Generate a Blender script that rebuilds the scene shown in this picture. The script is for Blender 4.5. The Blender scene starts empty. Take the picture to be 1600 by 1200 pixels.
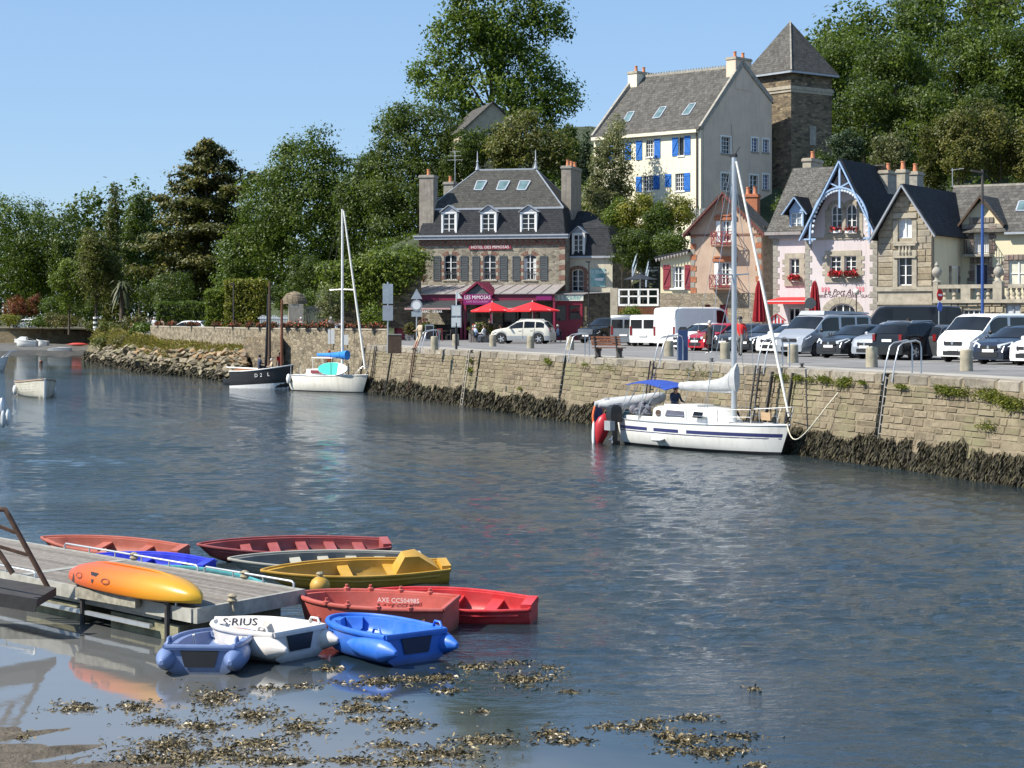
import bpy, bmesh, math, random
import numpy as np
from mathutils import Vector, Matrix
from mathutils.geometry import tessellate_polygon
random.seed(11)
S = bpy.context.scene
COL = S.collection
R = math.radians
# ------------------------------------------------------------------ camera, sky, sun, exposure
F, H, HY, ZQ = 3000.0, 4.8, 495.0, 2.96          # focal length (px of a 1600 px frame), eye height over the water, horizon row, quay level
cam = bpy.data.cameras.new('camera'); cam_o = bpy.data.objects.new('camera', cam); COL.objects.link(cam_o)
cam_o.location = (0, 0, H); cam_o.rotation_euler = (R(90), 0, 0)
cam.sensor_width = 36; cam.lens = 36*F/1600; cam.shift_y = -105/1600; cam.clip_end = 6000; cam.clip_start = .1
S.camera = cam_o
TOSUN = Vector((-.955*math.cos(R(46)), -.297*math.cos(R(46)), math.sin(R(46))))
world = bpy.data.worlds.new('World'); S.world = world; world.use_nodes = True
wn = world.node_tree.nodes; sky = wn.new('ShaderNodeTexSky'); sky.sky_type = 'NISHITA'; sky.sun_disc = False
sky.sun_elevation = R(46); sky.sun_rotation = math.atan2(TOSUN.x, TOSUN.y)
sky.air_density = 1.0; sky.dust_density = .0; sky.ozone_density = 4.0
mxs = wn.new('ShaderNodeMix'); mxs.data_type = 'RGBA'; mxs.inputs[0].default_value = .55; mxs.inputs[7].default_value = (2.5, 4.2, 6.9, 1)      # even summer haze over the clear sky
world.node_tree.links.new(sky.outputs[0], mxs.inputs[6]); world.node_tree.links.new(mxs.outputs[2], wn['Background'].inputs[0]); wn['Background'].inputs[1].default_value = .09
sun = bpy.data.lights.new('sun', 'SUN'); sun.energy = 5.0; sun.angle = R(.5); sun.color = (1, .94, .83)
sun_o = bpy.data.objects.new('sun', sun); COL.objects.link(sun_o); sun_o.location = (-60, 0, 80)
sun_o.rotation_euler = TOSUN.to_track_quat('Z', 'Y').to_euler()
S.view_settings.view_transform = 'Standard'; S.view_settings.look = 'None'
S.view_settings.exposure = .62; S.view_settings.gamma = 1; S.view_settings.use_curve_mapping = False
S.cycles.max_bounces = 6; S.cycles.diffuse_bounces = 2; S.cycles.glossy_bounces = 3; S.cycles.transmission_bounces = 3
S.cycles.caustics_reflective = False; S.cycles.caustics_refractive = False

# ------------------------------------------------------------------ helpers
def W(px, py, Y): return Vector(((px-800)/F*Y, Y, H-(py-HY)/F*Y))
def G(px, py, z=0.0):
    Y = F*(H-z)/(py-HY); return Vector(((px-800)/F*Y, Y, z))
def lerp(a, b, t): return a+(b-a)*t
def interp(x, xs, ys):
    return float(np.interp(x, xs, ys))
def tag(o, label=None, cat=None, group=None, kind=None):
    if label: o['label'] = label
    if cat: o['category'] = cat
    if group: o['group'] = group
    if kind: o['kind'] = kind
    return o
def T(name, label, cat, loc=(0, 0, 0), rz=0, group=None):
    o = bpy.data.objects.new(name, None); COL.objects.link(o); o.location = loc; o.rotation_euler = (0, 0, rz)
    o.empty_display_size = .2
    return tag(o, label, cat, group)
def link(name, me, parent=None, loc=None, rot=None, scale=None):
    o = bpy.data.objects.new(name, me); COL.objects.link(o)
    if parent: o.parent = parent
    if loc is not None: o.location = loc
    if rot is not None: o.rotation_euler = rot
    if scale is not None: o.scale = scale
    return o
def dup(root, loc, rz, label=None, group=None):
    r = root.copy(); COL.objects.link(r); r.location = loc; r.rotation_euler = (0, 0, rz)
    if label: r['label'] = label
    if group: r['group'] = group
    for ch in root.children:
        c = ch.copy(); COL.objects.link(c); c.parent = r
        for g in ch.children:
            d = g.copy(); COL.objects.link(d); d.parent = c
    return r
class MB:
    def __init__(s): s.v = []; s.f = []; s.m = []
    def add(s, vs, fs, m=0):
        n = len(s.v); s.v += [tuple(v) for v in vs]; s.f += [tuple(i+n for i in f) for f in fs]; s.m += [m]*len(fs); return s
    def box(s, x0, x1, y0, y1, z0, z1, m=0):
        return s.add([(x0,y0,z0),(x1,y0,z0),(x1,y1,z0),(x0,y1,z0),(x0,y0,z1),(x1,y0,z1),(x1,y1,z1),(x0,y1,z1)],
                     [(0,3,2,1),(4,5,6,7),(0,1,5,4),(1,2,6,5),(2,3,7,6),(3,0,4,7)], m)
    def bar(s, a, b, w, h=None, m=0, up=(0, 0, 1)):
        a = Vector(a); b = Vector(b); h = h or w; d = (b-a).normalized(); up = Vector(up)
        if abs(d.dot(up)) > .97: up = Vector((0, 1, 0))
        x = d.cross(up).normalized()*w/2; y = x.cross(d).normalized()*h/2
        return s.add([a-x-y, a+x-y, a+x+y, a-x+y, b-x-y, b+x-y, b+x+y, b-x+y],
                     [(0,3,2,1),(4,5,6,7),(0,1,5,4),(1,2,6,5),(2,3,7,6),(3,0,4,7)], m)
    def loft(s, rings, closed=True, cap=True, m=0):
        k = len(rings[0]); n = len(s.v); s.v += [tuple(p) for r in rings for p in r]
        kk = k if closed else k-1; fs = []
        for i in range(len(rings)-1):
            for j in range(kk):
                j2 = (j+1) % k; fs.append((n+i*k+j, n+i*k+j2, n+(i+1)*k+j2, n+(i+1)*k+j))
        if cap:
            fs.append(tuple(n+j for j in range(k))[::-1]); fs.append(tuple(n+(len(rings)-1)*k+j for j in range(k)))
        s.f += fs; s.m += [m]*len(fs); return s
    def tube(s, pts, r, n=8, m=0, cap=True):
        pts = [Vector(p) for p in pts]; rr = r if isinstance(r, (list, tuple)) else [r]*len(pts); rings = []
        for i, p in enumerate(pts):
            d = (pts[min(i+1, len(pts)-1)]-pts[max(i-1, 0)]).normalized()
            up = Vector((0, 0, 1)) if abs(d.z) < .9 else Vector((1, 0, 0))
            x = d.cross(up).normalized(); y = d.cross(x).normalized()
            rings.append([p+(x*math.cos(2*math.pi*j/n)+y*math.sin(2*math.pi*j/n))*rr[i] for j in range(n)])
        return s.loft(rings, True, cap, m)
    def lathe(s, prof, n=12, M=None, m=0, cap=True):
        rings = []
        for r, z in prof:
            ring = [Vector((r*math.cos(2*math.pi*j/n), r*math.sin(2*math.pi*j/n), z)) for j in range(n)]
            rings.append([M @ p for p in ring] if M else ring)
        return s.loft(rings, True, cap, m)
    def prism(s, poly, vec, m=0):
        n = len(poly); vec = Vector(vec); p = [Vector(q) for q in poly]
        return s.add(p+[q+vec for q in p], [tuple(range(n))[::-1], tuple(range(n, 2*n))]+[(i, (i+1) % n, n+(i+1) % n, n+i) for i in range(n)], m)
    def ball(s, c, r, n=8, m=0):
        c = Vector(c); r = r if isinstance(r, (tuple, list)) else (r, r, r); k = max(4, n//2)
        prof = [(math.sin(math.pi*i/k)*1 + (.02 if i in (0, k) else 0), -math.cos(math.pi*i/k)) for i in range(k+1)]
        return s.lathe(prof, n, Matrix.Translation(c) @ Matrix.Diagonal((*r, 1)), m)
    def sheet(s, poly, m=0):
        p = [Vector(q) for q in poly]; return s.add(p, [tuple(range(len(p)))], m)
    def mesh(s, name, mats, smooth=None):
        me = bpy.data.meshes.new(name); me.from_pydata(s.v, [], s.f)
        for x in (mats if isinstance(mats, (list, tuple)) else [mats]): me.materials.append(x)
        if any(s.m): me.polygons.foreach_set('material_index', s.m)
        bm = bmesh.new(); bm.from_mesh(me); bmesh.ops.recalc_face_normals(bm, faces=bm.faces); bm.to_mesh(me); bm.free()
        if smooth:
            me.polygons.foreach_set('use_smooth', [True]*len(me.polygons)); me.set_sharp_from_angle(angle=R(smooth))
        me.update(); return me
    def obj(s, name, mats, parent=None, smooth=None, **k): return link(name, s.mesh(name, mats, smooth), parent, **k)

# ------------------------------------------------------------------ materials
def srgb(r, g, b):
    f = lambda c: (c/255/12.92 if c/255 <= .04045 else ((c/255+.055)/1.055)**2.4); return (f(r), f(g), f(b))
MATS = {}
def newmat(name):
    m = bpy.data.materials.new(name); m.use_nodes = True; nt = m.node_tree; b = nt.nodes['Principled BSDF']; MATS[name] = m
    return m, nt, b
def N(nt, typ, **k):
    n = nt.nodes.new(typ)
    for a, v in k.items():
        if a.startswith('i_'):
            key = a[2:]; key = int(key) if key.isdigit() else key.replace('_', ' '); n.inputs[key].default_value = v
        else: setattr(n, a, v)
    return n
def L(nt, a, b): nt.links.new(a, b)
def ramp(nt, stops, fac):
    r = N(nt, 'ShaderNodeValToRGB'); e = r.color_ramp.elements
    while len(e) < len(stops): e.new(.5)
    for el, (p, c) in zip(e, stops): el.position = p; el.color = (*c, 1)
    L(nt, fac, r.inputs[0]); return r.outputs[0]
def mixc(nt, fac, a, b, blend='MIX'):
    n = N(nt, 'ShaderNodeMix', data_type='RGBA', blend_type=blend)
    for sock, v in ((n.inputs[0], fac), (n.inputs[6], a), (n.inputs[7], b)):
        if hasattr(v, 'node'): L(nt, v, sock)
        elif isinstance(v, (int, float)): sock.default_value = v
        else: sock.default_value = (*v, 1)
    return n.outputs[2]
def bump(nt, bsdf, h, st=.3, dist=.02):
    b = N(nt, 'ShaderNodeBump', i_Strength=st, i_Distance=dist); L(nt, h, b.inputs['Height']); L(nt, b.outputs[0], bsdf.inputs['Normal']); return b
def coord(nt, world=False, scale=(1, 1, 1)):
    if world: v = N(nt, 'ShaderNodeNewGeometry').outputs['Position']
    else: v = N(nt, 'ShaderNodeTexCoord').outputs['Object']
    mp = N(nt, 'ShaderNodeMapping'); mp.inputs['Scale'].default_value = scale; L(nt, v, mp.inputs[0]); return mp.outputs[0]
def sc3(c, k): return tuple(min(1, max(0, x*k)) for x in c)
def mat(name, c, rough=.6, var=.15, sc=2.0, bs=0, bst=.25, bd=.01, metal=0, orand=0, c2=None, world=False, spec=.5, streak=None, coat=0):
    m, nt, b = newmat(name); v = coord(nt, world)
    n = N(nt, 'ShaderNodeTexNoise', i_Scale=sc, i_Detail=5.0, i_Roughness=.6); L(nt, v, n.inputs['Vector'])
    col = ramp(nt, [(.3, sc3(c, 1-var)), (.7, c2 or sc3(c, 1+var))], n.outputs[0])
    if streak:
        v2 = coord(nt, world, (6, 6, .35)); n2 = N(nt, 'ShaderNodeTexNoise', i_Scale=1.0, i_Detail=4.0); L(nt, v2, n2.inputs['Vector'])
        f = ramp(nt, [(.52, (0, 0, 0)), (.8, (1, 1, 1))], n2.outputs[0]); col = mixc(nt, f, col, streak)
    if orand:
        oi = N(nt, 'ShaderNodeObjectInfo'); r = N(nt, 'ShaderNodeMapRange', i_3=1-orand, i_4=1+orand); L(nt, oi.outputs['Random'], r.inputs[0])
        h = N(nt, 'ShaderNodeHueSaturation'); L(nt, col, h.inputs['Color']); L(nt, r.outputs[0], h.inputs['Value']); col = h.outputs[0]
    L(nt, col, b.inputs['Base Color']); b.inputs['Roughness'].default_value = rough; b.inputs['Metallic'].default_value = metal
    b.inputs['Specular IOR Level'].default_value = spec; b.inputs['Coat Weight'].default_value = coat; b.inputs['Coat Roughness'].default_value = .05
    if bs:
        n3 = N(nt, 'ShaderNodeTexNoise', i_Scale=bs, i_Detail=4.0); L(nt, v, n3.inputs['Vector']); bump(nt, b, n3.outputs[0], bst, bd)
    return m
def rubble(name, cols, mortar, sc=3.0, zs=1.6, edge=.06, world=False, bd=.05):
    m, nt, b = newmat(name); v = coord(nt, world, (1, 1, zs))
    nz = N(nt, 'ShaderNodeTexNoise', i_Scale=sc*.9, i_Detail=3.0); L(nt, v, nz.inputs['Vector'])
    mv = N(nt, 'ShaderNodeVectorMath', operation='MULTIPLY_ADD'); mv.inputs[1].default_value = (.18, .18, .18); L(nt, nz.outputs['Color'], mv.inputs[0]); L(nt, v, mv.inputs[2])
    vo = N(nt, 'ShaderNodeTexVoronoi', i_Scale=sc); L(nt, mv.outputs[0], vo.inputs['Vector'])
    ve = N(nt, 'ShaderNodeTexVoronoi', feature='DISTANCE_TO_EDGE', i_Scale=sc); L(nt, mv.outputs[0], ve.inputs['Vector'])
    sx = N(nt, 'ShaderNodeSeparateColor'); L(nt, vo.outputs['Color'], sx.inputs[0])
    col = ramp(nt, [(i/(len(cols)-1), c) for i, c in enumerate(cols)], sx.outputs[0])
    n2 = N(nt, 'ShaderNodeTexNoise', i_Scale=sc*5, i_Detail=5.0); L(nt, v, n2.inputs['Vector'])
    col = mixc(nt, .35, col, ramp(nt, [(.3, (.2, .2, .2)), (.7, (1, 1, 1))], n2.outputs[0]), 'MULTIPLY')
    f = N(nt, 'ShaderNodeMapRange', i_1=edge*.3, i_2=edge, i_3=0., i_4=1.); L(nt, ve.outputs['Distance'], f.inputs[0])
    col = mixc(nt, f.outputs[0], mortar, col); L(nt, col, b.inputs['Base Color']); b.inputs['Roughness'].default_value = .9
    ad = N(nt, 'ShaderNodeMath', operation='MULTIPLY_ADD', i_1=.3); L(nt, n2.outputs[0], ad.inputs[0]); L(nt, f.outputs[0], ad.inputs[2])
    bump(nt, b, ad.outputs[0], .8, bd); return m
def coursed(name, c1, c2, mort, bw=.3, bh=.2, ax='xz', moss=None, mossf=.55, rough=.75, bd=.015, mortsz=.012, offset=.5):
    """courses of slates or bricks on a plane: colour and relief only"""
    m, nt, b = newmat(name); tc = N(nt, 'ShaderNodeTexCoord').outputs['Object']; sp = N(nt, 'ShaderNodeSeparateXYZ'); L(nt, tc, sp.inputs[0])
    cb = N(nt, 'ShaderNodeCombineXYZ'); L(nt, sp.outputs['XYZ'.index(ax[0].upper())], cb.inputs[0]); L(nt, sp.outputs['XYZ'.index(ax[1].upper())], cb.inputs[1])
    br = N(nt, 'ShaderNodeTexBrick', i_Scale=1.0, i_Mortar_Size=mortsz, i_Bias=0.0, i_Brick_Width=bw, i_Row_Height=bh, offset=offset)
    br.inputs['Color1'].default_value = (*c1, 1); br.inputs['Color2'].default_value = (*c2, 1); br.inputs['Mortar'].default_value = (*mort, 1)
    br.inputs['Mortar Smooth'].default_value = .3
    L(nt, cb.outputs[0], br.inputs['Vector']); col = br.outputs['Color']
    n = N(nt, 'ShaderNodeTexNoise', i_Scale=1.3, i_Detail=7.0, i_Roughness=.7); L(nt, tc, n.inputs['Vector'])
    col = mixc(nt, .7, col, ramp(nt, [(.25, (.45, .45, .45)), (.75, (1, 1, 1))], n.outputs[0]), 'MULTIPLY')
    if moss:
        n2 = N(nt, 'ShaderNodeTexNoise', i_Scale=7.0, i_Detail=8.0, i_Roughness=.75); L(nt, tc, n2.inputs['Vector'])
        col = mixc(nt, ramp(nt, [(mossf-.06, (0, 0, 0)), (mossf+.12, (1, 1, 1))], n2.outputs[0]), col, moss)
    L(nt, col, b.inputs['Base Color']); b.inputs['Roughness'].default_value = rough; b.inputs['Specular IOR Level'].default_value = .2
    bump(nt, b, br.outputs['Fac'], -.6, bd); return m
def glassmat(name, c, rough=.04):
    m, nt, b = newmat(name); n = N(nt, 'ShaderNodeTexNoise', i_Scale=.8, i_Detail=2.0); L(nt, coord(nt), n.inputs['Vector'])
    L(nt, ramp(nt, [(.3, sc3(c, .5)), (.7, sc3(c, 1.5))], n.outputs[0]), b.inputs['Base Color']); b.inputs['Roughness'].default_value = rough
    b.inputs['Specular IOR Level'].default_value = .4; return m
def leafmat(name, c, c2, trans=.3):
    m, nt, b = newmat(name); at = N(nt, 'ShaderNodeAttribute', attribute_name='tint'); w_ = lambda q: (min(1, q[0]*1.14), q[1]*1.04, q[2]*.85); col = ramp(nt, [(0, sc3(w_(c), .45)), (.5, w_(c)), (1, w_(c2))], at.outputs['Fac'])
    out = nt.nodes['Material Output']; nt.nodes.remove(b)
    d = N(nt, 'ShaderNodeBsdfDiffuse'); t = N(nt, 'ShaderNodeBsdfTranslucent'); gl = N(nt, 'ShaderNodeBsdfGlossy', i_Roughness=.45)
    L(nt, col, d.inputs[0]); L(nt, mixc(nt, .5, col, (.25, .4, .03), 'MIX'), t.inputs[0]); gl.inputs[0].default_value = (1, 1, 1, 1)
    mx = N(nt, 'ShaderNodeMixShader', i_0=trans); L(nt, d.outputs[0], mx.inputs[1]); L(nt, t.outputs[0], mx.inputs[2])
    fr = N(nt, 'ShaderNodeFresnel', i_IOR=1.3); ml = N(nt, 'ShaderNodeMath', operation='MULTIPLY', i_1=.12); L(nt, fr.outputs[0], ml.inputs[0]); gl.inputs['Roughness'].default_value = .6; gl.inputs[0].default_value = (.5, .55, .5, 1)
    m2 = N(nt, 'ShaderNodeMixShader'); L(nt, ml.outputs[0], m2.inputs[0]); L(nt, mx.outputs[0], m2.inputs[1]); L(nt, gl.outputs[0], m2.inputs[2]); L(nt, m2.outputs[0], out.inputs[0])
    return m
def plastic(name, c, rough=.38, dirt=(.12, .11, .08), amt=.35):
    """sun-bleached moulded boat plastic with scuffs"""
    m, nt, b = newmat(name); v = coord(nt); n = N(nt, 'ShaderNodeTexNoise', i_Scale=3.0, i_Detail=6.0, i_Roughness=.7); L(nt, v, n.inputs['Vector'])
    col = ramp(nt, [(.3, sc3(c, .82)), (.7, tuple(min(1, x*.93+.05) for x in c))], n.outputs[0])
    n2 = N(nt, 'ShaderNodeTexNoise', i_Scale=9.0, i_Detail=8.0, i_Roughness=.75); L(nt, v, n2.inputs['Vector'])
    col = mixc(nt, mixc(nt, 1.0, ramp(nt, [(.55, (0, 0, 0)), (.75, (1, 1, 1))], n2.outputs[0]), (amt, amt, amt), 'MULTIPLY'), col, dirt)
    sp = N(nt, 'ShaderNodeSeparateXYZ'); L(nt, v, sp.inputs[0]); ad = N(nt, 'ShaderNodeMath', operation='MULTIPLY_ADD', i_1=.16); L(nt, n2.outputs[0], ad.inputs[0]); L(nt, sp.outputs[2], ad.inputs[2])   # algae line of the waterline
    al = N(nt, 'ShaderNodeMapRange', i_1=.07, i_2=.2, i_3=.75, i_4=0.); L(nt, ad.outputs[0], al.inputs[0]); col = mixc(nt, al.outputs[0], col, (.07, .07, .045))
    L(nt, col, b.inputs['Base Color']); r = N(nt, 'ShaderNodeMapRange', i_3=rough*.8, i_4=rough*1.5); L(nt, n2.outputs[0], r.inputs[0]); L(nt, r.outputs[0], b.inputs['Roughness'])
    n3 = N(nt, 'ShaderNodeTexNoise', i_Scale=30.0, i_Detail=3.0); L(nt, v, n3.inputs['Vector']); bump(nt, b, n3.outputs[0], .12, .01)
    return m
def paint(name, c, rough=.3, metal=.0): return mat(name, c, rough, .04, 1.5, coat=.35, metal=metal, spec=.35)

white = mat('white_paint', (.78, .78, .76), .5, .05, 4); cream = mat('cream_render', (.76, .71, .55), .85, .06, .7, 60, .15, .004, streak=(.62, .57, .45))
slate = coursed('slate', (.06, .059, .054), (.095, .092, .084), (.03, .03, .03), .28, .16, 'xz', (.13, .125, .1), .58, rough=.85)
slate_y = coursed('slate_side', (.06, .059, .054), (.095, .092, .084), (.03, .03, .03), .28, .16, 'yz', (.13, .125, .1), .6, rough=.85)
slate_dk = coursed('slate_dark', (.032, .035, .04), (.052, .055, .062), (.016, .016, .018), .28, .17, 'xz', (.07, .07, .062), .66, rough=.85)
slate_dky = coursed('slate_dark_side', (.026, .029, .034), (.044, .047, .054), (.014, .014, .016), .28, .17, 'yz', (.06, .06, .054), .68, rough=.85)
slate_moss = coursed('slate_mossy', (.09, .084, .078), (.15, .143, .13), (.045, .042, .04), .26, .15, 'xz', (.27, .26, .22), .58, rough=.9)
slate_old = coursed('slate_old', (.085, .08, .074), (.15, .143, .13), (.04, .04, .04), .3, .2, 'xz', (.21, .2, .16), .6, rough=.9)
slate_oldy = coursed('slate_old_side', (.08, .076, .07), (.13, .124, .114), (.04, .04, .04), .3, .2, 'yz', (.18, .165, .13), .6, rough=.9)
rub_hotel = rubble('rubble_hotel', [(.13, .11, .085), (.31, .275, .205), (.42, .375, .29), (.22, .19, .145)], (.37, .34, .28), 2.9, 1.5, .05)
rub_dark = rubble('rubble_tower', [(.07, .055, .04), (.26, .2, .125), (.15, .12, .08), (.34, .27, .17)], (.12, .1, .07), 2.0, 2.6, .05)
rub_wall = rubble('rubble_wall', [(.14, .115, .075), (.3, .25, .17), (.38, .32, .225), (.22, .18, .12)], (.16, .135, .1), 2.6, 1.7, .05)
rub_base = rubble('rubble_base', [(.22, .18, .125), (.34, .28, .2), (.4, .34, .25)], (.27, .23, .17), 2.4, 2.3, .05)
granite = mat('granite', (.36, .32, .25), .85, .25, 3, 30, .4, .01); granite_gr = mat('granite_grey', (.3, .28, .24), .88, .3, 4, 30, .4, .01)
brick = coursed('brick', (.3, .12, .08), (.25, .1, .07), (.4, .34, .28), .24, .08, 'xz'); brick_pl = mat('brick_plain', (.2, .105, .075), .85, .3, 6, 30, .3)
brick_or = mat('brick_orange', (.38, .14, .07), .85, .3, 6, 30, .3)
zinc = mat('zinc', (.3, .275, .265), .5, .12, 2, streak=(.22, .14, .14)); lead = mat('lead_grey', (.33, .36, .4), .5, .12, 3)
glass = glassmat('window_glass', (.02, .024, .03)); glass_lt = glassmat('skylight_glass', (.12, .19, .2), .08); glass_car = glassmat('car_glass', (.012, .014, .017), .02)
curt = mat('curtain_white', (.6, .6, .58), .9, .2, 6); black = mat('black_plastic', (.018, .018, .02), .45, .2); rubber = mat('rubber', (.02, .02, .021), .8, .2, 5)
steel = mat('steel', (.62, .63, .64), .3, .08, 3, metal=1); alu = mat('aluminium', (.52, .54, .56), .4, .06, 3, metal=.6); galv = mat('galvanised', (.5, .52, .53), .45, .15, 5, metal=.7)
iron = mat('dark_iron', (.05, .045, .042), .7, .3, 8); rust = mat('rusty_iron', (.1, .055, .035), .85, .4, 8, 30, .4, .004); terra = mat('terracotta', (.5, .2, .1), .85, .15, 6)
red = mat('red_fabric', (.62, .025, .025), .8, .12, 2); darkred = mat('dark_red_fabric', (.3, .012, .02), .85, .15, 3); magenta = mat('magenta_paint', (.18, .009, .04), .5, .12, 2)
wine = mat('wine_paint', (.25, .03, .045), .55, .12, 3); blue_sh = mat('shutter_blue', (.025, .15, .5), .5, .08, 3); grey_sh = mat('shutter_grey', (.085, .095, .1), .6, .12, 3)
asphalt = mat('asphalt', (.17, .165, .16), .9, .2, .5, 40, .3, .006, world=True, c2=(.24, .23, .22))
wood_dk = mat('dark_wood', (.085, .05, .03), .65, .3, 6); wood_red = mat('varnished_wood', (.16, .06, .03), .4, .25, 5)
canvas_gr = mat('grey_canvas', (.42, .43, .44), .85, .15, 4, 12, .5, .02); canvas_bl = mat('blue_canvas', (.02, .06, .32), .8, .15, 3, 10, .4, .02)
# ------------------------------------------------------------------ ground, water, hill
E0 = Vector((10.03, 68.4, 0)); QD = Vector((-.326, .945, 0)); QT = math.atan2(.945, .326); QN = Vector((-.945, -.326, 0))
def E(q, off=0.0, z=ZQ): p = E0+QD*q-QN*off; return Vector((p.x, p.y, z))          # point on the quay edge, off = metres inland
WL = [(606, 128), (442, 138), (383, 145), (300, 160), (235, 175)]                                  # parapet line: px, Y
def PW(px):
    Y = interp(-px, [-w[0] for w in WL], [w[1] for w in WL]); return Vector(((px-800)/F*Y, Y, 0))
def ss(t): t = min(1, max(0, t)); return t*t*(3-2*t)
def hz(x, y):
    y0 = interp(x, [-60, -30, -12, 2, 6, 11, 14], [290, 215, 176, 174, 168, 158, 154]); A = interp(x, [-70, -30, -8, 4], [0, 3, 10, 13])
    return ZQ-.3+A*ss((y-y0)/14)+.12*A/13*max(0, y-y0-12)
gp = [E(-60), E(59.4), PW(606)]+[PW(p) for p in (383, 300, 235)]+[W(170, 512, 215), W(140, 513, 285), W(-60, 513, 310), Vector((-900, 330, 0)), Vector((-2500, 2500, 0)), Vector((2500, 2500, 0)), Vector((2500, 20, 0)), Vector((60, 12, 0))]
gp = [Vector((p.x, p.y, ZQ)) for p in gp]
tri = tessellate_polygon([gp]); mb = MB(); mb.add(gp, tri)
soil = mat('soil_grass', (.09, .1, .045), .95, .35, .15, 3, .5, .1, world=True, c2=(.13, .11, .06))
tag(mb.obj('ground', soil), kind='structure')
# asphalt quay road, 4 mm above the ground sheet, and the paved margin along the quay edge
rp = [E(-55, 1.6), E(57, 1.6), Vector((-8.6, 129.5, 0)), PW(380)+Vector((0, 3, 0)), PW(240)+Vector((0, 3, 0)), W(150, 512, 240), Vector((-40, 262, 0)), PW(240)+Vector((2, 14, 0)), Vector((-9, 152, 0)), Vector((8, 160, 0)), Vector((30, 128, 0)), Vector((75, 100, 0)), Vector((75, 20, 0))]
rp = [Vector((p.x, p.y, ZQ+.005)) for p in rp]; mb = MB(); mb.add(rp, tessellate_polygon([rp])); tag(mb.obj('road', asphalt), kind='structure')
pav = mat('pale_paving', (.36, .33, .28), .9, .2, .8, 25, .3, .006, world=True)
mb = MB(); mb.sheet([E(-55, .45, ZQ+.009), E(59, .45, ZQ+.009), E(58, 1.9, ZQ+.009), E(-55, 1.9, ZQ+.009)]); tag(mb.obj('pavement', pav), kind='structure')
mb = MB()
for k in range(14):                                                                    # worn white bay lines
    a = E(-12+k*3.4, 7.2, ZQ+.009); b = a+Vector((.62, .78, 0))*4.6; s = QD*.05
    mb.sheet([a-s, a+s, b+s, b-s])
tag(mb.obj('road_marking', mat('road_paint', (.6, .6, .57), .8, .3, 3)), kind='structure')

nx, ny = 90, 90; mb = MB(); xs = np.linspace(-75, 190, nx); ys = np.linspace(128, 430, ny)
mb.v = [(x, y, hz(x, y)+random.uniform(-.25, .25)) for y in ys for x in xs]
mb.f = [(j*nx+i, j*nx+i+1, (j+1)*nx+i+1, (j+1)*nx+i) for j in range(ny-1) for i in range(nx-1) if max(hz(xs[i], ys[j]), hz(xs[i+1], ys[j+1]), hz(xs[i], ys[j+1]), hz(xs[i+1], ys[j])) > ZQ-.2]; mb.m = [0]*len(mb.f)
undergrowth = mat('undergrowth', (.03, .045, .016), .95, .5, .5, 4, .8, .15, world=True, c2=(.06, .075, .028))
tag(mb.obj('hillside', undergrowth), kind='structure')

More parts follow.
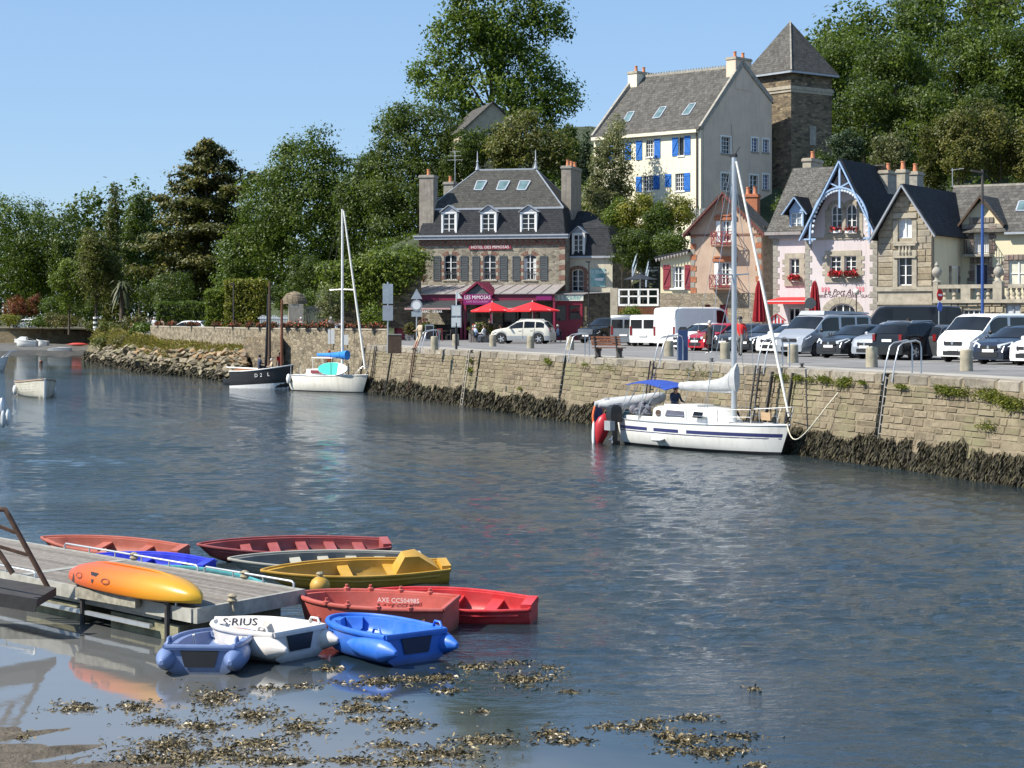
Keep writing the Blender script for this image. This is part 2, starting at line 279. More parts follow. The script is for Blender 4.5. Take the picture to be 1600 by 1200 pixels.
def npmesh(name, v, f, mat_, parent=None, tint=None):
    me = bpy.data.meshes.new(name); k = f.shape[1]; me.vertices.add(len(v)); me.vertices.foreach_set('co', np.ascontiguousarray(v, dtype=np.float32).ravel())
    me.loops.add(f.size); me.loops.foreach_set('vertex_index', f.astype(np.int32).ravel()); me.polygons.add(len(f)); me.polygons.foreach_set('loop_start', np.arange(0, f.size, k, dtype=np.int32))
    if tint is not None:
        a = me.attributes.new('tint', 'FLOAT', 'POINT'); a.data.foreach_set('value', np.asarray(tint, dtype=np.float32))
    me.materials.append(mat_); me.update(calc_edges=True); return link(name, me, parent)
def watermat():
    m, nt, b = newmat('harbour_water'); pos = N(nt, 'ShaderNodeNewGeometry').outputs['Position']; sp = N(nt, 'ShaderNodeSeparateXYZ'); L(nt, pos, sp.inputs[0])
    def nz(sx, sy, det=3.0, dist=0.0, ro=.55, rot=0):
        mp = N(nt, 'ShaderNodeMapping'); mp.inputs['Scale'].default_value = (sx, sy, 1); mp.inputs['Rotation'].default_value = (0, 0, rot); L(nt, pos, mp.inputs[0])
        n = N(nt, 'ShaderNodeTexNoise', i_Scale=1.0, i_Detail=det, i_Distortion=dist, i_Roughness=ro); L(nt, mp.outputs[0], n.inputs['Vector']); return n.outputs[0]
    def math_(op, a, bb=None):
        n = N(nt, 'ShaderNodeMath', operation=op)
        for i, v in enumerate((a, bb)):
            if v is None: continue
            if hasattr(v, 'node'): L(nt, v, n.inputs[i])
            else: n.inputs[i].default_value = v
        return n.outputs[0]
    def mr(v, a, bb, c=0., d=1.):
        n = N(nt, 'ShaderNodeMapRange', i_1=a, i_2=bb, i_3=c, i_4=d, interpolation_type='SMOOTHSTEP'); L(nt, v, n.inputs[0]); return n.outputs[0]
    # ripples: wind chop plus a slower swell, the sheltered shallows at the landing stage stay smooth
    chop = nz(3.6, 5.6, 4.0, .5, .65, .2); swell = nz(.55, 1.0, 2.0, .4, .5, -.2); fine = nz(9, 11, 2.0)
    # u grows away from the near left shallows
    u = math_('ADD', math_('ADD', math_('MULTIPLY', sp.outputs['X'], .8), math_('MULTIPLY', sp.outputs['Y'], .55)), math_('MULTIPLY', nz(.35, .5, 3.0, .3), 3.0))
    calm = mr(u, 13.5, 19.0, .015, 1.0)
    patch = mr(nz(.05, .09, 3.0, .5), .36, .62, .45, 1.0)
    far = mr(sp.outputs['Y'], 105, 170, 1.0, .45)
    h = math_('ADD', math_('ADD', math_('MULTIPLY', chop, .5), math_('MULTIPLY', swell, .3)), math_('MULTIPLY', fine, .1))
    h = math_('MULTIPLY', math_('MULTIPLY', math_('MULTIPLY', h, calm), patch), far)
    bm = bump(nt, b, h, 1.0, .105)
    col = ramp(nt, [(.3, (.01, .022, .032)), (.7, (.026, .036, .036))], nz(.12, .2, 3.0))
    shallow_sheen = mr(u, 10.5, 15.0, 1.0, 0.0); col = mixc(nt, shallow_sheen, col, (.15, .15, .145))  # muddy shallows, colour lightened to stand in for bright sky reflection
    L(nt, col, b.inputs['Base Color']); b.inputs['Roughness'].default_value = .03; b.inputs['IOR'].default_value = 1.33; b.inputs['Specular IOR Level'].default_value = .5
    return m
wm_ = watermat(); g = np.random.default_rng(3); rows = []; y = 17.5
while y < 175: rows.append(y); y *= 1.003
Yr = np.array(rows); nr, nc = len(Yr), 470; Wx = np.linspace(-.34, .46, nc)[None, :]*Yr[:, None]; Wy = np.repeat(Yr[:, None], nc, 1)
uu = .8*Wx+.55*Wy+1.6*np.sin(Wx*.9+1)*np.sin(Wy*.55)+.8*np.sin(Wx*2.1+Wy*.7); calm = np.clip((uu-13.5)/6.5, 0, 1); calm = .012+.988*calm*calm*(3-2*calm)
gust = .72+.3*np.sin(Wx*.13+Wy*.05+.6)*np.sin(Wy*.09-Wx*.04)+.14*np.sin(Wx*.41-Wy*.3+2)*np.sin(Wy*.22); lull = np.clip((Wy-58)/60, 0, 1)*.28+np.clip((Wy-105)/50, 0, 1)*.3; Z = np.zeros_like(Wx)
for k in range(44):
    lam = .26*(1.25/.26)**g.uniform(0, 1)**1.3; th = g.normal(1.45, .5); sl = .041*g.uniform(.6, 1.4); kx, ky = 2*np.pi/lam*np.cos(th), 2*np.pi/lam*np.sin(th); wgt = np.clip(lam/(.003*Wy)/4-.6, 0, 1)
    ph = kx*Wx+ky*Wy+g.uniform(0, 6.28)+.8*np.sin(.5*kx*Wy*.1+k); Z += sl*lam/6.283*np.sin(ph)*wgt
Z *= calm*gust*(1-lull); idx = np.arange(nr*nc).reshape(nr, nc); Q = np.stack([idx[:-1, :-1], idx[:-1, 1:], idx[1:, 1:], idx[1:, :-1]], -1).reshape(-1, 4)
ql = (Wx-E0.x)*-QN.x+(Wy-E0.y)*-QN.y; Q = Q[ql.ravel()[Q[:, 0]] < 1.0]
wo = npmesh('water', np.stack([Wx, Wy, Z], -1).reshape(-1, 3), Q, wm_); wo.data.polygons.foreach_set('use_smooth', [True]*len(Q)); tag(wo, kind='structure')
a, b = rows[0], rows[-1]; mb = MB(); X_ = .34; XR = .46
mb.sheet([(-X_*b, b, -.004), (XR*b, b, -.004), (120, 340, -.004), (-1500, 340, -.004), (-1500, b, -.004)]); mb.sheet([(-1500, -40, -.004), (60, -40, -.004), (XR*a, a, -.004), (-X_*a, a, -.004), (-1500, a, -.004)]); mb.sheet([(-1500, a, -.004), (-X_*a, a, -.004), (-X_*b, b, -.004), (-1500, b, -.004)]); mb.sheet([(XR*a, a, -.004), (60, -40, -.004), (XR*b+20, 60, -.004), (XR*b, b, -.004)])
tag(mb.obj('water', wm_), kind='structure')

# ------------------------------------------------------------------ quay wall of coursed stone
def stonemat(name, c, ca, var=.3, moss=True):
    m, nt, b = newmat(name); oi = N(nt, 'ShaderNodeObjectInfo'); ge = N(nt, 'ShaderNodeNewGeometry')
    ad = N(nt, 'ShaderNodeMath', operation='ADD'); L(nt, oi.outputs['Random'], ad.inputs[0]); L(nt, ge.outputs['Random Per Island'], ad.inputs[1])
    fr = N(nt, 'ShaderNodeMath', operation='FRACT'); L(nt, ad.outputs[0], fr.inputs[0])
    col = ramp(nt, [(0, sc3(c, .72)), (.35, c), (.7, ca), (1, sc3(ca, 1.15))], fr.outputs[0])
    n = N(nt, 'ShaderNodeTexNoise', i_Scale=5.0, i_Detail=7.0, i_Roughness=.7); L(nt, ge.outputs['Position'], n.inputs['Vector'])
    col = mixc(nt, .8, col, ramp(nt, [(.3, (.42, .4, .38)), (.65, (1, 1, 1))], n.outputs[0]), 'MULTIPLY')
    n2 = N(nt, 'ShaderNodeTexNoise', i_Scale=.55, i_Detail=5.0); L(nt, ge.outputs['Position'], n2.inputs['Vector'])
    col = mixc(nt, ramp(nt, [(.5, (0, 0, 0)), (.72, (.8, .8, .8))], n2.outputs[0]), col, (.2, .19, .1) if moss else (.2, .19, .17))
    L(nt, col, b.inputs['Base Color']); b.inputs['Roughness'].default_value = .92
    n3 = N(nt, 'ShaderNodeTexNoise', i_Scale=26.0, i_Detail=4.0); L(nt, ge.outputs['Position'], n3.inputs['Vector']); bump(nt, b, n3.outputs[0], .5, .02)
    return m
stone_m = stonemat('quay_stone', (.235, .19, .125), (.275, .228, .155)); coping_m = stonemat('coping_stone', (.3, .26, .2), (.35, .31, .25), moss=False)
mortar = mat('quay_mortar', (.2, .165, .11), .95, .35, 2, 20, .5, .02)
def stone_verts(j=.04):
    r = lambda: random.uniform(-j, j)
    b = [(-.5, .5, -.5), (.5, .5, -.5), (.5, .5, .5), (-.5, .5, .5)]; f = [(-.5+abs(r())*.4, -.3, -.5), (.5-abs(r())*.4, -.3, -.5), (.5-abs(r())*.4, -.3, .5), (-.5+abs(r())*.4, -.3, .5)]
    t = [(-.44+r()*.6, -.5+r(), -.38+r()*2), (.44+r()*.6, -.5+r(), -.38+r()*2), (.44+r()*.6, -.5+r(), .38+r()*2), (-.44+r()*.6, -.5+r(), .38+r()*2)]
    return b+f+t, [(0,1,5,4),(1,2,6,5),(2,3,7,6),(3,0,4,7),(4,5,9,8),(5,6,10,9),(6,7,11,10),(7,4,8,11),(8,9,10,11)]
STV = [stone_verts() for _ in range(8)]
def stone_meshes(name, m): return [MB().add(*sv).mesh(name, m) for sv in STV]
STM = stone_meshes('stone', stone_m)
quay = T('quay_wall', 'long pale tan quay wall of coursed stone with seaweed along its foot', 'quay wall', (E0.x, E0.y, 0), -QT)
BAT = .15; tilt = Matrix.Rotation(-math.atan(BAT), 4, 'X')
def qx(px, z=ZQ):      # local x (towards the viewer) of a pixel column on the wall top
    a = (px-800)/F; u = -QD; return (a*E0.y-E0.x)/(u.x-a*u.y)
SLOTS = [(qx(885), .17), (qx(1385), .2), (qx(752), .16), (qx(570), .15)]
def slot(x0, x1): return any(x0 < s+w and x1 > s-w for s, w in SLOTS)
cand = []; z = ZQ-.36; row = 0
while z > -.5:
    h = random.choice((.17, .19, .21, .25)); x = -59.6+random.uniform(0, .5)
    while x < 40:
        l = random.choice((.4, .55, .7, .85, 1.0, 1.3))*random.uniform(.85, 1.15); x1 = x+l
        for s, w in SLOTS:
            if x < s-w < x1: x1 = s-w
            if s-w <= x < s+w: x = s+w; x1 = x+l
        if x1-x > .12: cand.append((x, x1, z-h, z))
        x = x1
    z -= h; row += 1
vis = sorted([c for c in cand if c[2] > .55 and c[0] < 15.5], key=lambda c: -c[0])[:292]; vset = set(vis); restmb = MB()
for (x0, x1, z0, z1) in cand:
    zc = (z0+z1)/2; M = Matrix.Translation((x0/2+x1/2, .1-(ZQ-zc)*BAT+random.uniform(-.018, .012), zc)) @ tilt
    sc = (x1-x0-random.uniform(.002, .014), .3, z1-z0-random.uniform(.008, .03))
    if (x0, x1, z0, z1) in vset:
        o = link('stone', random.choice(STM), quay); o.matrix_local = M @ Matrix.Diagonal((*sc, 1))
    elif x0 > 16 and x0 > 22: continue
    else:
        sv = random.choice(STV); restmb.add([M @ Vector((v[0]*sc[0], v[1]*sc[1], v[2]*sc[2])) for v in sv[0]], sv[1])
tag(restmb.obj('stone_courses', stone_m, quay), kind='stuff')
mb = MB(); xs_ = sorted(SLOTS); x = -59.6
for s, w in xs_+[(40.3, .3)]:
    mb.add([(x, .05-ZQ*BAT-.19, -.6), (s-w, .05-ZQ*BAT-.19, -.6), (s-w, -.025, ZQ-.05), (x, -.025, ZQ-.05)], [(0, 1, 2, 3)])
    mb.add([(s-w, .5-ZQ*BAT, -.6), (s+w, .5-ZQ*BAT, -.6), (s+w, .5, ZQ-.02), (s-w, .5, ZQ-.02)], [(0, 1, 2, 3)])
    for e in (s-w, s+w): mb.add([(e, .05-ZQ*BAT-.1, -.6), (e, .5-ZQ*BAT, -.6), (e, .5, ZQ-.05), (e, .04, ZQ-.05)], [(0, 1, 2, 3)])
    x = s+w
mb.obj('backing', mortar, quay)
CPM = stone_meshes('coping', coping_m); x = -59.6; ncop = 0
while x < 34:
    l = random.uniform(.9, 2.0)
    for s, w in SLOTS:
        if x < s-w < x+l: l = s-w-x
        elif s-w-.02 <= x < s+w: x = s+w
    if l > .1:
        o = link('coping', random.choice(CPM), quay); o.location = (x+l/2, .21+random.uniform(-.015, .015), ZQ-.165); o.scale = (l-.015, .6, .35+random.uniform(0, .012)); ncop += 1
    x += l
# return wall of the quay's far end
mb = MB(); p = E(59.4); q = PW(606); mb.prism([(p.x, p.y, -.6), (q.x, q.y, -.6), (q.x, q.y, ZQ-.01), (p.x, p.y, ZQ-.01)], (.3, .3, 0))
tag(mb.obj('quay_end_wall', rub_wall), 'short stone return wall closing the far end of the quay', 'wall')

# seaweed: shaggy blades over a lumpy mat
def weedmat(name, c, c2, rough=.8):
    m, nt, b = newmat(name); at = N(nt, 'ShaderNodeAttribute', attribute_name='tint'); L(nt, ramp(nt, [(0, sc3(c, .5)), (.5, c), (1, c2)], at.outputs['Fac']), b.inputs['Base Color'])
    b.inputs['Roughness'].default_value = rough; return m
weed_wall = weedmat('wall_weed', (.036, .031, .016), (.088, .074, .034)); weed_float = weedmat('floating_weed', (.1, .075, .033), (.3, .235, .12), .4)
def blades(name, mat_, base, dirs, length, width, parent=None, tint=None, droop=.6):
    """many two-segment curved blades; base (n,3), dirs (n,3)"""
    n = len(base); rg = np.random.default_rng(n); dirs = dirs/np.linalg.norm(dirs, axis=1)[:, None]
    side = np.cross(dirs, rg.normal(size=(n, 3))); side /= np.linalg.norm(side, axis=1)[:, None]+1e-9; w = width*rg.uniform(.6, 1.4, n)[:, None]; l = length*rg.uniform(.5, 1.4, n)[:, None]
    mid = base+dirs*l*.5; end = base+dirs*l*.9; end[:, 2] -= (l[:, 0]*droop*.4); tip = end+dirs*l*.12
    v = np.stack([base-side*w*.35, base+side*w*.35, mid+side*w*.5, mid-side*w*.5, end+side*w*.45, end-side*w*.45], 1).reshape(-1, 3)
    q = np.arange(n)[:, None]*6; f = np.concatenate([q+np.array([[0, 1, 2, 3]]), q+np.array([[3, 2, 4, 5]])], 1).reshape(-1, 4)
    return npmesh(name, v, f, mat_, parent, np.repeat(rg.uniform(0, 1, n) if tint is None else tint, 6))
rg = np.random.default_rng(5)
def wtop(x): return .93+.12*np.sin(x*.9+1)*np.sin(x*.37)+.07*np.sin(x*2.3+.5)+.04*np.sin(x*6.1)
def weedwall(name, a, b, n, length, width, parent, top=None, lean=BAT, out=.25, y0=0.0):
    x = rg.uniform(a, b, n); tp = (top or wtop)(x)*rg.uniform(.84, 1.08, n); z = rg.uniform(-.15, 1, n)*tp; bare = (np.sin(x*1.7)+np.sin(x*.61+2)+.6*np.sin(x*4.3) > 1.55) & (z > .25); z = np.where(bare, z*.3, z)
    y = -.1-(ZQ-z)*lean-out*(1-np.clip(z/np.maximum(tp, .2), 0, 1))*rg.uniform(.2, 1, n)+y0
    d = np.stack([rg.normal(0, .35, n), -rg.uniform(.1, .9, n), -rg.uniform(.5, 1.2, n)], 1)
    o = blades(name, weed_wall, np.stack([x, y, z], 1), d, length, width, parent); return tag(o, kind='stuff')
weedwall('seaweed', -15, 34, 42000, .15, .034, quay, out=.15); weedwall('seaweed', -59.5, -15, 19000, .2, .056, quay, out=.15)
mb = MB(); k = 0
for i in range(470):
    x = -59.6+i*.2; tp = float(wtop(np.array([x]))); ring = []
    for zz, yy in ((-.4, .24), (-.02, .19), (.3*tp, .12), (.55*tp, .06), (tp*.75, -.06)): ring.append((x, -(ZQ-zz)*BAT-yy+random.uniform(-.015, .015), zz))
    mb.v += ring
    if i: mb.f += [((i-1)*5+j, i*5+j, i*5+j+1, (i-1)*5+j+1) for j in range(4)]
mb.m = [0]*len(mb.f); tag(mb.obj('seaweed_mat', mat('weed_mat', (.03, .025, .014), .8, .5, 6, 30, .8, .05), quay), kind='stuff')
# plants growing in the quay wall joints
grass_m = leafmat('wall_plants', (.12, .15, .03), (.26, .26, .08))
def tuft(q, z, n, r, l, w=.03):
    b = np.stack([rg.normal(q, r, n), np.full(n, -.12-(ZQ-z)*BAT)+rg.normal(0, .03, n), rg.normal(z, r*.25, n)], 1)
    d = np.stack([rg.normal(0, .5, n), -rg.uniform(.2, .8, n), rg.uniform(.1, 1.1, n)], 1); return b, d, l, w
TB = []; 
for (px, z, n, r) in ((1230, 2.6, 200, .25), (1255, 2.62, 200, .2), (1297, 2.62, 350, .22), (1328, 2.62, 260, .25), (1356, 2.6, 120, .1), (1418, 2.55, 160, .12), (1485, 2.52, 420, .28), (1512, 2.5, 260, .3), (1555, 2.5, 420, .35), (1585, 2.3, 380, .3), (1597, 2.25, 300, .3), (1572, 2.4, 160, .3), (1275, 2.6, 80, .2), (1560, 1.55, 120, .25), (743, 1.9, 260, .18), (742, 2.4, 160, .14), (862, 2.65, 220, .25), (825, 1.2, 120, .1), (1320, 2.5, 120, .3), (960, 2.6, 90, .6), (1100, 2.6, 120, .8), (920, 2.6, 80, .3)):
    TB.append(tuft(qx(px), z, int(n*.7), r, .22, .03))
o = blades('wall_plants', grass_m, np.concatenate([t[0] for t in TB]), np.concatenate([t[1] for t in TB]), .2, .026, quay, droop=.8); tag(o, kind='stuff')

# ------------------------------------------------------------------ parapet wall, rock bank, far shore
par = T('parapet_wall', 'low rubble parapet wall carrying red flower boxes beyond the quay', 'wall', tuple(PW(606)))
mb = MB(); base = PW(606)
pts = [PW(p)-base for p in (606, 520, 442, 383, 300, 235)]
for a, b in zip(pts, pts[1:]):
    zt = 3.9; mb.prism([(a.x, a.y, -.7), (b.x, b.y, -.7), (b.x, b.y, zt), (a.x, a.y, zt)], (0, .55, 0))
mb.obj('wall', rub_wall, par)
mb = MB()
for a, b in zip(pts, pts[1:]): mb.prism([(a.x, a.y-.06, 3.903), (b.x, b.y-.06, 3.903), (b.x, b.y-.06, 4.0), (a.x, a.y-.06, 4.0)], (0, .68, 0))
mb.obj('capping', granite, par)
a = PW(442)-base; b = PW(383)-base
mb = MB(); mb.prism([(a.x, a.y-1.0, -.6), (b.x, b.y-1.0, -.6), (b.x, b.y-1.0, 3.3), (a.x, a.y-1.0, 3.3)], (0, .98, 0)); mb.obj('buttress', rub_dark, par)
for px, py, w, h in ((521, 526, .75, 1.0), (543, 531, .6, .7)):                          # two pale notices fixed to the wall
    p = PW(px); p = Vector((p.x, p.y-.1, H-(py-HY)/F*p.y)); mb = MB(); mb.box(-w/2, w/2, -.02, .02, -h/2, h/2)
    tag(mb.obj('notice_board', white, loc=p), 'pale notice fixed on parapet wall, %s' % ('the larger and left one' if px < 530 else 'the smaller and right one'), 'notice', 'notices on the parapet wall')
# bank: grid between the waterline and the top of the slope
wl = [G(383, 600), G(340, 594), G(300, 588), G(250, 584), G(200, 578), G(160, 570), G(128, 562)]
tl = [PW(383), PW(342), PW(300), PW(250), W(215, 0, 178), W(180, 0, 200), W(150, 0, 225)]
tl = [Vector((p.x, p.y, z)) for p, z in zip(tl, (2.6, 2.6, 2.7, 2.8, 3.4, 3.6, 3.2))]
def bankpt(u, v):
    i = min(int(u*6), 5); f = u*6-i; a = wl[i].lerp(wl[i+1], f); b = tl[i].lerp(tl[i+1], f); a = Vector((a.x, a.y, -.3)); p = a.lerp(b, v); p.z = -.3+(b.z+.3)*(v**.85); return p
mb = MB(); nu, nv = 60, 14
for i in range(nu+1):
    for j in range(nv+1):
        p = bankpt(i/nu, j/nv); mb.v.append((p.x, p.y, p.z+random.uniform(-.12, .12)))
mb.f = [(i*(nv+1)+j, (i+1)*(nv+1)+j, (i+1)*(nv+1)+j+1, i*(nv+1)+j+1) for i in range(nu) for j in range(nv)]; mb.m = [0]*len(mb.f)
bank = tag(mb.obj('embankment', mat('bank_earth', (.12, .1, .055), .95, .4, .8, 6, .6, .1, world=True, c2=(.2, .165, .085))), kind='structure')
rock_m = stonemat('rock', (.17, .145, .1), (.33, .28, .2), moss=True); rock_o = stonemat('rock_rusty', (.34, .2, .09), (.42, .3, .17), moss=False)
def rockmesh(m):
    mb = MB(); bm = bmesh.new(); bmesh.ops.create_icosphere(bm, subdivisions=1, radius=.5); 
    for v in bm.verts: v.co = Vector([round(c*2.2)/2.2*.55+c*.45 for c in v.co])*random.uniform(.8, 1.15)
    me = bpy.data.meshes.new('rock'); bm.to_mesh(me); bm.free(); me.materials.append(m); return me
RK = [rockmesh(rock_m) for _ in range(5)]; RO = [rockmesh(rock_o) for _ in range(4)]
for k in range(298):
    u = random.uniform(0, .93)**1.15; v = random.uniform(.16, .3+.55*(1-u)**.6); p = bankpt(u, v); oo = random.random() < .45*(v > .45)
    s = random.uniform(.35, .8)*(1.1 if u < .5 else 1.25)
    o = link('rock', random.choice(RO if oo else RK), bank, p+Vector((0, -.1, .05)), (random.uniform(-.5, .5), random.uniform(-.5, .5), random.uniform(0, 6.3)), (s*1.35, s, s*.75))
n = 13000; u = rg.uniform(0, 1, n); v = rg.uniform(.04, .27, n)**1.0; P = np.array([tuple(bankpt(a, b)) for a, b in zip(u, v)])
tag(blades('seaweed', weed_wall, P+np.array([0, -.15, .08]), np.stack([rg.normal(0, .5, n), -rg.uniform(.2, 1, n), rg.uniform(-1.2, .1, n)], 1), .34, .1, bank), kind='stuff')
n = 5200; u = rg.uniform(.45, 1, n); v = rg.uniform(.55, 1.0, n)-.25*(1-u); P = np.array([tuple(bankpt(a, min(1, b))) for a, b in zip(u, v)])
dry = leafmat('dry_grass', (.2, .16, .06), (.34, .28, .12)); tag(blades('dry_grass', dry, P, np.stack([rg.normal(0, .4, n), rg.normal(-.2, .4, n), rg.uniform(.5, 1.3, n)], 1), .5, .07, bank), kind='stuff')
n = 3200; u = rg.uniform(0, .6, n); v = rg.uniform(.72, 1.0, n); P = np.array([tuple(bankpt(a, min(1, b))) for a, b in zip(u, v)])
tag(blades('dry_grass', dry, P, np.stack([rg.normal(0, .4, n), rg.normal(-.2, .4, n), rg.uniform(.3, 1, n)], 1), .35, .06, bank), kind='stuff')
# weed along the foot of the parapet wall (left basin)
x0 = PW(383).x; 
n = 5000; px = rg.uniform(380, 578, n); P = np.array([tuple(PW(a)) for a in px]); P[:, 2] = rg.uniform(-.1, 1, n)*(.7+.2*np.sin(px*.3)); P[:, 1] -= .15+.9*(1-P[:, 2]/.95)*rg.uniform(.3, 1, n)+np.where(px < 442, 1.0, 0)
tag(blades('seaweed', weed_wall, P-np.array(base), np.stack([rg.normal(0, .35, n), -rg.uniform(.1, .9, n), -rg.uniform(.5, 1.2, n)], 1), .4, .1, par), kind='stuff')
mb = MB()
pp = [PW(p)-base for p in range(380, 581, 5)]
for i, q in enumerate(pp):
    ex = 1.0 if 380+i*5 < 445 else 0
    mb.v += [(q.x, q.y-1.1-ex+random.uniform(-.2, .2), -.3), (q.x, q.y-.8-ex+random.uniform(-.15, .15), .12), (q.x, q.y-.3-ex+random.uniform(-.1, .1), .5+random.uniform(-.15, .2)), (q.x, q.y+.1, .75)]
    if i: mb.f += [((i-1)*4+j, i*4+j, i*4+j+1, (i-1)*4+j+1) for j in range(3)]
mb.m = [0]*len(mb.f); tag(mb.obj('seaweed_mat', MATS['weed_mat'], par), kind='stuff')
# far shore: mud flat, wall, pale path
mud_m = mat('mud', (.115, .1, .08), .55, .35, .6, 5, .7, .08, world=True, c2=(.17, .155, .13)); mud_w = mat('weedy_mud', (.045, .04, .028), .7, .5, .8, 5, .8, .15, world=True, c2=(.09, .08, .06))
mb = MB(); nu, nv = 40, 10
for i in range(nu+1):
    px = -260+i*420/nu
    for j in range(nv+1):
        Y = lerp(228+5*math.sin(i*.7), 302, j/nv); mb.v.append(((px-800)/F*Y, Y, lerp(-.15, .75, (j/nv)**.8)+random.uniform(-.07, .07)))
mb.f = [(i*(nv+1)+j, (i+1)*(nv+1)+j, (i+1)*(nv+1)+j+1, i*(nv+1)+j+1) for i in range(nu) for j in range(nv)]; mb.m = [0 if (k % nv) > 3 else 1 for k in range(len(mb.f))]
tag(mb.obj('mud_flat', [mud_m, mud_w]), kind='structure')
a = W(-260, 537, 303); b = W(165, 537, 300); c_ = W(178, 537, 230)
fw = MB(); 
for p, q in ((a, b), (b, c_)): fw.prism([(p.x, p.y, -.3), (q.x, q.y, -.3), (q.x, q.y, 2.98), (p.x, p.y, 2.98)], (0, .8, 0))
ow = fw.obj('shore_wall', rubble('rubble_far', [(.2, .15, .08), (.34, .27, .16), (.28, .22, .14)], (.2, .17, .11), 1.2, 1.2, .05)); tag(ow, 'brown stone shore wall at the far left end of the harbour', 'wall')
mb = MB(); mb.sheet([(a.x, a.y-.2, 3.05), (b.x, b.y-.2, 3.05), (b.x, b.y+2.5, 3.05), (a.x, a.y+2.5, 3.05)]); mb.box(a.x, b.x, a.y-.25, a.y+.2, 2.985, 3.045); tag(mb.obj('path', mat('pale_path', (.48, .43, .33), .9, .1, 1)), kind='structure')
# near mud bank in the corner of the shallows
mb = MB(); nu, nv = 50, 40; p0 = G(-10, 1138); p1 = G(195, 1200); dl = (p1-p0).normalized(); nl = Vector((dl.y, -dl.x, 0))
if nl.y > 0: nl = -nl
for i in range(nu+1):
    for j in range(nv+1):
        s = -1+i/nu*5; d = -.8+j/nv*4; p = p0+dl*s+nl*d; mb.v.append((p.x, p.y, -.0+.07*max(-.6, d)+.03*math.sin(s*5+d*3)+.02*math.sin(s*13)+random.uniform(-.006, .006)))
mb.f = [(i*(nv+1)+j, (i+1)*(nv+1)+j, (i+1)*(nv+1)+j+1, i*(nv+1)+j+1) for i in range(nu) for j in range(nv)]; mb.m = [0]*len(mb.f)
tag(mb.obj('mud_bank', mat('near_mud', (.1, .083, .062), .95, .3, 3, 22, .8, .03, world=True, c2=(.16, .135, .105), spec=.15)), kind='structure')
# floating bladder weed
spots = [(120,1107,85,17),(212,1105,75,20),(335,1093,85,36),(245,1127,75,14),(317,1136,95,20),(400,1118,85,24),(470,1136,85,26),(262,1165,110,32),(265,1188,240,26),(400,1163,120,28),(440,1190,130,18),(345,1178,120,20),(560,1108,95,22),(590,1066,110,16),(640,1062,70,12),(690,1060,70,16),(820,1062,95,24),(860,1044,40,9),(740,1043,90,12),(800,1035,60,9),(630,1132,85,24),(560,1126,40,10),(750,1112,40,8),(610,1165,80,14),(690,1178,160,20),(760,1158,120,18),(860,1148,70,22),(890,1160,70,10),(1000,1137,90,12),(950,1135,50,8),(1040,1150,60,10),(1070,1157,100,24),(1110,1175,120,22),(1020,1128,50,8),(1085,1122,60,10),(1150,1150,70,8),(515,1046,60,10),(30,1152,40,10),(470,1073,60,8),(1180,1077,18,8),(640,1192,150,14),(545,1188,90,14),(1180,1196,40,8),(700,1080,50,10),(890,1082,40,7),(1145,1172,50,8),(420,1075,60,7),(590,1092,60,10)]
PX = []; 
for x, y, w, h in spots:
    n = int(w*h*.27)+16; a = rg.uniform(0, 6.283, n); r = np.abs(rg.normal(0, .62, n)); k = 1+.35*np.sin(a*3+x)+.25*np.sin(a*5+y)
    for xx, yy in zip(x+np.cos(a)*r*w*.5*k, y+np.sin(a)*r*h*.5*k): PX.append(tuple(G(xx, max(yy, 900), 0)))
P = np.array(PX); n = len(P); P[:, 2] = rg.uniform(-.01, .01, n)
o = blades('floating_seaweed', weed_float, P, np.stack([rg.normal(0, .8, n), rg.normal(0, .8, n), rg.uniform(-.15, .4, n)], 1), .085, .019, droop=.9); tag(o, kind='stuff')
# ------------------------------------------------------------------ buildings
class Fr:
    """a facade frame: local x along the facade to the right, local y into the building, z up"""
    def __init__(s, px, Y, t, z=ZQ):
        s.t = R(t); s.u = Vector((math.cos(s.t), -math.sin(s.t), 0)); s.n = Vector((math.sin(s.t), math.cos(s.t), 0)); s.p = Vector(((px-800)/F*Y, Y, z))
    def x(s, px, d=0.0): a = (px-800)/F; return (a*(s.p.y+s.n.y*d)-s.p.x-s.n.x*d)/(s.u.x-a*s.u.y)
    def d(s, px, x): a = (px-800)/F; return (a*(s.p.y+s.u.y*x)-s.p.x-s.u.x*x)/(s.n.x-a*s.n.y)
    def z(s, py, px=None, d=0.0, x=None):
        if x is None: x = s.x(px, d)
        return H-(py-HY)/F*(s.p.y+s.u.y*x+s.n.y*d)-s.p.z
    def w(s, x, d, z=0.0): return s.p+s.u*x+s.n*d+Vector((0, 0, z))
    def root(s, name, label, cat, group=None): return T(name, label, cat, tuple(s.p), -s.t, group)
def rect(x0, x1, z0, z1, arch=0.0):
    if not arch: return [(x0, z0), (x1, z0), (x1, z1), (x0, z1)]
    c = (x0+x1)/2; h = (x1-x0)/2; return [(x0, z0), (x1, z0)]+[(c+h*math.cos(a), z1-arch+arch*math.sin(a)) for a in [math.pi*k/8 for k in range(9)]]
def face(mb, outer, holes, y=0.0, rev=.18, back=None, m=0):
    """front face with openings, reveals, and (if back) the outer edge extruded to y=back"""
    loops = [[Vector((p[0], p[1], 0)) for p in outer]]+[[Vector((p[0], p[1], 0)) for p in h] for h in holes]
    flat = [p for lp in loops for p in lp]; mb.add([(p.x, y, p.y) for p in flat], tessellate_polygon(loops), m)
    for h in holes:
        for a, b in zip(h, h[1:]+h[:1]): mb.add([(a[0], y, a[1]), (b[0], y, b[1]), (b[0], y+rev, b[1]), (a[0], y+rev, a[1])], [(0, 1, 2, 3)], m)
    if back is not None:
        for a, b in zip(outer, outer[1:]+outer[:1]): mb.add([(a[0], y, a[1]), (b[0], y, b[1]), (b[0], back, b[1]), (a[0], back, a[1])], [(0, 1, 2, 3)], m)
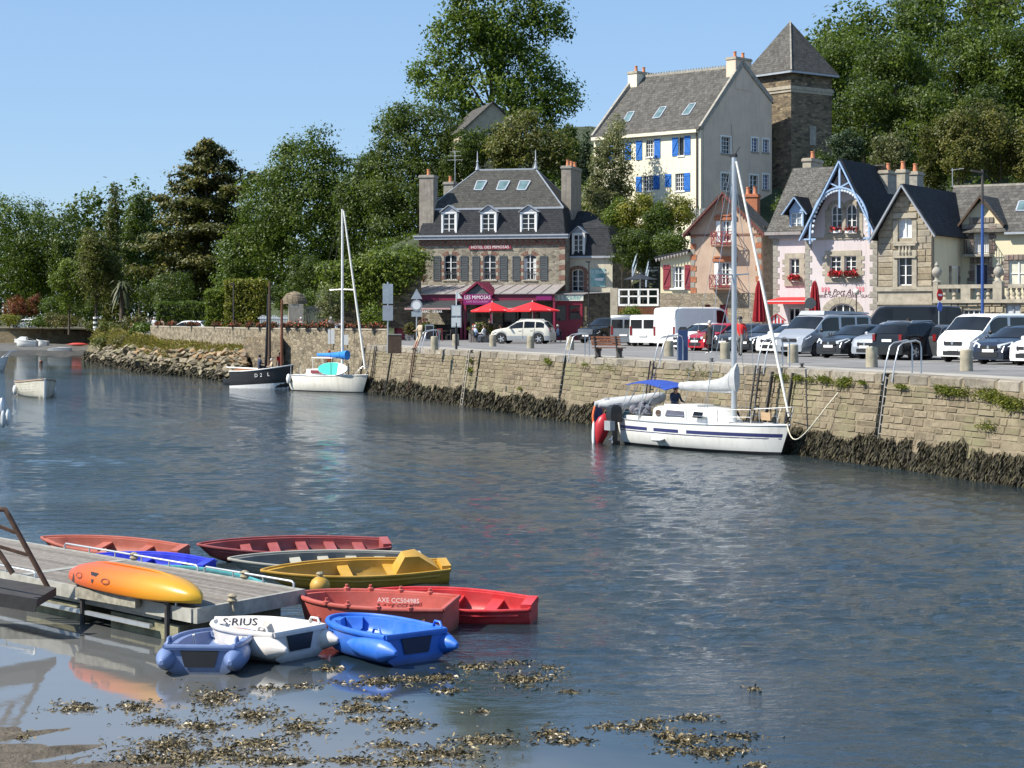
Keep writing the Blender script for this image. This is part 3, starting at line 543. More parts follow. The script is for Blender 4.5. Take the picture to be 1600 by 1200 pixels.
def tr(M, mb):
    mb.v = [tuple(M @ Vector(v)) for v in mb.v]; return mb
def window(root, x0, x1, z0, z1, y=.14, cols=2, rows=3, fm=None, arch=0.0, fw=.07, sill=granite, M=None, name='window', pm=None, cur=False, label=None, mid=.08, sw=.1):
    """frame with glazing bars, pane and sill; M moves it to another wall plane"""
    fm = fm or white; M = M or Matrix(); mb = MB(); pts = rect(x0, x1, z0, z1, arch)
    c = (x0+x1)/2; h = (x1-x0)/2
    topz = lambda x: z1 if not arch else z1-arch+arch*math.sqrt(max(0, 1-((x-c)/h)**2))
    for a, b in zip(pts, pts[1:]+pts[:1]):
        a, b = Vector((a[0], y, a[1])), Vector((b[0], y, b[1])); mb.bar(a, b, fw*1.6, .06, up=(0, 1, 0))
    for k in range(1, cols):
        x = lerp(x0, x1, k/cols); w = mid if (cols % 2 == 0 and k == cols//2) else .035; mb.box(x-w/2, x+w/2, y-.035, y+.025, z0+.01, topz(x)-.01)
    for k in range(1, rows):
        z = lerp(z0, z1-arch*.6, k/rows); mb.box(x0+.02, x1-.02, y-.02, y+.02, z-.018, z+.018)
    o = tr(M, mb).obj(name, fm, root)
    if label: o['label'] = label
    p = MB(); p.sheet([(q[0], y+.03, q[1]) for q in pts]); tr(M, p).obj('pane', pm or glass, o)
    if cur:
        p = MB(); w = (x1-x0)*.22; 
        for a, b in ((x0+.05, x0+.05+w), (x1-.05-w, x1-.05)): p.box(a, b, y+.012, y+.02, z0+.06, (z1-arch)*.5+z0*.5 if cur == 'half' else z1-arch-.05)
        tr(M, p).obj('curtain', curt, o)
    if sill:
        p = MB(); p.box(x0-sw, x1+sw, -.07, y-.04, z0-.12, z0-.004); tr(M, p).obj('sill', sill, o)
    return o
def shutter(root, x0, x1, z0, z1, m, y=-.05, brace=True, louv=False, M=None, flip=False, label=None):
    M = M or Matrix(); mb = MB()
    if louv:
        mb.box(x0, x1, y+.01, y+.03, z0, z1)
        for a, b, c, d in ((x0, x0+.06, z0, z1), (x1-.06, x1, z0, z1), (x0+.06, x1-.06, z1-.08, z1), (x0+.06, x1-.06, z0, z0+.1), (x0+.06, x1-.06, (z0+z1)/2-.05, (z0+z1)/2+.05)): mb.box(a, b, y-.015, y+.012, c, d)
        n = 12
        for k in range(n): z = lerp(z0+.1, z1-.1, (k+.5)/n); mb.bar((x0+.05, y, z), (x1-.05, y, z), .03, .012, up=(0, 1, 1))
    else:
        n = 4
        for k in range(n): mb.box(lerp(x0, x1, k/n)+.004, lerp(x0, x1, (k+1)/n)-.004, y, y+.03, z0, z1)
        if brace:
            for z in (z0+(z1-z0)*.14, z0+(z1-z0)*.86): mb.box(x0+.01, x1-.01, y-.025, y-.002, z-.05, z+.05)
            a, b = (x0+.06, x1-.06) if not flip else (x1-.06, x0+.06)
            mb.bar((a, y-.012, z0+(z1-z0)*.2), (b, y-.012, z0+(z1-z0)*.8), .02, .07, up=(0, 1, 0))
    o = tr(M, mb).obj('shutter', m, root)
    if label: o['label'] = label
    return o
def quoins(root, x, side, z0, z1, h, l, s, m, m2=None, y=-.03, M=None, name='quoin', dep=.2):
    """alternate long and short corner stones, each an object; side=+1 stones run to +x from x"""
    z = z0; k = 0; cache = {}
    while z < z1-.05:
        hh = min(h, z1-z); w = l if k % 2 == 0 else s; key = (round(w, 2), round(hh, 2), k % 2)
        if key not in cache:
            mb = MB(); a, b = (0, w) if side > 0 else (-w, 0); mb.box(a, b, 0, dep, .008, hh-.008); cache[key] = mb.mesh(name, (m2 if (m2 and k % 2) else m))
        o = link(name, cache[key], root); o.matrix_local = (M or Matrix()) @ Matrix.Translation((x, y+random.uniform(-.004, .004), z)); z += hh; k += 1
def chimney(root, x0, x1, y0, y1, z0, z1, m, pots=2, cap=granite, pm=terra, along='x', M=None):
    mb = MB(); mb.box(x0, x1, y0, y1, z0, z1); o = mb.obj('chimney', m, root)
    mb = MB(); mb.box(x0-.07, x1+.07, y0-.07, y1+.07, z1, z1+.14); mb.box(x0-.02, x1+.02, y0-.02, y1+.02, z1+.14, z1+.22); mb.obj('chimney_cap', cap, o)
    for k in range(pots):
        f = (k+.5)/pots; x = lerp(x0, x1, f) if along == 'x' else (x0+x1)/2; y = lerp(y0, y1, f) if along == 'y' else (y0+y1)/2
        mb = MB(); mb.lathe([(.17, 0), (.15, .1), (.12, .42), (.15, .45), (.15, .52)], 10, Matrix.Translation((x, y, z1+.22))); mb.obj('chimney_pot', pm, o, 40)
    return o
def slab(mb, pts, th, m=0):
    p = [Vector(q) for q in pts]; nrm = (p[1]-p[0]).cross(p[2]-p[0]).normalized()
    if nrm.z < 0: nrm = -nrm
    return mb.prism(p, nrm*th, m)
def skylight(root, a, b, c, d, name='skylight'):
    """a,b bottom corners, c,d top corners on the roof plane"""
    a, b, c, d = map(Vector, (a, b, c, d)); n = (b-a).cross(d-a).normalized(); n = n if n.z > 0 else -n
    mb = MB()
    for p, q in ((a, b), (b, c), (c, d), (d, a)): mb.bar(p+n*.06, q+n*.06, .1, .1, up=n)
    o = mb.obj(name, lead, root); mb = MB(); mb.sheet([p+n*.085 for p in (a, b, c, d)]); mb.obj('pane', glass_lt, o); return o
def text(body, size, parent, M, m, ext=.004, sx=1.0, name='lettering', shear=0.0, align='CENTER'):
    cu = bpy.data.curves.new(name, 'FONT'); cu.body = body; cu.size = size; cu.extrude = ext; cu.align_x = align; cu.align_y = 'CENTER'; cu.shear = shear; cu.resolution_u = 2; cu.materials.append(m)
    tmp = bpy.data.objects.new(name, cu); COL.objects.link(tmp); dg = bpy.context.evaluated_depsgraph_get(); me = bpy.data.meshes.new_from_object(tmp.evaluated_get(dg)); me.name = name
    bpy.data.objects.remove(tmp); o = link(name, me, parent); o.matrix_local = M @ Matrix.Diagonal((sx, 1, 1, 1)); return o
RX = Matrix.Rotation(R(90), 4, 'X')
def onwall(x, y, z): return Matrix.Translation((x, y, z)) @ RX

# ---- hotel
f = Fr(655, 157, 15); X1 = f.x(883); zE = f.z(369, 760); zB = f.z(327, 760, .9); zR = f.z(267, 760, 4.6); D = 9.2
hotel = f.root('hotel', 'three storey rubble stone hotel with slate mansard roof above the magenta terrace', 'hotel')
ws = []
for a, b in ((694, 714), (755, 775), (818, 838)): ws.append((f.x(a), f.x(b), f.z(437, a), f.z(398, a), .25))
mb = MB(); outer = [(0, -.3), (X1, -.3), (X1, zE-.25), (0, zE-.25)]
dr = [(f.x(700, 0)+k, f.x(700, 0)+k+2.2, 0.0, 2.4) for k in (.3, 4.6, 7.6)]
face(mb, outer, [rect(*w) for w in ws]+[rect(*q) for q in dr], back=D); mb.obj('wall', rub_hotel, hotel)
for i, w in enumerate(ws):
    window(hotel, *w[:4], arch=w[4], rows=4, cur=(i == 2), fw=.06); x0, x1, z0, z1 = w[:4]; sh = .62
    shutter(hotel, x0-sh-.3, x0-.3, z0-.05, z1-.1, grey_sh, louv=True); shutter(hotel, x1+.3, x1+.3+sh, z0-.05, z1-.1, grey_sh, louv=True)
    quoins(hotel, x0-.001, -1, z0, z1-.2, .3, .3, .2, brick_pl, granite, name='brick_quoin'); quoins(hotel, x1+.001, 1, z0, z1-.2, .3, .3, .2, brick_pl, granite, name='brick_quoin')
    c = (x0+x1)/2; h = (x1-x0)/2
    for k in range(7):                                                                 # voussoirs of the segmental arch
        a0, a1 = math.pi*(k+.06)/7, math.pi*(k+.94)/7; mb = MB(); P = [(c+(h+r)*math.cos(a), -.03, z1-.25+(.25+r*.9)*math.sin(a)) for a, r in ((a0, .02), (a1, .02), (a1, .34), (a0, .34))]
        mb.prism(P, (0, .12, 0)); mb.obj('voussoir', granite if k % 3 == 0 else brick_pl, hotel)
    mb = MB()                                                                          # window guard
    for k in range(7): mb.box(lerp(x0, x1, k/6)-.012, lerp(x0, x1, k/6)+.012, .02, .04, z0+.02, z0+.62)
    mb.box(x0, x1, .015, .045, z0+.62, z0+.66); mb.obj('window_guard', iron, hotel)
for q in dr: window(hotel, *q, rows=2, fm=mat('door_dark', (.05, .04, .04), .5) if 'door_dark' not in MATS else MATS['door_dark'], sill=None, name='door')
quoins(hotel, 0, 1, -.3, zE-.8, .42, .5, .3, brick_pl, granite, name='brick_quoin'); quoins(hotel, X1, -1, -.3, zE-.8, .42, .5, .3, brick_pl, granite, name='brick_quoin')
mb = MB(); mb.box(-.02, X1+.02, -.05, .1, zE-.75, zE-.55); mb.box(-.02, X1+.02, -.04, .1, zE-.35, zE-.26)
for k in range(26): x = lerp(.15, X1-.15, k/25); mb.box(x-.1, x+.1, -.16, -.02, zE-.55, zE-.35)
mb.obj('brick_cornice', brick_pl, hotel)
mb = MB(); mb.box(-.32, X1+.32, -.38, .3, zE-.25, zE-.02); mb.box(-.4, X1+.36, -.46, .26, zE-.02, zE+.1); mb.obj('gutter', lead, hotel)
b0, b1 = .85, D-.85; xl, xr = .75, X1-.75; xa, xb = f.x(746, 4.6), f.x(837, 4.6)
mb = MB(); slab(mb, [(0, .0, zE+.1), (X1, .0, zE+.1), (xr+.35, b0, zB), (xl-.35, b0, zB)], .06); mb.obj('mansard', slate_dk, hotel); mb = MB(); slab(mb, [(xl-.35, b0, zB+.05), (xr+.35, b0, zB+.05), (xb, 4.6, zR), (xa, 4.6, zR)], .06)
slab(mb, [(xl-.35, b1, zB+.05), (xr+.35, b1, zB+.05), (xb, 4.6, zR), (xa, 4.6, zR)], .06); slab(mb, [(0, D, zE+.1), (X1, D, zE+.1), (xr+.35, b1, zB), (xl-.35, b1, zB)], .06); mb.obj('roof', slate, hotel)
mb = MB(); slab(mb, [(xr+.35, b0, zB+.05), (xr+.35, b1, zB+.05), (xb, 4.6, zR)], .06); slab(mb, [(xl-.35, b0, zB+.05), (xl-.35, b1, zB+.05), (xa, 4.6, zR)], .06)
mb.obj('roof', slate_y, hotel); mb = MB(); slab(mb, [(X1, 0, zE+.1), (X1, D, zE+.1), (xr+.35, b1, zB), (xr+.35, b0, zB)], .06); slab(mb, [(0, 0, zE+.1), (0, D, zE+.1), (xl-.35, b1, zB), (xl-.35, b0, zB)], .06); mb.obj('mansard', slate_dky, hotel)
mb = MB(); mb.box(xl-.45, xr+.45, b0-.12, b0+.02, zB-.03, zB+.12); mb.bar((xa-.1, 4.6, zR+.08), (xb+.1, 4.6, zR+.08), .16, .12)
for a in ((xl-.35, b0, zB+.1), (xl-.35, b1, zB+.1)): mb.bar(a, (xa, 4.6, zR+.08), .1, .07)
for a in ((xr+.35, b0, zB+.1), (xr+.35, b1, zB+.1)): mb.bar(a, (xb, 4.6, zR+.08), .1, .07)
mb.obj('ridge_flashing', lead, hotel)
for x in (xa, xb):
    mb = MB(); mb.lathe([(.2, 0), (.09, .35), (.06, .6), (.12, .68), (.05, .78), (.03, 1.5), (.005, 1.6)], 8, Matrix.Translation((x, 4.6, zR+.1))); mb.obj('finial', lead, hotel, 40)
for a, b in ((692, 712), (753, 774), (815, 837)):                                      # mansard dormers
    x0, x1 = f.x(a, .1)+.05, f.x(b, .1)-.05; z0, z1 = zE+.16, f.z(333, a, .1); zt = f.z(324, a, .1)
    mb = MB(); mb.box(x0-.16, x0-.03, .02, 1.2, z0, z1); mb.box(x1+.03, x1+.16, .02, 1.2, z0, z1); mb.box(x0-.16, x1+.16, .02, .14, z1-.05, z1+.08); o = mb.obj('dormer', white, hotel)
    window(hotel, x0, x1, z0+.03, z1-.06, y=.1, rows=4, sill=None, fw=.06, name='dormer_window')
    mb = MB(); c = (x0+x1)/2; zt = z1+.62
    for sgn in (-1, 1): slab(mb, [(c, -.1, zt), (c, 1.6, zt), (c+sgn*((x1-x0)/2+.28), 1.6, z1+.05), (c+sgn*((x1-x0)/2+.28), -.1, z1+.05)], .05)
    mb.prism([(x0-.12, .05, z1+.06), (x1+.12, .05, z1+.06), (c, .05, zt-.03)], (0, .1, 0)); mb.obj('dormer_roof', lead, o)
def roofpt(px, py, y0, z0, y1, z1):                                                   # pixel to a point of the sloping roof plane
    t = .5
    for _ in range(12):
        d = lerp(y0, y1, t); z = lerp(z0, z1, t); zz = f.z(py, px, d); t += (zz-z)/(z1-z0)*.9
    d = lerp(y0, y1, t); return Vector((f.x(px, d), d, lerp(z0, z1, t)+.06))
for x0, x1 in ((741, 757), (776, 793), (808, 825)):
    skylight(hotel, *[roofpt(px, py, b0, zB+.05, 4.6, zR) for px, py in ((x0, 299), (x1-4, 299), (x1+4, 285), (x0+5, 285))])
mb_ = chimney(hotel, f.x(653), f.x(675), .35, 1.6, zE-.05, f.z(277, 664), mat('chimney_render', (.27, .24, .2), .9, .25, 2, 20, .3, .01, streak=(.15, .13, .12)), 1, cap=granite_gr)
chimney(hotel, f.x(877, 2.8), f.x(892, 2.8), 2.8, 6.6, zE-.1, f.z(263, 884, 2.8), MATS['chimney_render'], 3, along='y', cap=granite_gr)
chimney(hotel, f.x(693, 5), f.x(708, 5), 5, 6.2, zE+1, f.z(288, 700, 5), granite_gr, 1, cap=granite_gr)
mb = MB(); mb.box(f.x(733), f.x(799), -.09, -.02, f.z(389.5, 766), f.z(383, 766)); sg = mb.obj('name_board', wine, hotel)
text('HÔTEL DES MIMOSAS', .34, sg, onwall((f.x(733)+f.x(799))/2, -.1, f.z(386.3, 766)), white, sx=.98)
mb = MB(); xx = f.x(711, 6); mb.tube([(xx, 6, zB), (xx, 6, f.z(236, 711, 6))], .03, 6); zt = f.z(250, 711, 6)
for k, l in ((0, .7), (.35, .55), (.7, .4)): mb.tube([(xx-l, 6, zt+k), (xx+l, 6, zt+k)], .015, 4)
mb.obj('aerial', galv, hotel)
# ---- hotel terrace: glazed veranda with magenta posts, zinc roof, awnings
V = 4.2; vx0, vx1 = f.x(613, -V), f.x(868, -V); vz = f.z(460, 740, -V); vt = f.z(446, 740, 0)
ver = f.root('veranda', 'magenta timber terrace with pinkish zinc roof along the hotel front', 'veranda')
n = 12
for k in range(n):
    a0, a1 = k/n, (k+1)/n; mb = MB(); slab(mb, [(lerp(vx0, vx1, a0)+.012, -V-.25, vz), (lerp(vx0, vx1, a1)-.012, -V-.25, vz), (lerp(.2, X1, a1)-.012, -.03, vt), (lerp(.2, X1, a0)+.012, -.03, vt)], .05); mb.obj('roof_panel', zinc, ver)
mb = MB()
for k in range(n+1): mb.bar((lerp(vx0, vx1, k/n), -V-.25, vz+.07), (lerp(.2, X1, k/n), -.04, vt+.07), .05, .06)
mb.obj('roof_seams', zinc, ver)
mb = MB(); mb.box(vx0+.1, vx1-.05, -V-.1, -V+.1, vz-.52, vz-.02); mb.obj('fascia', magenta, ver)
for px in (618, 634, 721, 727, 768, 834, 866):
    x = f.x(px, -V); mb = MB(); mb.box(x-.09, x+.09, -V-.07, -V+.09, 0, vz-.52); mb.obj('post', magenta, ver)
mb = MB(); xa_, xb_ = vx0+.1, f.x(640, -V); mb.box(xa_+.1, xb_, -V, -V+.06, .0, 1.05); mb.box(vx0+.12, vx0+.2, -V+.1, -.1, 0, 1.05); mb.obj('low_panel', mat('rose_paint', (.45, .06, .1), .5, .1, 3), ver)
mb = MB(); mb.sheet([(xa_+.12, -V+.03, 1.06), (xb_-.1, -V+.03, 1.06), (xb_-.1, -V+.03, vz-.55), (xa_+.12, -V+.03, vz-.55)]); mb.obj('pane', glass, ver)
gx0, gx1 = f.x(722, -V-.3), f.x(771, -V-.3); gc = (gx0+gx1)/2; gz = f.z(441, 747, -V-.3); mb = MB(); yb = -V-.35
for sgn, gx in ((-1, gx0), (1, gx1)):
    mb.bar((gc, yb, gz), (gx, yb, vz-.05), .16, .24, up=(0, 1, 0)); slab(mb, [(gc, yb, gz+.02), (gc, -1.2, gz+.02), (gx, -V+.8, vz+.02), (gx, yb, vz+.02)], .05)
mb.obj('gablet', magenta, ver)
mb = MB(); mb.prism([(gx0+.2, yb+.1, vz-.02), (gx1-.2, yb+.1, vz-.02), (gc, yb+.1, gz-.2)], (0, .08, 0)); mb.obj('gablet_panel', grey_sh, ver)
sx0, sx1 = f.x(724, yb-.1), f.x(768, yb-.1); mb = MB(); mb.box(sx0, sx1, yb-.1, yb-.02, f.z(476, 747, yb), f.z(460, 747, yb)); sg = mb.obj('name_board', mat('sign_purple', (.2, .008, .11), .4, .05), ver)
text('LES MIMOSAS', .42, sg, onwall((sx0+sx1)/2, yb-.105, f.z(465, 747, yb)), white, sx=.86); text('CAFÉ RESTAURANT', .22, sg, onwall((sx0+sx1)/2, yb-.105, f.z(471.5, 747, yb)), mat('pink_print', (.6, .25, .42), .6), sx=.95)
mb = MB(); x0, x1 = f.x(838, -V-.12), f.x(862, -V-.12); mb.box(x0, x1, -V-.16, -V-.105, f.z(469, 850, -V), f.z(461, 850, -V)); mb.obj('sign_panel', MATS['sign_purple'], ver)
awn = mat('charcoal_awning', (.03, .032, .034), .8, .15, 4)
for (p0, p1, pt0, pt1) in ((632, 704, 650, 717), (768, 830, 770, 834)):
    mb = MB(); yo = -V-1.9; zt, zb = vz-.5, f.z(481, 680, yo); a = [(f.x(pt0, -V-.1), -V-.11, zt), (f.x(pt1, -V-.1), -V-.11, zt), (f.x(p1, yo), yo, zb), (f.x(p0, yo), yo, zb)]; slab(mb, a, .02)
    mb.add([a[1], a[2], (a[2][0], a[2][1], zb-.02), (a[1][0], a[1][1], zb-.02)], [(0, 1, 2, 3)]); aw = mb.obj('awning', awn, ver)
    mb = MB(); mb.box(a[3][0], a[2][0], yo-.03, yo+.02, zb-.13, zb); mb.obj('valance_bar', mat('pink_bar', (.5, .3, .3), .5) if 'pink_bar' not in MATS else MATS['pink_bar'], aw)
    if p0 < 700: text('TABAC · LE BAR', .26, aw, onwall((a[3][0]+a[2][0])/2+.3, yo-.035, zb-.3), white)
mb = MB(); mb.box(f.x(732, -1), f.x(741, -1), -.6, -.02, 0, vt-.3); mb.obj('pier', granite, ver)
mb = MB(); mb.box(f.x(640, -1), f.x(719, -1), -1.6, -1.5, 0, 1.15); mb.box(f.x(640, -1), f.x(719, -1), -1.75, -1.4, 1.15, 1.22); mb.obj('bar_counter', mat('bar_dark', (.03, .025, .022), .5, .2, 4), ver)
# ---- annex right of the hotel
f2 = Fr(884, 155.5, 15); A1 = f2.x(957); DA = f2.d(986, A1); zE2 = f2.z(403, 920)
annex = f2.root('annex', 'small cream rendered annex with slate mansard roof right of the hotel', 'house')
w = (f2.x(894), f2.x(912), f2.z(455, 900), f2.z(421, 900)); mb = MB(); face(mb, [(0, -.3), (A1, -.3), (A1, zE2), (0, zE2)], [rect(*w, .22)], back=DA)
mb.obj('wall', mat('annex_render', (.55, .51, .4), .9, .12, 1.2, 30, .3, .006, streak=(.38, .35, .27)), annex)
mb = MB(); mb.box(A1+.003, A1+.05, .1, DA, -.3, zE2-.02); mb.obj('side_wall', rub_dark, annex)
window(annex, *w, arch=.22, rows=4, fw=.06); quoins(annex, w[0], -1, w[2]-.1, w[3]+.1, .24, .38, .3, brick_pl, name='brick_quoin'); quoins(annex, w[1], 1, w[2]-.1, w[3]+.1, .24, .38, .3, brick_pl, name='brick_quoin')
for k in range(7):
    c, h = (w[0]+w[1])/2, (w[1]-w[0])/2; a0, a1 = math.pi*(k+.05)/7, math.pi*(k+.95)/7; mb = MB()
    mb.prism([(c+(h+r)*math.cos(a), -.032, w[3]-.22+(.24+r*.8)*math.sin(a)) for a, r in ((a0, .02), (a1, .02), (a1, .36), (a0, .36))], (0, .12, 0)); mb.obj('voussoir', brick_pl, annex)
zM = f2.z(357, 950, 1); mb = MB(); mb.box(-.1, A1+.2, -.25, .1, zE2-.02, zE2+.16); mb.box(A1-.1, A1+.25, .1, DA, zE2-.02, zE2+.16); mb.obj('gutter', lead, annex)
zT = f2.z(331, 915, 4); mb = MB(); slab(mb, [(0, -.1, zE2+.16), (A1+.15, -.1, zE2+.16), (A1-.55, .9, zM), (0, .9, zM)], .05); slab(mb, [(0, .9, zM), (A1-.55, .9, zM), (A1*.25, DA*.5, zT), (0, DA*.5, zT)], .05); mb.obj('roof', slate_dk, annex)
mb = MB(); slab(mb, [(A1+.15, -.1, zE2+.16), (A1+.15, DA, zE2+.16), (A1-.55, DA-.9, zM), (A1-.55, .9, zM)], .05); slab(mb, [(A1-.55, .9, zM), (A1-.55, DA-.9, zM), (A1*.25, DA*.5, zT)], .05); mb.obj('roof', slate_dky, annex)
x0, x1 = f2.x(894, 0), f2.x(914, 0); z0, z1 = zE2+.2, f2.z(366, 903); mb = MB(); mb.box(x0, x0+.13, -.1, 1, z0, z1); mb.box(x1-.13, x1, -.1, 1, z0, z1); mb.box(x0, x1, -.1, .05, z1-.03, z1+.1); o = mb.obj('dormer', white, annex)
window(annex, x0+.15, x1-.15, z0, z1-.05, y=0, rows=4, sill=None, fw=.06, name='dormer_window'); c = (x0+x1)/2; mb = MB()
for sg_ in (-1, 1): slab(mb, [(c, -.25, z1+.62), (c, 1.3, z1+.62), (c+sg_*((x1-x0)/2+.12), 1.3, z1+.04), (c+sg_*((x1-x0)/2+.12), -.25, z1+.04)], .05)
mb.prism([(x0, -.06, z1+.1), (x1, -.06, z1+.1), (c, -.06, z1+.58)], (0, .06, 0)); mb.obj('dormer_roof', lead, o)
mb = MB(); mb.box(f2.x(923), f2.x(946), -.06, -.01, f2.z(448, 935), f2.z(420, 935)); po = mb.obj('painted_panel', mat('sea_print', (.08, .42, .45), .6, .5, 1.2, c2=(.45, .68, .66)), annex)
text('A L\'Ecailler', .36, po, onwall(f2.x(934.5), -.065, f2.z(425, 935)), white, shear=.2)
mb = MB(); mb.prism([(f2.x(930), -.066, f2.z(438, 935)), (f2.x(942), -.066, f2.z(439, 935)), (f2.x(944), -.066, f2.z(434, 935)), (f2.x(929), -.066, f2.z(435, 935))], (0, .003, 0)); mb.obj('boat_print', white, po)
# lean-to shop in front of the annex
yl = -3.8; lz, lt = f2.z(470, 890, yl), f2.z(458, 930, -.05)
leanto = f2.root('shop', 'dark red oyster shop front with teal sign under a lean-to roof', 'shop'); lx0, lx1, lx2 = f2.x(864, yl), f2.x(910, yl), f2.x(957, 0)
mb = MB(); slab(mb, [(lx0, yl-.2, lz+.5), (lx1+.3, yl-.2, lz+.5), (A1, -.02, lt), (0, -.02, lt)], .07); mb.obj('roof', zinc, leanto)
wn_ = (f2.x(888, yl), f2.x(907, yl), f2.z(500, 890, yl), f2.z(476, 890, yl)); wn2 = (f2.x(868, yl), f2.x(885, yl), f2.z(502, 890, yl), f2.z(476, 890, yl)); mb = MB()
face(mb, [(lx0, 0), (lx1, 0), (lx1, lz), (lx0, lz)], [rect(*wn_), rect(*wn2)], y=yl, back=yl+.25); mb.obj('shop_front', mat('shop_red', (.22, .012, .03), .45, .15, 3), leanto)
window(leanto, *wn_, y=yl+.08, cols=1, rows=1, fm=MATS['shop_red'], sill=None); window(leanto, *wn2, y=yl+.08, cols=1, rows=1, fm=MATS['shop_red'], sill=None)
mb = MB(); mb.box(lx0-.05, lx1+.1, yl-.12, yl-.01, lz, lz+.52); sg = mb.obj('sign_band', mat('sign_cream', (.62, .62, .55), .6, .1), leanto); text('A L\'Ecailler', .5, sg, onwall((lx0+lx1)/2, yl-.125, lz+.25), mat('teal_print', (.03, .3, .3), .5), shear=.25)
mb = MB(); mb.prism([(lx1, yl+.1, 0), (lx1+.02, yl+.1, lz+.45), (A1-.1, -.03, lt-.03), (A1-.1, -.03, 0)], (.3, 0, 0)); mb.obj('side_wall', rub_dark, leanto)
# ---- peach house
g = Fr(1079, 132, 24); P1 = g.x(1190); DP = g.d(1208, P1); zc = g.z(360, 1079)
peach = g.root('peach_house', 'narrow peach gabled house with scalloped red bargeboards and two balconies', 'house')
cx = g.x(1133); za = g.z(301, 1133); zbase = g.z(458, 1130)
w1 = (g.x(1126), g.x(1142), g.z(378, 1133), g.z(345, 1133)); w2 = (g.x(1123), g.x(1143), g.z(445, 1133), g.z(410, 1133))
peach_m = mat('peach_render', (.48, .34, .25), .9, .14, .9, 30, .3, .006, c2=(.54, .41, .31))
mb = MB(); face(mb, [(0, zbase), (P1, zbase), (P1, zc), (cx, za), (0, zc)], [rect(*w1), rect(*w2)], back=.4); mb.obj('wall', peach_m, peach)
mb = MB(); face(mb, [(-.04, -.3), (P1+.04, -.3), (P1+.04, zbase), (-.04, zbase)], [rect(g.x(1102), g.x(1110), 0, g.z(476, 1106)), rect(g.x(1125), g.x(1137), 0, g.z(476, 1130))], y=-.05, back=.4); mb.obj('stone_base', rub_base, peach)
for a, b in ((1102, 1110), (1125, 1137)): window(peach, g.x(a), g.x(b), 0, g.z(476, a), cols=1, rows=1, sill=None, fm=wine, pm=wine, name='door')
mb = MB(); mb.box(0, P1-.03, .4, DP, -.3, zc); mb.box(P1-.03, P1+.02, .4, DP, -.3, zc+.2); mb.obj('side_wall', rub_base, peach)
mb = MB(); mb.box(-.02, P1+.02, -.035, .05, zc-.42, zc-.28); mb.obj('brick_band', brick_pl, peach)
window(peach, *w1, rows=3, cur=True, sill=brick_pl); window(peach, *w2, rows=3, cur=True, sill=brick_pl)
for w in (w1, w2):
    mb = MB(); mb.box(w[0]-.42, w[1]+.42, -.1, .02, w[3]+.05, w[3]+.32); mb.box(w[0]-.3, w[1]+.3, -.16, .02, w[3]+.322, w[3]+.42); mb.obj('brick_lintel', brick_or, peach)
    mb = MB(); mb.box(w[0]-.3, w[0]-.02, -.04, .03, w[2], w[3]); mb.box(w[1]+.02, w[1]+.3, -.04, .03, w[2], w[3]); mb.obj('window_surround', white, peach)
for w, nm in ((w1, 0), (w2, 1)):                                                      # balconies with crossed balusters
    bx0, bx1 = w[0]-.4, w[1]+.35; zb = w[2]-.22; mb = MB(); mb.box(bx0, bx1, -.85, -.02, zb-.12, zb); bo = mb.obj('balcony', brick_pl, peach); mb = MB()
    for yy in (-.82,): 
        for z in (zb+.06, zb+.85): mb.box(bx0, bx1, yy-.02, yy+.02, z, z+.05)
        k = 4
        for i in range(k): a, b = lerp(bx0, bx1, i/k), lerp(bx0, bx1, (i+1)/k); mb.bar((a, yy, zb+.1), (b, yy, zb+.85), .03); mb.bar((b, yy, zb+.1), (a, yy, zb+.85), .03); mb.box(a-.02, a+.02, yy-.025, yy+.025, zb, zb+.9)
        mb.box(bx1-.02, bx1+.02, yy-.025, yy+.025, zb, zb+.9)
    for xx in (bx0, bx1): mb.box(xx-.02, xx+.02, -.8, -.02, zb+.85, zb+.9); mb.bar((xx, -.8, zb+.1), (xx, -.05, zb+.85), .03); mb.bar((xx, -.05, zb+.1), (xx, -.8, zb+.85), .03)
    mb.obj('railing', wine, bo)
quoins(peach, 0, 1, zbase, zc-.4, .38, .42, .3, brick_or, granite_gr, name='brick_quoin'); quoins(peach, P1, -1, zbase, zc-.4, .38, .42, .3, brick_or, granite_gr, name='brick_quoin')
mb = MB(); ov = .55; sl = (za-zc)/cx; sr = (za-zc)/(P1-cx)
zL, zRr = zc-.35*sl, zc-.35*sr
slab(mb, [(-.35, -ov, zL), (cx, -ov, za), (cx, DP+.2, za), (-.35, DP+.2, zL)], .1); slab(mb, [(P1+.35, -ov, zRr), (cx, -ov, za), (cx, DP+.2, za), (P1+.35, DP+.2, zRr)], .1); mb.obj('roof', slate_oldy, peach)
mb = MB()
for (xa2, z2) in ((-.35, zL), (P1+.35, zRr)):
    mb.bar((xa2, -ov, z2-.04), (cx, -ov, za-.04), .07, .2, up=(0, 1, 0)); n = 15
    for k in range(n):
        t = (k+.5)/n; x, z = lerp(xa2, cx, t), lerp(z2, za, t); mb.prism([(x-.11, -ov-.02, z-.06), (x+.11, -ov-.02, z-.06), (x, -ov-.02, z-.34)], (0, .04, 0))
mb.bar((cx, -ov, za), (cx, -ov, za-1.4), .06); mb.obj('bargeboard', mat('barge_red', (.17, .05, .04), .6, .2, 4), peach)
chimney(peach, g.x(1161, 4.5), g.x(1183, 4.5), 4.5, 5.2, zc+.4, g.z(308, 1172, 4.5), brick_or, 2, cap=brick_or)
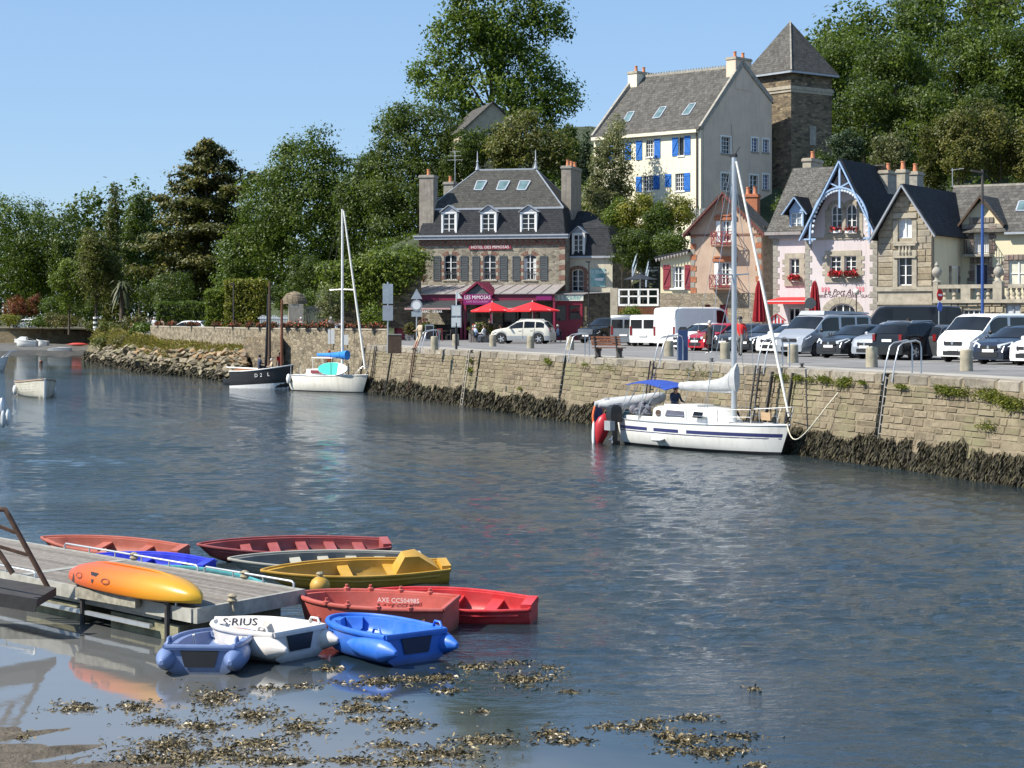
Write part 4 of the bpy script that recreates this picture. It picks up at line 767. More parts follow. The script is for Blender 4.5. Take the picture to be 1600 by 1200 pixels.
# cream side extension
lx = g.x(1031); ze = g.z(405, 1031); zh = g.z(393, 1079); w = (g.x(1049), g.x(1068), g.z(450, 1058), g.z(416, 1058)); zb2 = g.z(458, 1050)
ext = g.root('extension', 'low cream side extension with dark red shutters beside the peach house', 'house'); mb = MB()
face(mb, [(lx, zb2), (-.01, zb2), (-.01, zh), (lx, ze)], [rect(*w)], y=.12, back=4); mb.obj('wall', mat('yellow_render', (.64, .57, .38), .9, .08, 1.2, 30, .2, .004), ext)
mb = MB(); mb.box(lx-.03, -.05, .08, 4, -.3, zb2); mb.obj('stone_base', rub_base, ext); window(ext, *w, y=.26, rows=3, cur=True, sill=white)
shutter(ext, g.x(1035.5), g.x(1047), w[2]-.1, w[3]+.1, wine, y=.05); shutter(ext, g.x(1069), g.x(1080)-.1, w[2]-.1, w[3]+.1, wine, y=.05)
mb = MB(); slab(mb, [(lx-.35, -.25, ze+.02), (-.02, -.25, zh+.05), (-.02, 4.2, zh+.05), (lx-.35, 4.2, ze+.02)], .12); mb.obj('roof', slate_dk, ext)
mb = MB()
for k in range(11): t = (k+.5)/11; x = lerp(lx-.3, -.1, t); z = lerp(ze, zh, t)+.02; mb.prism([(x-.1, -.24, z), (x+.1, -.24, z), (x, -.24, z-.25)], (0, .04, 0))
mb.obj('scalloped_board', zinc, ext)
# ---- pink creperie
h_ = Fr(1208, 124, 30); f = h_; Q0 = f.x(1258); Q1 = f.x(1371); PJ = 1.1                 # the gable wing projects PJ in front
pink = f.root('creperie', 'pale pink creperie with pointed pale blue bargeboard gable and stone quoins', 'restaurant')
pink_m = mat('pink_render', (.6, .53, .53), .9, .06, .8, 30, .2, .004, streak=(.52, .45, .44)); blue_pt = mat('pale_blue_paint', (.3, .43, .62), .5, .08, 4)
zE3 = f.z(362, 1230); DK = 8.5; zR3 = f.z(263, 1270, DK/2)
w = (f.x(1234), f.x(1249), f.z(440, 1240), f.z(404, 1240)); dw = (f.x(1232), f.x(1249), 0, f.z(481, 1240)); mb = MB()
face(mb, [(0, -.3), (Q0, -.3), (Q0, zE3), (0, zE3)], [rect(*w), rect(*dw)], back=DK); mb.obj('wall', pink_m, pink)
window(pink, *w, rows=3); window(pink, *dw, rows=3, name='glass_door', sill=None)
def surround(root, w, y, th=.34, arch=0.0, m=granite):
    x0, x1, z0, z1 = w[:4]; mb = MB(); mb.box(x0-th, x0-.005, y-.04, y+.06, z0-.02, z1); mb.box(x1+.005, x1+th, y-.04, y+.06, z0-.02, z1); mb.box(x0-th, x1+th, y-.042, y+.06, z1+.003, z1+th); mb.box(x0-th, x1+th, y-.08, y+.06, z0-.3, z0-.023)
    o = mb.obj('window_surround', m, root)
    for s, x in ((-1, x0-th-.003), (1, x1+th+.003)):
        for k in range(3): z = lerp(z0, z1, (k+.35)/3); mb = MB(); mb.box(min(x, x+s*.17), max(x, x+s*.17), y-.035, y+.05, z, z+.28); mb.obj('stone', m, o)
surround(pink, w, 0); quoins(pink, 0, 1, 0, zE3-.3, .36, .42, .28, granite_gr)
fx = lambda px: f.x(px, -PJ); fz = lambda py, px=1312: f.z(py, px, -PJ); q0, q1 = fx(1258), fx(1371); qc = fx(1312); zgf = fz(371); zga = fz(262)
aw = [(fx(1299), fx(1315.5), fz(365), fz(320), .34), (fx(1322), fx(1338.5), fz(365), fz(320), .34)]; rw = [(fx(1297), fx(1314), fz(434), fz(400)), (fx(1320), fx(1338), fz(434), fz(400))]
dd = (fx(1296), fx(1337), 0, fz(475), .55); mb = MB()
slope = lambda x: zga-(zga-zgf)*abs(x-qc)/max(qc-q0, .1)
face(mb, [(q0, -.3), (q1, -.3), (q1, min(zgf, slope(q1))), (qc, zga), (q0, slope(q0))], [rect(*a) for a in aw]+[rect(*a) for a in rw]+[rect(*dd)], y=-PJ, back=DK-PJ); mb.obj('gable_wall', pink_m, pink)
for a in aw:
    window(pink, *a[:4], y=-PJ+.14, arch=a[4], rows=4, sill=None)
for a in rw: window(pink, *a, y=-PJ+.14, rows=4, sill=None)
surround(pink, (rw[0][0], rw[1][1], rw[0][2], rw[0][3]), -PJ); mb = MB(); mb.box(rw[0][1]+.02, rw[1][0]-.02, -PJ-.05, -PJ+.06, rw[0][2], rw[0][3]); mb.obj('mullion', granite, pink)
surround(pink, (aw[0][0], aw[1][1], aw[0][2], aw[0][3]-.34), -PJ, .3) if False else None
mb = MB(); 
for a, b in ((aw[0][0]-.4, aw[0][0]-.02), (aw[0][1]+.02, aw[1][0]-.02), (aw[1][1]+.02, aw[1][1]+.4)): mb.box(a, b, -PJ-.04, -PJ+.05, aw[0][2]-.02, aw[0][3]-.3)
mb.box(aw[0][0]-.45, aw[1][1]+.45, -PJ-.1, -PJ+.05, aw[0][2]-.24, aw[0][2]-.023)
for a in aw:
    c, hh = (a[0]+a[1])/2, (a[1]-a[0])/2
    for k in range(7): a0, a1 = math.pi*(k+.04)/7, math.pi*(k+.96)/7; mb.prism([(c+(hh+r)*math.cos(t), -PJ-.04, a[3]-.34+(.36+r)*math.sin(t)) for t, r in ((a0, .02), (a1, .02), (a1, .28), (a0, .28))], (0, .1, 0))
mb.obj('window_surround', granite, pink)
mb = MB(); mb.box(q0, q1, -PJ-.06, -PJ+.05, zgf-.12, zgf); mb.obj('string_course', granite, pink)
quoins(pink, q0, 1, 0, zgf-.15, .38, .45, .28, granite_gr, y=-PJ-.03); quoins(pink, q1, -1, 0, zgf-.15, .38, .5, .3, granite_gr, y=-PJ-.03)
window(pink, *dd[:4], y=-PJ+.16, arch=dd[4], cols=4, rows=2, sill=None, name='glass_door'); c, hh = (dd[0]+dd[1])/2, (dd[1]-dd[0])/2
for k in range(9): a0, a1 = math.pi*(k+.03)/9, math.pi*(k+.97)/9; mb = MB(); mb.prism([(c+(hh+r)*math.cos(t), -PJ-.04, dd[3]-.55+(.57+r*.9)*math.sin(t)) for t, r in ((a0, .02), (a1, .02), (a1, .5), (a0, .5))], (0, .12, 0)); mb.obj('voussoir', granite, pink)
for a, b in ((dd[0]-.5, dd[0]-.02), (dd[1]+.02, dd[1]+.5)): 
    for k in range(4): mb = MB(); s = .12*(k % 2); mb.box(a+(s if a < c else 0), b-(s if a > c else 0), -PJ-.04, -PJ+.08, k*.55, k*.55+.53); mb.obj('stone', granite, pink)
ax = (f.x(1196, -1.3), f.x(1259, -1.3)); za_ = f.z(465, 1230, 0); mb = MB(); slab(mb, [(ax[0]+.5, -.05, za_), (ax[1]+.1, -.05, za_), (ax[1], -1.3, f.z(471, 1230, -1.3)), (ax[0], -1.3, f.z(471, 1230, -1.3))], .03)
mb.box(ax[0], ax[1], -1.32, -1.29, f.z(475, 1230, -1.3), f.z(471, 1230, -1.3)); ao = mb.obj('awning', red, pink); mb = MB(); mb.box(ax[0], ax[1], -1.345, -1.322, f.z(471.2, 1230, -1.3), f.z(470, 1230, -1.3)); mb.obj('stripe', white, ao)
# lettering painted on the wall
dkr = mat('dark_print', (.09, .02, .035), .7); t1 = text('Le Port Aven', .5, pink, onwall(fx(1316), -PJ-.012, fz(456.5)), dkr, shear=.35, sx=.9); text('CRÊPERIE - CAFÉ - BRASSERIE - GLACIER', .27, pink, onwall(fx(1317), -PJ-.012, fz(463)), dkr, sx=.88)
pkp = mat('rose_print', (.62, .2, .24), .8)
for px in (1290, 1344):
    mb = MB(); x = fx(px)
    for k in range(3): xx = x+(k-1)*.2; mb.box(xx-.07, xx+.07, -PJ-.012, -PJ-.004, fz(456), fz(450)); mb.prism([(xx-.09, -PJ-.012, fz(450)), (xx+.09, -PJ-.012, fz(450)), (xx, -PJ-.012, fz(448))], (0, .008, 0))
    mb.obj('wall_print', pkp, pink)
# roofs
mb = MB(); slab(mb, [(-.3, -.35, zE3-.05), (Q0+1.5, -.35, zE3-.05), (Q0+2.3, DK/2, zR3), (f.x(1240, DK/2), DK/2, zR3)], .08); slab(mb, [(-.3, DK+.3, zE3-.05), (Q1, DK+.3, zE3-.05), (Q1-1, DK/2, zR3), (f.x(1240, DK/2), DK/2, zR3)], .08); mb.obj('roof', slate_moss, pink)
mb = MB(); slab(mb, [(-.3, -.35, zE3-.05), (-.3, DK+.3, zE3-.05), (f.x(1240, DK/2), DK/2, zR3)], .07); mb.obj('roof', slate_oldy, pink)
mb = MB(); mb.box(-.4, Q0-.1, -.5, -.2, zE3-.22, zE3-.02); mb.box(-.2, Q0-.1, -.3, 0, zE3-.42, zE3-.22); mb.obj('gutter', zinc, pink)
yo = -PJ-.95; zap = f.z(249, 1312, yo); qL, qR = f.x(1250, yo), f.x(1371, yo); zfL = f.z(373, 1250, yo); qcc = f.x(1312, yo); zfR = f.z(370, 1371, yo)
mb = MB(); slab(mb, [(qL, yo, zfL), (qcc, yo, zap), (qcc, DK*.62, zap), (qL, DK*.62, zfL)], .1); slab(mb, [(qR, yo, zfR), (qcc, yo, zap), (qcc, DK*.62, zap), (qR, DK*.62, zfR)], .1); mb.obj('gable_roof', slate_dky, pink)
mb = MB()
for xx, zz in ((qL, zfL), (qR, zfR)): mb.bar((xx, yo-.03, zz-.12), (qcc, yo-.03, zap-.12), .09, .3, up=(0, 1, 0))
zt2 = lerp(zap, zfL, .36); mb.box(qcc-.06, qcc+.06, yo-.06, yo+.02, lerp(zap, zfL, .62), zap-.2)
def arcpts(n, grow=0.0):
    out = []
    for k in range(n+1):
        a = math.pi*k/n; c_ = math.cos(a); s_ = math.sin(a)
        out.append((qcc+c_*(qR-qL)*(.385-grow), yo-.02, zfL-.1+(zap-zfL)*(.66-grow)*(s_**.8)))
    return out
A = arcpts(22); 
for p, q in zip(A, A[1:]): mb.bar(p, q, .1, .16, up=(0, 1, 0))
for s in (-1, 1):
    mb.bar((qcc, yo-.02, lerp(zap, zfL, .36)), (qcc+s*(qR-qL)*.13, yo-.02, lerp(zap, zfL, .295)), .08, .1, up=(0, 1, 0)); e = A[0] if s > 0 else A[-1]; mb.bar((e[0], yo-.02, e[2]-.25), (e[0], yo-.02, e[2]+.1), .1); mb.bar((e[0]-.4, yo-.02, e[2]+.05), (e[0]+.4, yo-.02, e[2]+.05), .1)
brg = mb.obj('bargeboard', blue_pt, pink)
mb = MB()
for p in arcpts(30, .03): mb.ball(p, (.11, .04, .11), 8)
mb.obj('fretwork', mat('pale_fret', (.6, .66, .72), .5), brg)
x0, x1 = f.x(1236, -.1), f.x(1253, -.1); z0, z1 = f.z(357, 1245, 0), f.z(333, 1245, 0); mb = MB(); mb.box(x0-.1, x0, -.1, 2.2, z0-.1, z1); mb.box(x1, x1+.1, -.1, 2.2, z0-.1, z1); mb.box(x0-.1, x1+.1, -.12, .05, z1, z1+.12); do = mb.obj('dormer', blue_pt, pink)
window(pink, x0, x1, z0, z1, y=-.03, rows=3, sill=white, name='dormer_window', pm=glassmat('bright_glass', (.3, .36, .42), .1)); c = (x0+x1)/2; zt = f.z(307, 1245, -.3); mb = MB()
for s in (-1, 1): slab(mb, [(c, -.45, zt), (c, 3.2, zt), (c+s*.85, 3.2, z1-.1), (c+s*.85, -.45, z1-.1)], .06)
mb.obj('dormer_roof', slate_dky, do); mb = MB()
for s in (-1, 1): mb.bar((c, -.47, zt-.05), (c+s*.85, -.47, z1-.12), .06, .2, up=(0, 1, 0))
mb.prism([(c-.5, -.15, z1+.12), (c+.5, -.15, z1+.12), (c, -.15, zt-.2)], (0, .06, 0)); mb.obj('dormer_bargeboard', blue_pt, do)
chimney(pink, f.x(1254, 5), f.x(1267, 5), 5, 7.2, zR3-.5, f.z(252, 1260, 5), granite, 1, along='y'); chimney(pink, f.x(1373, 4), f.x(1387, 4), 4, 6.0, zE3-1, f.z(271, 1380, 4), granite_gr, 1, along='y')
# ---- stone gable house and its long wing
s_ = Fr(1372, 114, 31); f = s_; S1 = f.x(1456); DS = f.d(1502, S1); cx = f.x(1413); za = f.z(290, 1413); zs = f.z(362, 1456)
st = f.root('stone_house', 'ashlar stone gabled house with steep dark slate roof beside the creperie', 'house'); grn = stonemat('ashlar', (.38, .315, .215), (.45, .385, .28), moss=False); jt = mat('ashlar_joint', (.3, .26, .19), .95, .2, 3)
w1 = (f.x(1403), f.x(1425), f.z(372, 1413), f.z(341, 1413), .16); w2 = (f.x(1402.5), f.x(1425), f.z(446, 1413), f.z(399, 1413)); zst = f.z(451, 1413)
ol = [(0, zst), (S1, zst), (S1, zs), (cx, za), (0, zs)]
mb = MB(); face(mb, ol, [rect(*w1), rect(*w2)], y=.05, back=DS); mb.obj('wall', jt, st)
def inhole(a, b, c, d): return any(a < w[1]+.28 and b > w[0]-.28 and c < w[3]+.3 and d > w[2]-.25 for w in (w1, w2))
ASH = stone_meshes('stone', grn); z = zst+.12; row = 0
while z < za-.4:
    hh = random.choice((.3, .36, .4)); t = max(0, (z+hh-zs)/(za-zs)); xl, xr = lerp(0, cx, t), lerp(S1, cx, t); x = xl-random.uniform(0, .35)
    segs = [(xl, w1[0]-.3), (w1[1]+.3, xr)] if any(z < w[3]+.3 and z+hh > w[2]-.3 for w in (w1, w2)) else [(xl, xr)]
    for a, b in segs:
        x = a
        while x < b-.08:
            l = random.uniform(.45, .95); l = b-x if b-x-l < .25 else l; o = link('stone', random.choice(ASH), st); o.location = (x+l/2, .065+random.uniform(-.012, .012), z+hh/2); o.scale = (l-.018, .13, hh-.018); x += l
    z += hh; row += 1
for w, a in ((w1, w1[4]), (w2, 0)):
    mb = MB(); mb.box(w[0]-.29, w[0]-.005, -.05, .1, w[2]-.2, w[3]-a); mb.box(w[1]+.005, w[1]+.29, -.05, .1, w[2]-.2, w[3]-a); mb.box(w[0]-.29, w[1]+.29, -.052, .1, w[3]+.004, w[3]+.3); mb.box(w[0]-.35, w[1]+.35, -.12, .1, w[2]-.32, w[2]-.204); mb.obj('window_surround', granite, st)
window(st, *w1[:4], y=.2, arch=w1[4], rows=1, cols=2, pm=mat('closed_shutter', (.62, .64, .66), .6, .05, 3), sill=None, label='closed pale shutters in the upper opening'); window(st, *w2, y=.2, rows=3, sill=None, fw=.08)
mb = MB()
for k in range(4): x = lerp(w1[0]+.12, w1[1]-.12, k/3); mb.lathe([(.07, 0), (.11, .2), (.06, .45), (.09, .6)], 8, Matrix.Translation((x, -.04, w1[2]-1.05)))
mb.box(w1[0]-.25, w1[1]+.25, -.14, .1, w1[2]-.45, w1[2]-.33); mb.box(w1[0]-.25, w1[1]+.25, -.14, .1, w1[2]-1.17, w1[2]-1.05); mb.obj('balustrade', granite, st)
mb = MB(); mb.box(-.1, S1+.1, -.12, .05, zst-.15, zst+.11); mb.box(-.05, S1+.05, -.1, .05, f.z(476, 1413), f.z(472, 1413)); mb.box(0, S1, -.02, .3, -.3, zst-.15); mb.obj('plinth', granite, st)
pale_y = mat('pale_yellow_render', (.66, .6, .42), .9, .05, .8, 30, .2, .004, streak=(.56, .5, .36))
mb = MB(); mb.box(S1-.06, S1+.01, .3, DS+.02, -.3, zs); mb.obj('side_wall', pale_y, st)
ov = .45; mb = MB(); slab(mb, [(-.35, -ov, zs-.45), (cx, -ov, za+.05), (cx, DS+4, za+.05), (-.35, DS+4, zs-.45)], .09); slab(mb, [(S1+.35, -ov, zs-.25), (cx, -ov, za+.05), (cx, DS+4, za+.05), (S1+.35, DS+2, zs-.25)], .09); mb.obj('roof', slate_dky, st)
mb = MB()
for xx, zz in ((-.35, zs-.45), (S1+.35, zs-.25)): mb.bar((xx, -ov-.02, zz-.06), (cx, -ov-.02, za), .1, .22, up=(0, 1, 0))
mb.obj('bargeboard', mat('barge_grey', (.28, .3, .33), .6, .1), st)
mb = MB(); mb.tube([(S1+.1, -.02, 3.5), (S1+.1, -.02, zs-.4)], .05, 8); mb.obj('downpipe', iron, st)
chimney(st, f.x(1401, 4), f.x(1414, 4), 4, 4.8, zs+1, f.z(270, 1408, 4), granite, 1); chimney(st, f.x(1417, 7), f.x(1433, 7), 7, 8.2, zs+1, f.z(273, 1425, 7), granite_gr, 1)
# wing, local y from DS
wing = f.root('wing_house', 'pale yellow long wing with balcony dormer at the right edge of the street', 'house'); fx = lambda px: f.x(px, DS); fz = lambda py, px=1550: f.z(py, px, DS); W1 = fx(1700); zw = fz(362)
sh = (fx(1577), fx(1606), fz(448), fz(408)); bd = (fx(1522), fx(1545), fz(396), fz(349)); dr = (fx(1523), fx(1543), fz(455), fz(412)); zdg = fz(306); dc = fx(1534); d0, d1 = fx(1503), fx(1567)
mb = MB(); face(mb, [(S1-.5, -.3), (W1, -.3), (W1, zw), (d1, zw), (d1, fz(345)), (dc, zdg-.2), (d0, fz(345)), (d0, zw), (S1-.5, zw)], [rect(*sh), rect(*bd), rect(*dr)], y=DS+.03, back=DS+.4); mb.obj('wall', pale_y, wing)
window(wing, *bd, y=DS+.15, rows=1, pm=MATS['closed_shutter'], sill=None, name='balcony_door'); window(wing, *dr, y=DS+.2, rows=1, cols=1, pm=mat('blue_door', (.02, .03, .09), .4), fm=white, sill=None, name='door')
window(wing, *sh, y=DS+.1, rows=2, cols=2, pm=mat('cream_shutter', (.62, .6, .5), .6), fm=white, sill=None, label='closed pale shutters')
rubred = stonemat('pinkish_rubble', (.26, .19, .17), (.34, .29, .25), moss=False); RBM = stone_meshes('stone', rubred)
for w, e in ((bd, 0), (dr, 0), (sh, 0)):
    for s, xx in ((-1, w[0]), (1, w[1])):
        n = 8
        for k in range(n):
            z = lerp(w[2], w[3], (k+.5)/n); l = random.uniform(.25, .5); o = link('stone', random.choice(RBM), wing); o.location = (xx+s*(l/2+.01), DS+.02, z); o.scale = (l, .14, (w[3]-w[2])/n*.93)
    for k in range(6): x = lerp(w[0]-.3, w[1]+.3, (k+.5)/6); o = link('stone', random.choice(RBM), wing); o.location = (x, DS+.02, w[3]+.2); o.scale = ((w[1]-w[0]+.6)/6*.94, .15, .36)
mb = MB(); mb.box(fx(1510), fx(1552), DS-.8, DS-.01, bd[2]-.2, bd[2]-.05); bo = mb.obj('balcony', granite_gr, wing); mb = MB()
for k in range(17): x = lerp(fx(1511), fx(1551), k/16); mb.box(x-.012, x+.012, DS-.78, DS-.755, bd[2]-.05, bd[2]+.85)
for z in (bd[2]+.02, bd[2]+.83): mb.box(fx(1511), fx(1551), DS-.785, DS-.75, z, z+.03)
for xx in (fx(1511), fx(1551)):
    for k in range(5): mb.box(xx-.012, xx+.012, lerp(DS-.75, DS-.05, k/4)-.012, lerp(DS-.75, DS-.05, k/4)+.012, bd[2]-.05, bd[2]+.85)
    mb.box(xx-.015, xx+.015, DS-.77, DS, bd[2]+.83, bd[2]+.86)
mb.obj('railing', iron, bo)
zr = f.z(292, 1550, DS+4.5); mb = MB(); slab(mb, [(S1-1, DS-.3, zw-.1), (W1, DS-.3, zw-.1), (W1, DS+4.5, zr), (f.x(1490, DS+4.5), DS+4.5, zr)], .08); slab(mb, [(S1-1, DS+9.3, zw-.1), (W1, DS+9.3, zw-.1), (W1, DS+4.5, zr), (S1-1, DS+4.5, zr)], .08); mb.obj('roof', slate_old, wing)
mb = MB(); mb.bar((f.x(1490, DS+4.5), DS+4.5, zr+.1), (W1, DS+4.5, zr+.1), .22, .14); mb.obj('ridge_tiles', granite_gr, wing)
mb = MB(); zd0 = fz(349)
for a in (d0-.15, d1+.15): slab(mb, [(a, DS-.35, zd0-.15), (dc, DS-.35, zdg), (dc, DS+4.0, zdg), (a, DS+2.4, zd0-.15)], .08)
mb.obj('dormer_roof', slate_oldy, wing); mb = MB()
for a in (d0-.15, d1+.15): mb.bar((a, DS-.37, zd0-.2), (dc, DS-.37, zdg-.05), .08, .24, up=(0, 1, 0))
mb.obj('dormer_bargeboard', wood_dk, wing)
mb = MB(); mb.box(d0, d1, DS-.03, DS+.04, zd0-.28, zd0-.02); mb.obj('string_course', granite_gr, wing)
mb = MB(); mb.box(d1+.2, W1, DS-.42, DS-.28, zw-.2, zw-.06); mb.obj('gutter', lead, wing)
def rp2(px, py):
    t = .5
    for _ in range(12): d = lerp(DS-.3, DS+4.5, t); t += (f.z(py, px, d)-lerp(zw-.1, zr, t))/(zr-zw)*.9
    d = lerp(DS-.3, DS+4.5, t); return Vector((f.x(px, d), d, lerp(zw-.1, zr, t)+.08))
skylight(wing, rp2(1588, 333), rp2(1606, 333), rp2(1610, 318), rp2(1593, 318))
mb = MB(); xx = f.x(1488, DS+4.6); za2 = f.z(292, 1488, DS+4.6); mb.tube([(xx, DS+4.6, za2), (xx, DS+4.6, za2+1.2)], .025, 5); mb.tube([(xx-.1, DS+4.6, za2+1.05), (xx+.75, DS+4.6, za2+1.15)], .015, 4)
for k in range(4): mb.tube([(xx+.15+k*.17, DS+4.4, za2+1.1), (xx+.15+k*.17, DS+4.8, za2+1.1)], .01, 4)
mb.obj('aerial', galv, wing)
# narrow louvred window in the side wall
Ms = Matrix.Translation((S1+.01, 0, 0)) @ Matrix.Rotation(R(90), 4, 'Z'); a0, a1 = f.d(1486, S1), f.d(1496, S1); zz = f.z(432, None, a0, S1); 
window(st, a0, a1, f.z(455, None, a0, S1), f.z(417, None, a0, S1), y=.02, rows=1, pm=MATS['closed_shutter'], M=Ms, sill=None)
for s, a in ((-1, a0), (1, a1)):
    for k in range(5): o = link('stone', random.choice(RBM), st); o.matrix_local = Ms @ Matrix.Translation((a+s*.22, -.0, lerp(f.z(455, None, a0, S1), f.z(417, None, a0, S1), (k+.5)/5))) @ Matrix.Diagonal((.4-.1*(k % 2), .1, .42, 1))
# ---- terrace with balustrade in front of the wing
tw = Fr(1461, 111, 31); f = tw; T1 = f.x(1565); T2 = f.x(1700); zt = f.z(468, 1510); ter = f.root('terrace_wall', 'rubble terrace wall with stone balustrade below the pale yellow wing', 'wall')
bw = (f.x(1504), f.x(1537), 0.1, f.z(484, 1520)); bd2 = (f.x(1571), f.x(1594), 0, f.z(476, 1580)); mb = MB(); face(mb, [(0, -.3), (T2, -.3), (T2, zt-.2), (0, zt-.2)], [rect(*bw), rect(*bd2)], y=.05, back=2.5); mb.obj('wall', jt, ter)
TRM = stone_meshes('stone', stonemat('terrace_rubble', (.3, .25, .17), (.4, .34, .24), moss=False)); z = 0
while z < zt-.3:
    hh = random.uniform(.26, .36); hh = min(hh, zt-.2-z); x = .35
    while x < T1+6:
        l = random.uniform(.3, .7)
        hit = [w for w in (bw, bd2) if x < w[1]+.03 and x+l > w[0]-.03 and z < w[3]]
        if hit:
            w = hit[0]
            if w[0]-x > .12: l = w[0]-x-.01
            else: x = w[1]+.03; continue
        o = link('stone', random.choice(TRM), ter); o.location = (x+l/2, .04+random.uniform(-.03, .02), z+hh/2); o.scale = (l-.03, .2, hh-.03); x += l
    z += hh
window(ter, *bw, y=.2, cols=4, rows=3, sill=None, fw=.07); window(ter, *bd2, y=.15, cols=2, rows=1, pm=mat('grey_door', (.5, .52, .53), .6, .05), fm=MATS['barge_grey'], sill=None, name='door')
mb = MB(); mb.box(-.1, T2, -.15, .6, zt-.2, zt); mb.obj('coping', granite, ter); zb = f.z(450, 1510)
mb = MB(); mb.box(0, T1, -.1, .4, zb-.02, zb+.2); mb.box(T1+.4, T2, -.1, .4, zb-.02, zb+.2); mb.obj('handrail', granite, ter)
for px in (1475, 1490, 1528, 1543):
    x = f.x(px); mb = MB(); hb = zb-.02-zt; mb.lathe([(.13, 0), (.13, .1), (.08, .16), (.15, hb*.42), (.07, hb*.75), (.12, hb-.1), (.12, hb)], 10, Matrix.Translation((x, .15, zt))); mb.obj('baluster', granite, ter, 50)
for k in range(9):
    x = f.x(1574)+k*.32; mb = MB(); hb = zb-.02-zt; mb.lathe([(.13, 0), (.13, .1), (.08, .16), (.14, hb*.42), (.07, hb*.75), (.12, hb-.1), (.12, hb)], 10, Matrix.Translation((x, .15, zt))); mb.obj('baluster', white if False else granite, ter, 50)
for a, b in ((1502, 1517), (1552, 1566), (1459, 1466)): mb = MB(); mb.box(f.x(a), f.x(b), -.12, .45, zt, zb-.02 if a == 1502 else f.z(440, 1560)); mb.obj('pier', granite, ter)
for px in (1462.5, 1559): 
    x = f.x(px); mb = MB(); z0 = f.z(440, px); mb.lathe([(.3, 0), (.14, .1), (.1, .22), (.26, .42), (.3, .6), (.2, .78), (.1, .86), (.14, .95), (.02, 1.15)], 12, Matrix.Translation((x, .15, z0))); mb.obj('urn_finial', granite_gr, ter, 50)
# ---- big cream house on the hill
c_ = Fr(1095, 160, 42, hz(15.7, 160)-.6); f = c_; L0 = f.x(928); GD = f.d(1206, 0); zE4 = f.z(199, 1095); zE5 = f.z(157, None, GD, 0); ym = f.d(1160, 0); zR4 = f.z(104, None, ym, 0); z0 = -8
cre = f.root('cream_house', 'large cream house with blue shutters and tall slate roof high on the hill', 'house')
ops = []; 
def cw(a, b, t, bo): return (f.x(a), f.x(b), f.z(bo, (a+b)/2), f.z(t, (a+b)/2))
wins = [cw(1009, 1021, 219, 245), cw(1005, 1020, 275, 298), cw(1055, 1069, 271, 298), cw(965, 978, 225, 252), cw(962, 976, 283, 305), cw(946, 956, 230, 255)]; op = cw(1060, 1068.5, 214, 243)
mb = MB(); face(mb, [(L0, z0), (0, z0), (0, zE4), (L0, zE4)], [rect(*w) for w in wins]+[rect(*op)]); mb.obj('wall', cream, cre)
for w in wins: window(cre, *w, rows=4, cols=4, fw=.05, mid=.07, sill=white)
window(cre, *op, rows=1, cols=1, sill=white, fw=.04)
for a, b, t, bo, fl in ((994, 1003.5, 220, 250, 0), (1022.5, 1032, 217, 247, 1), (1050.5, 1060, 215, 244, 0), (1069.5, 1079, 212, 242, 1), (994, 1003, 276, 300, 0), (1021, 1031, 274, 296, 1), (1039.5, 1049, 272, 292, 0), (1069, 1078.5, 270, 299, 1), (977, 986, 223, 250, 1), (952, 962, 228, 256, 0)):
    w = cw(a, b, t, bo); shutter(cre, *w, blue_sh, flip=bool(fl))
Mg = Matrix.Rotation(R(90), 4, 'Z')                                                     # gable plane: window x = depth
gops = []
def gw(a, b, t, bo): d0, d1 = f.d(a, 0), f.d(b, 0); dm = (d0+d1)/2; return (d0, d1, f.z(bo, None, dm, 0), f.z(t, None, dm, 0))
gws = [gw(1127, 1141, 214, 240), gw(1174.5, 1184, 216, 237), gw(1192, 1201, 218, 238), gw(1127, 1141, 271, 298), gw(1171.5, 1184, 274, 304), gw(1192, 1201, 273, 296)]
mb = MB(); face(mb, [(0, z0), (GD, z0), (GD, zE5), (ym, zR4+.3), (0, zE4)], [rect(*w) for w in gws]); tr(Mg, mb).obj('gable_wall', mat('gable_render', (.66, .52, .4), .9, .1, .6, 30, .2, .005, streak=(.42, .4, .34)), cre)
for k, w in enumerate(gws):
    window(cre, *w, M=Mg, rows=4, cols=3 if k in (0, 3) else 2, fw=.05, sill=granite_gr if k in (0, 1, 2, 5) else None, pm=glassmat('blue_glass', (.03, .05, .2), .06) if k in (1, 2, 5) and 'blue_glass' not in MATS else (MATS['blue_glass'] if k in (1, 2, 5) else None))
    mb = MB(); t = .13; mb.box(w[0]-t-.01, w[0]-.01, -.03, .05, w[2], w[3]+t); mb.box(w[1]+.01, w[1]+t+.01, -.03, .05, w[2], w[3]+t); mb.box(w[0]-.008, w[1]+.008, -.03, .05, w[3]+.005, w[3]+t); tr(Mg, mb).obj('window_surround', white, cre)
mb = MB(); mb.box(L0-.1, .0, .3, .5, z0, zE4); mb.box(L0, L0+.3, .01, GD, z0, zE4); mb.add([(L0, 0, zE4), (L0, ym, zR4), (L0, GD, zE5)], [(0, 1, 2)]); mb.box(L0, -.02, GD-.3, GD, z0, zE5); mb.obj('back_wall', cream, cre)
mb = MB(); slab(mb, [(L0+.1, -.3, zE4-.28), (-.02, -.3, zE4-.28), (-.02, ym, zR4-.1), (L0+.1, ym, zR4-.1)], .1); slab(mb, [(L0+.1, GD+.3, zE5-.28), (-.02, GD+.3, zE5-.28), (-.02, ym, zR4-.1), (L0+.1, ym, zR4-.1)], .1); mb.obj('roof', slate_old, cre)
mb = MB(); mb.bar((0, -.05, zE4-.05), (0, ym, zR4+.32), .4, .22, up=(1, 0, 0)); mb.bar((0, GD, zE5), (0, ym, zR4+.32), .4, .22, up=(1, 0, 0)); mb.bar((L0, -.2, zE4-.1), (L0, ym, zR4+.2), .4, .22, up=(1, 0, 0)); mb.obj('verge_coping', granite_gr, cre)
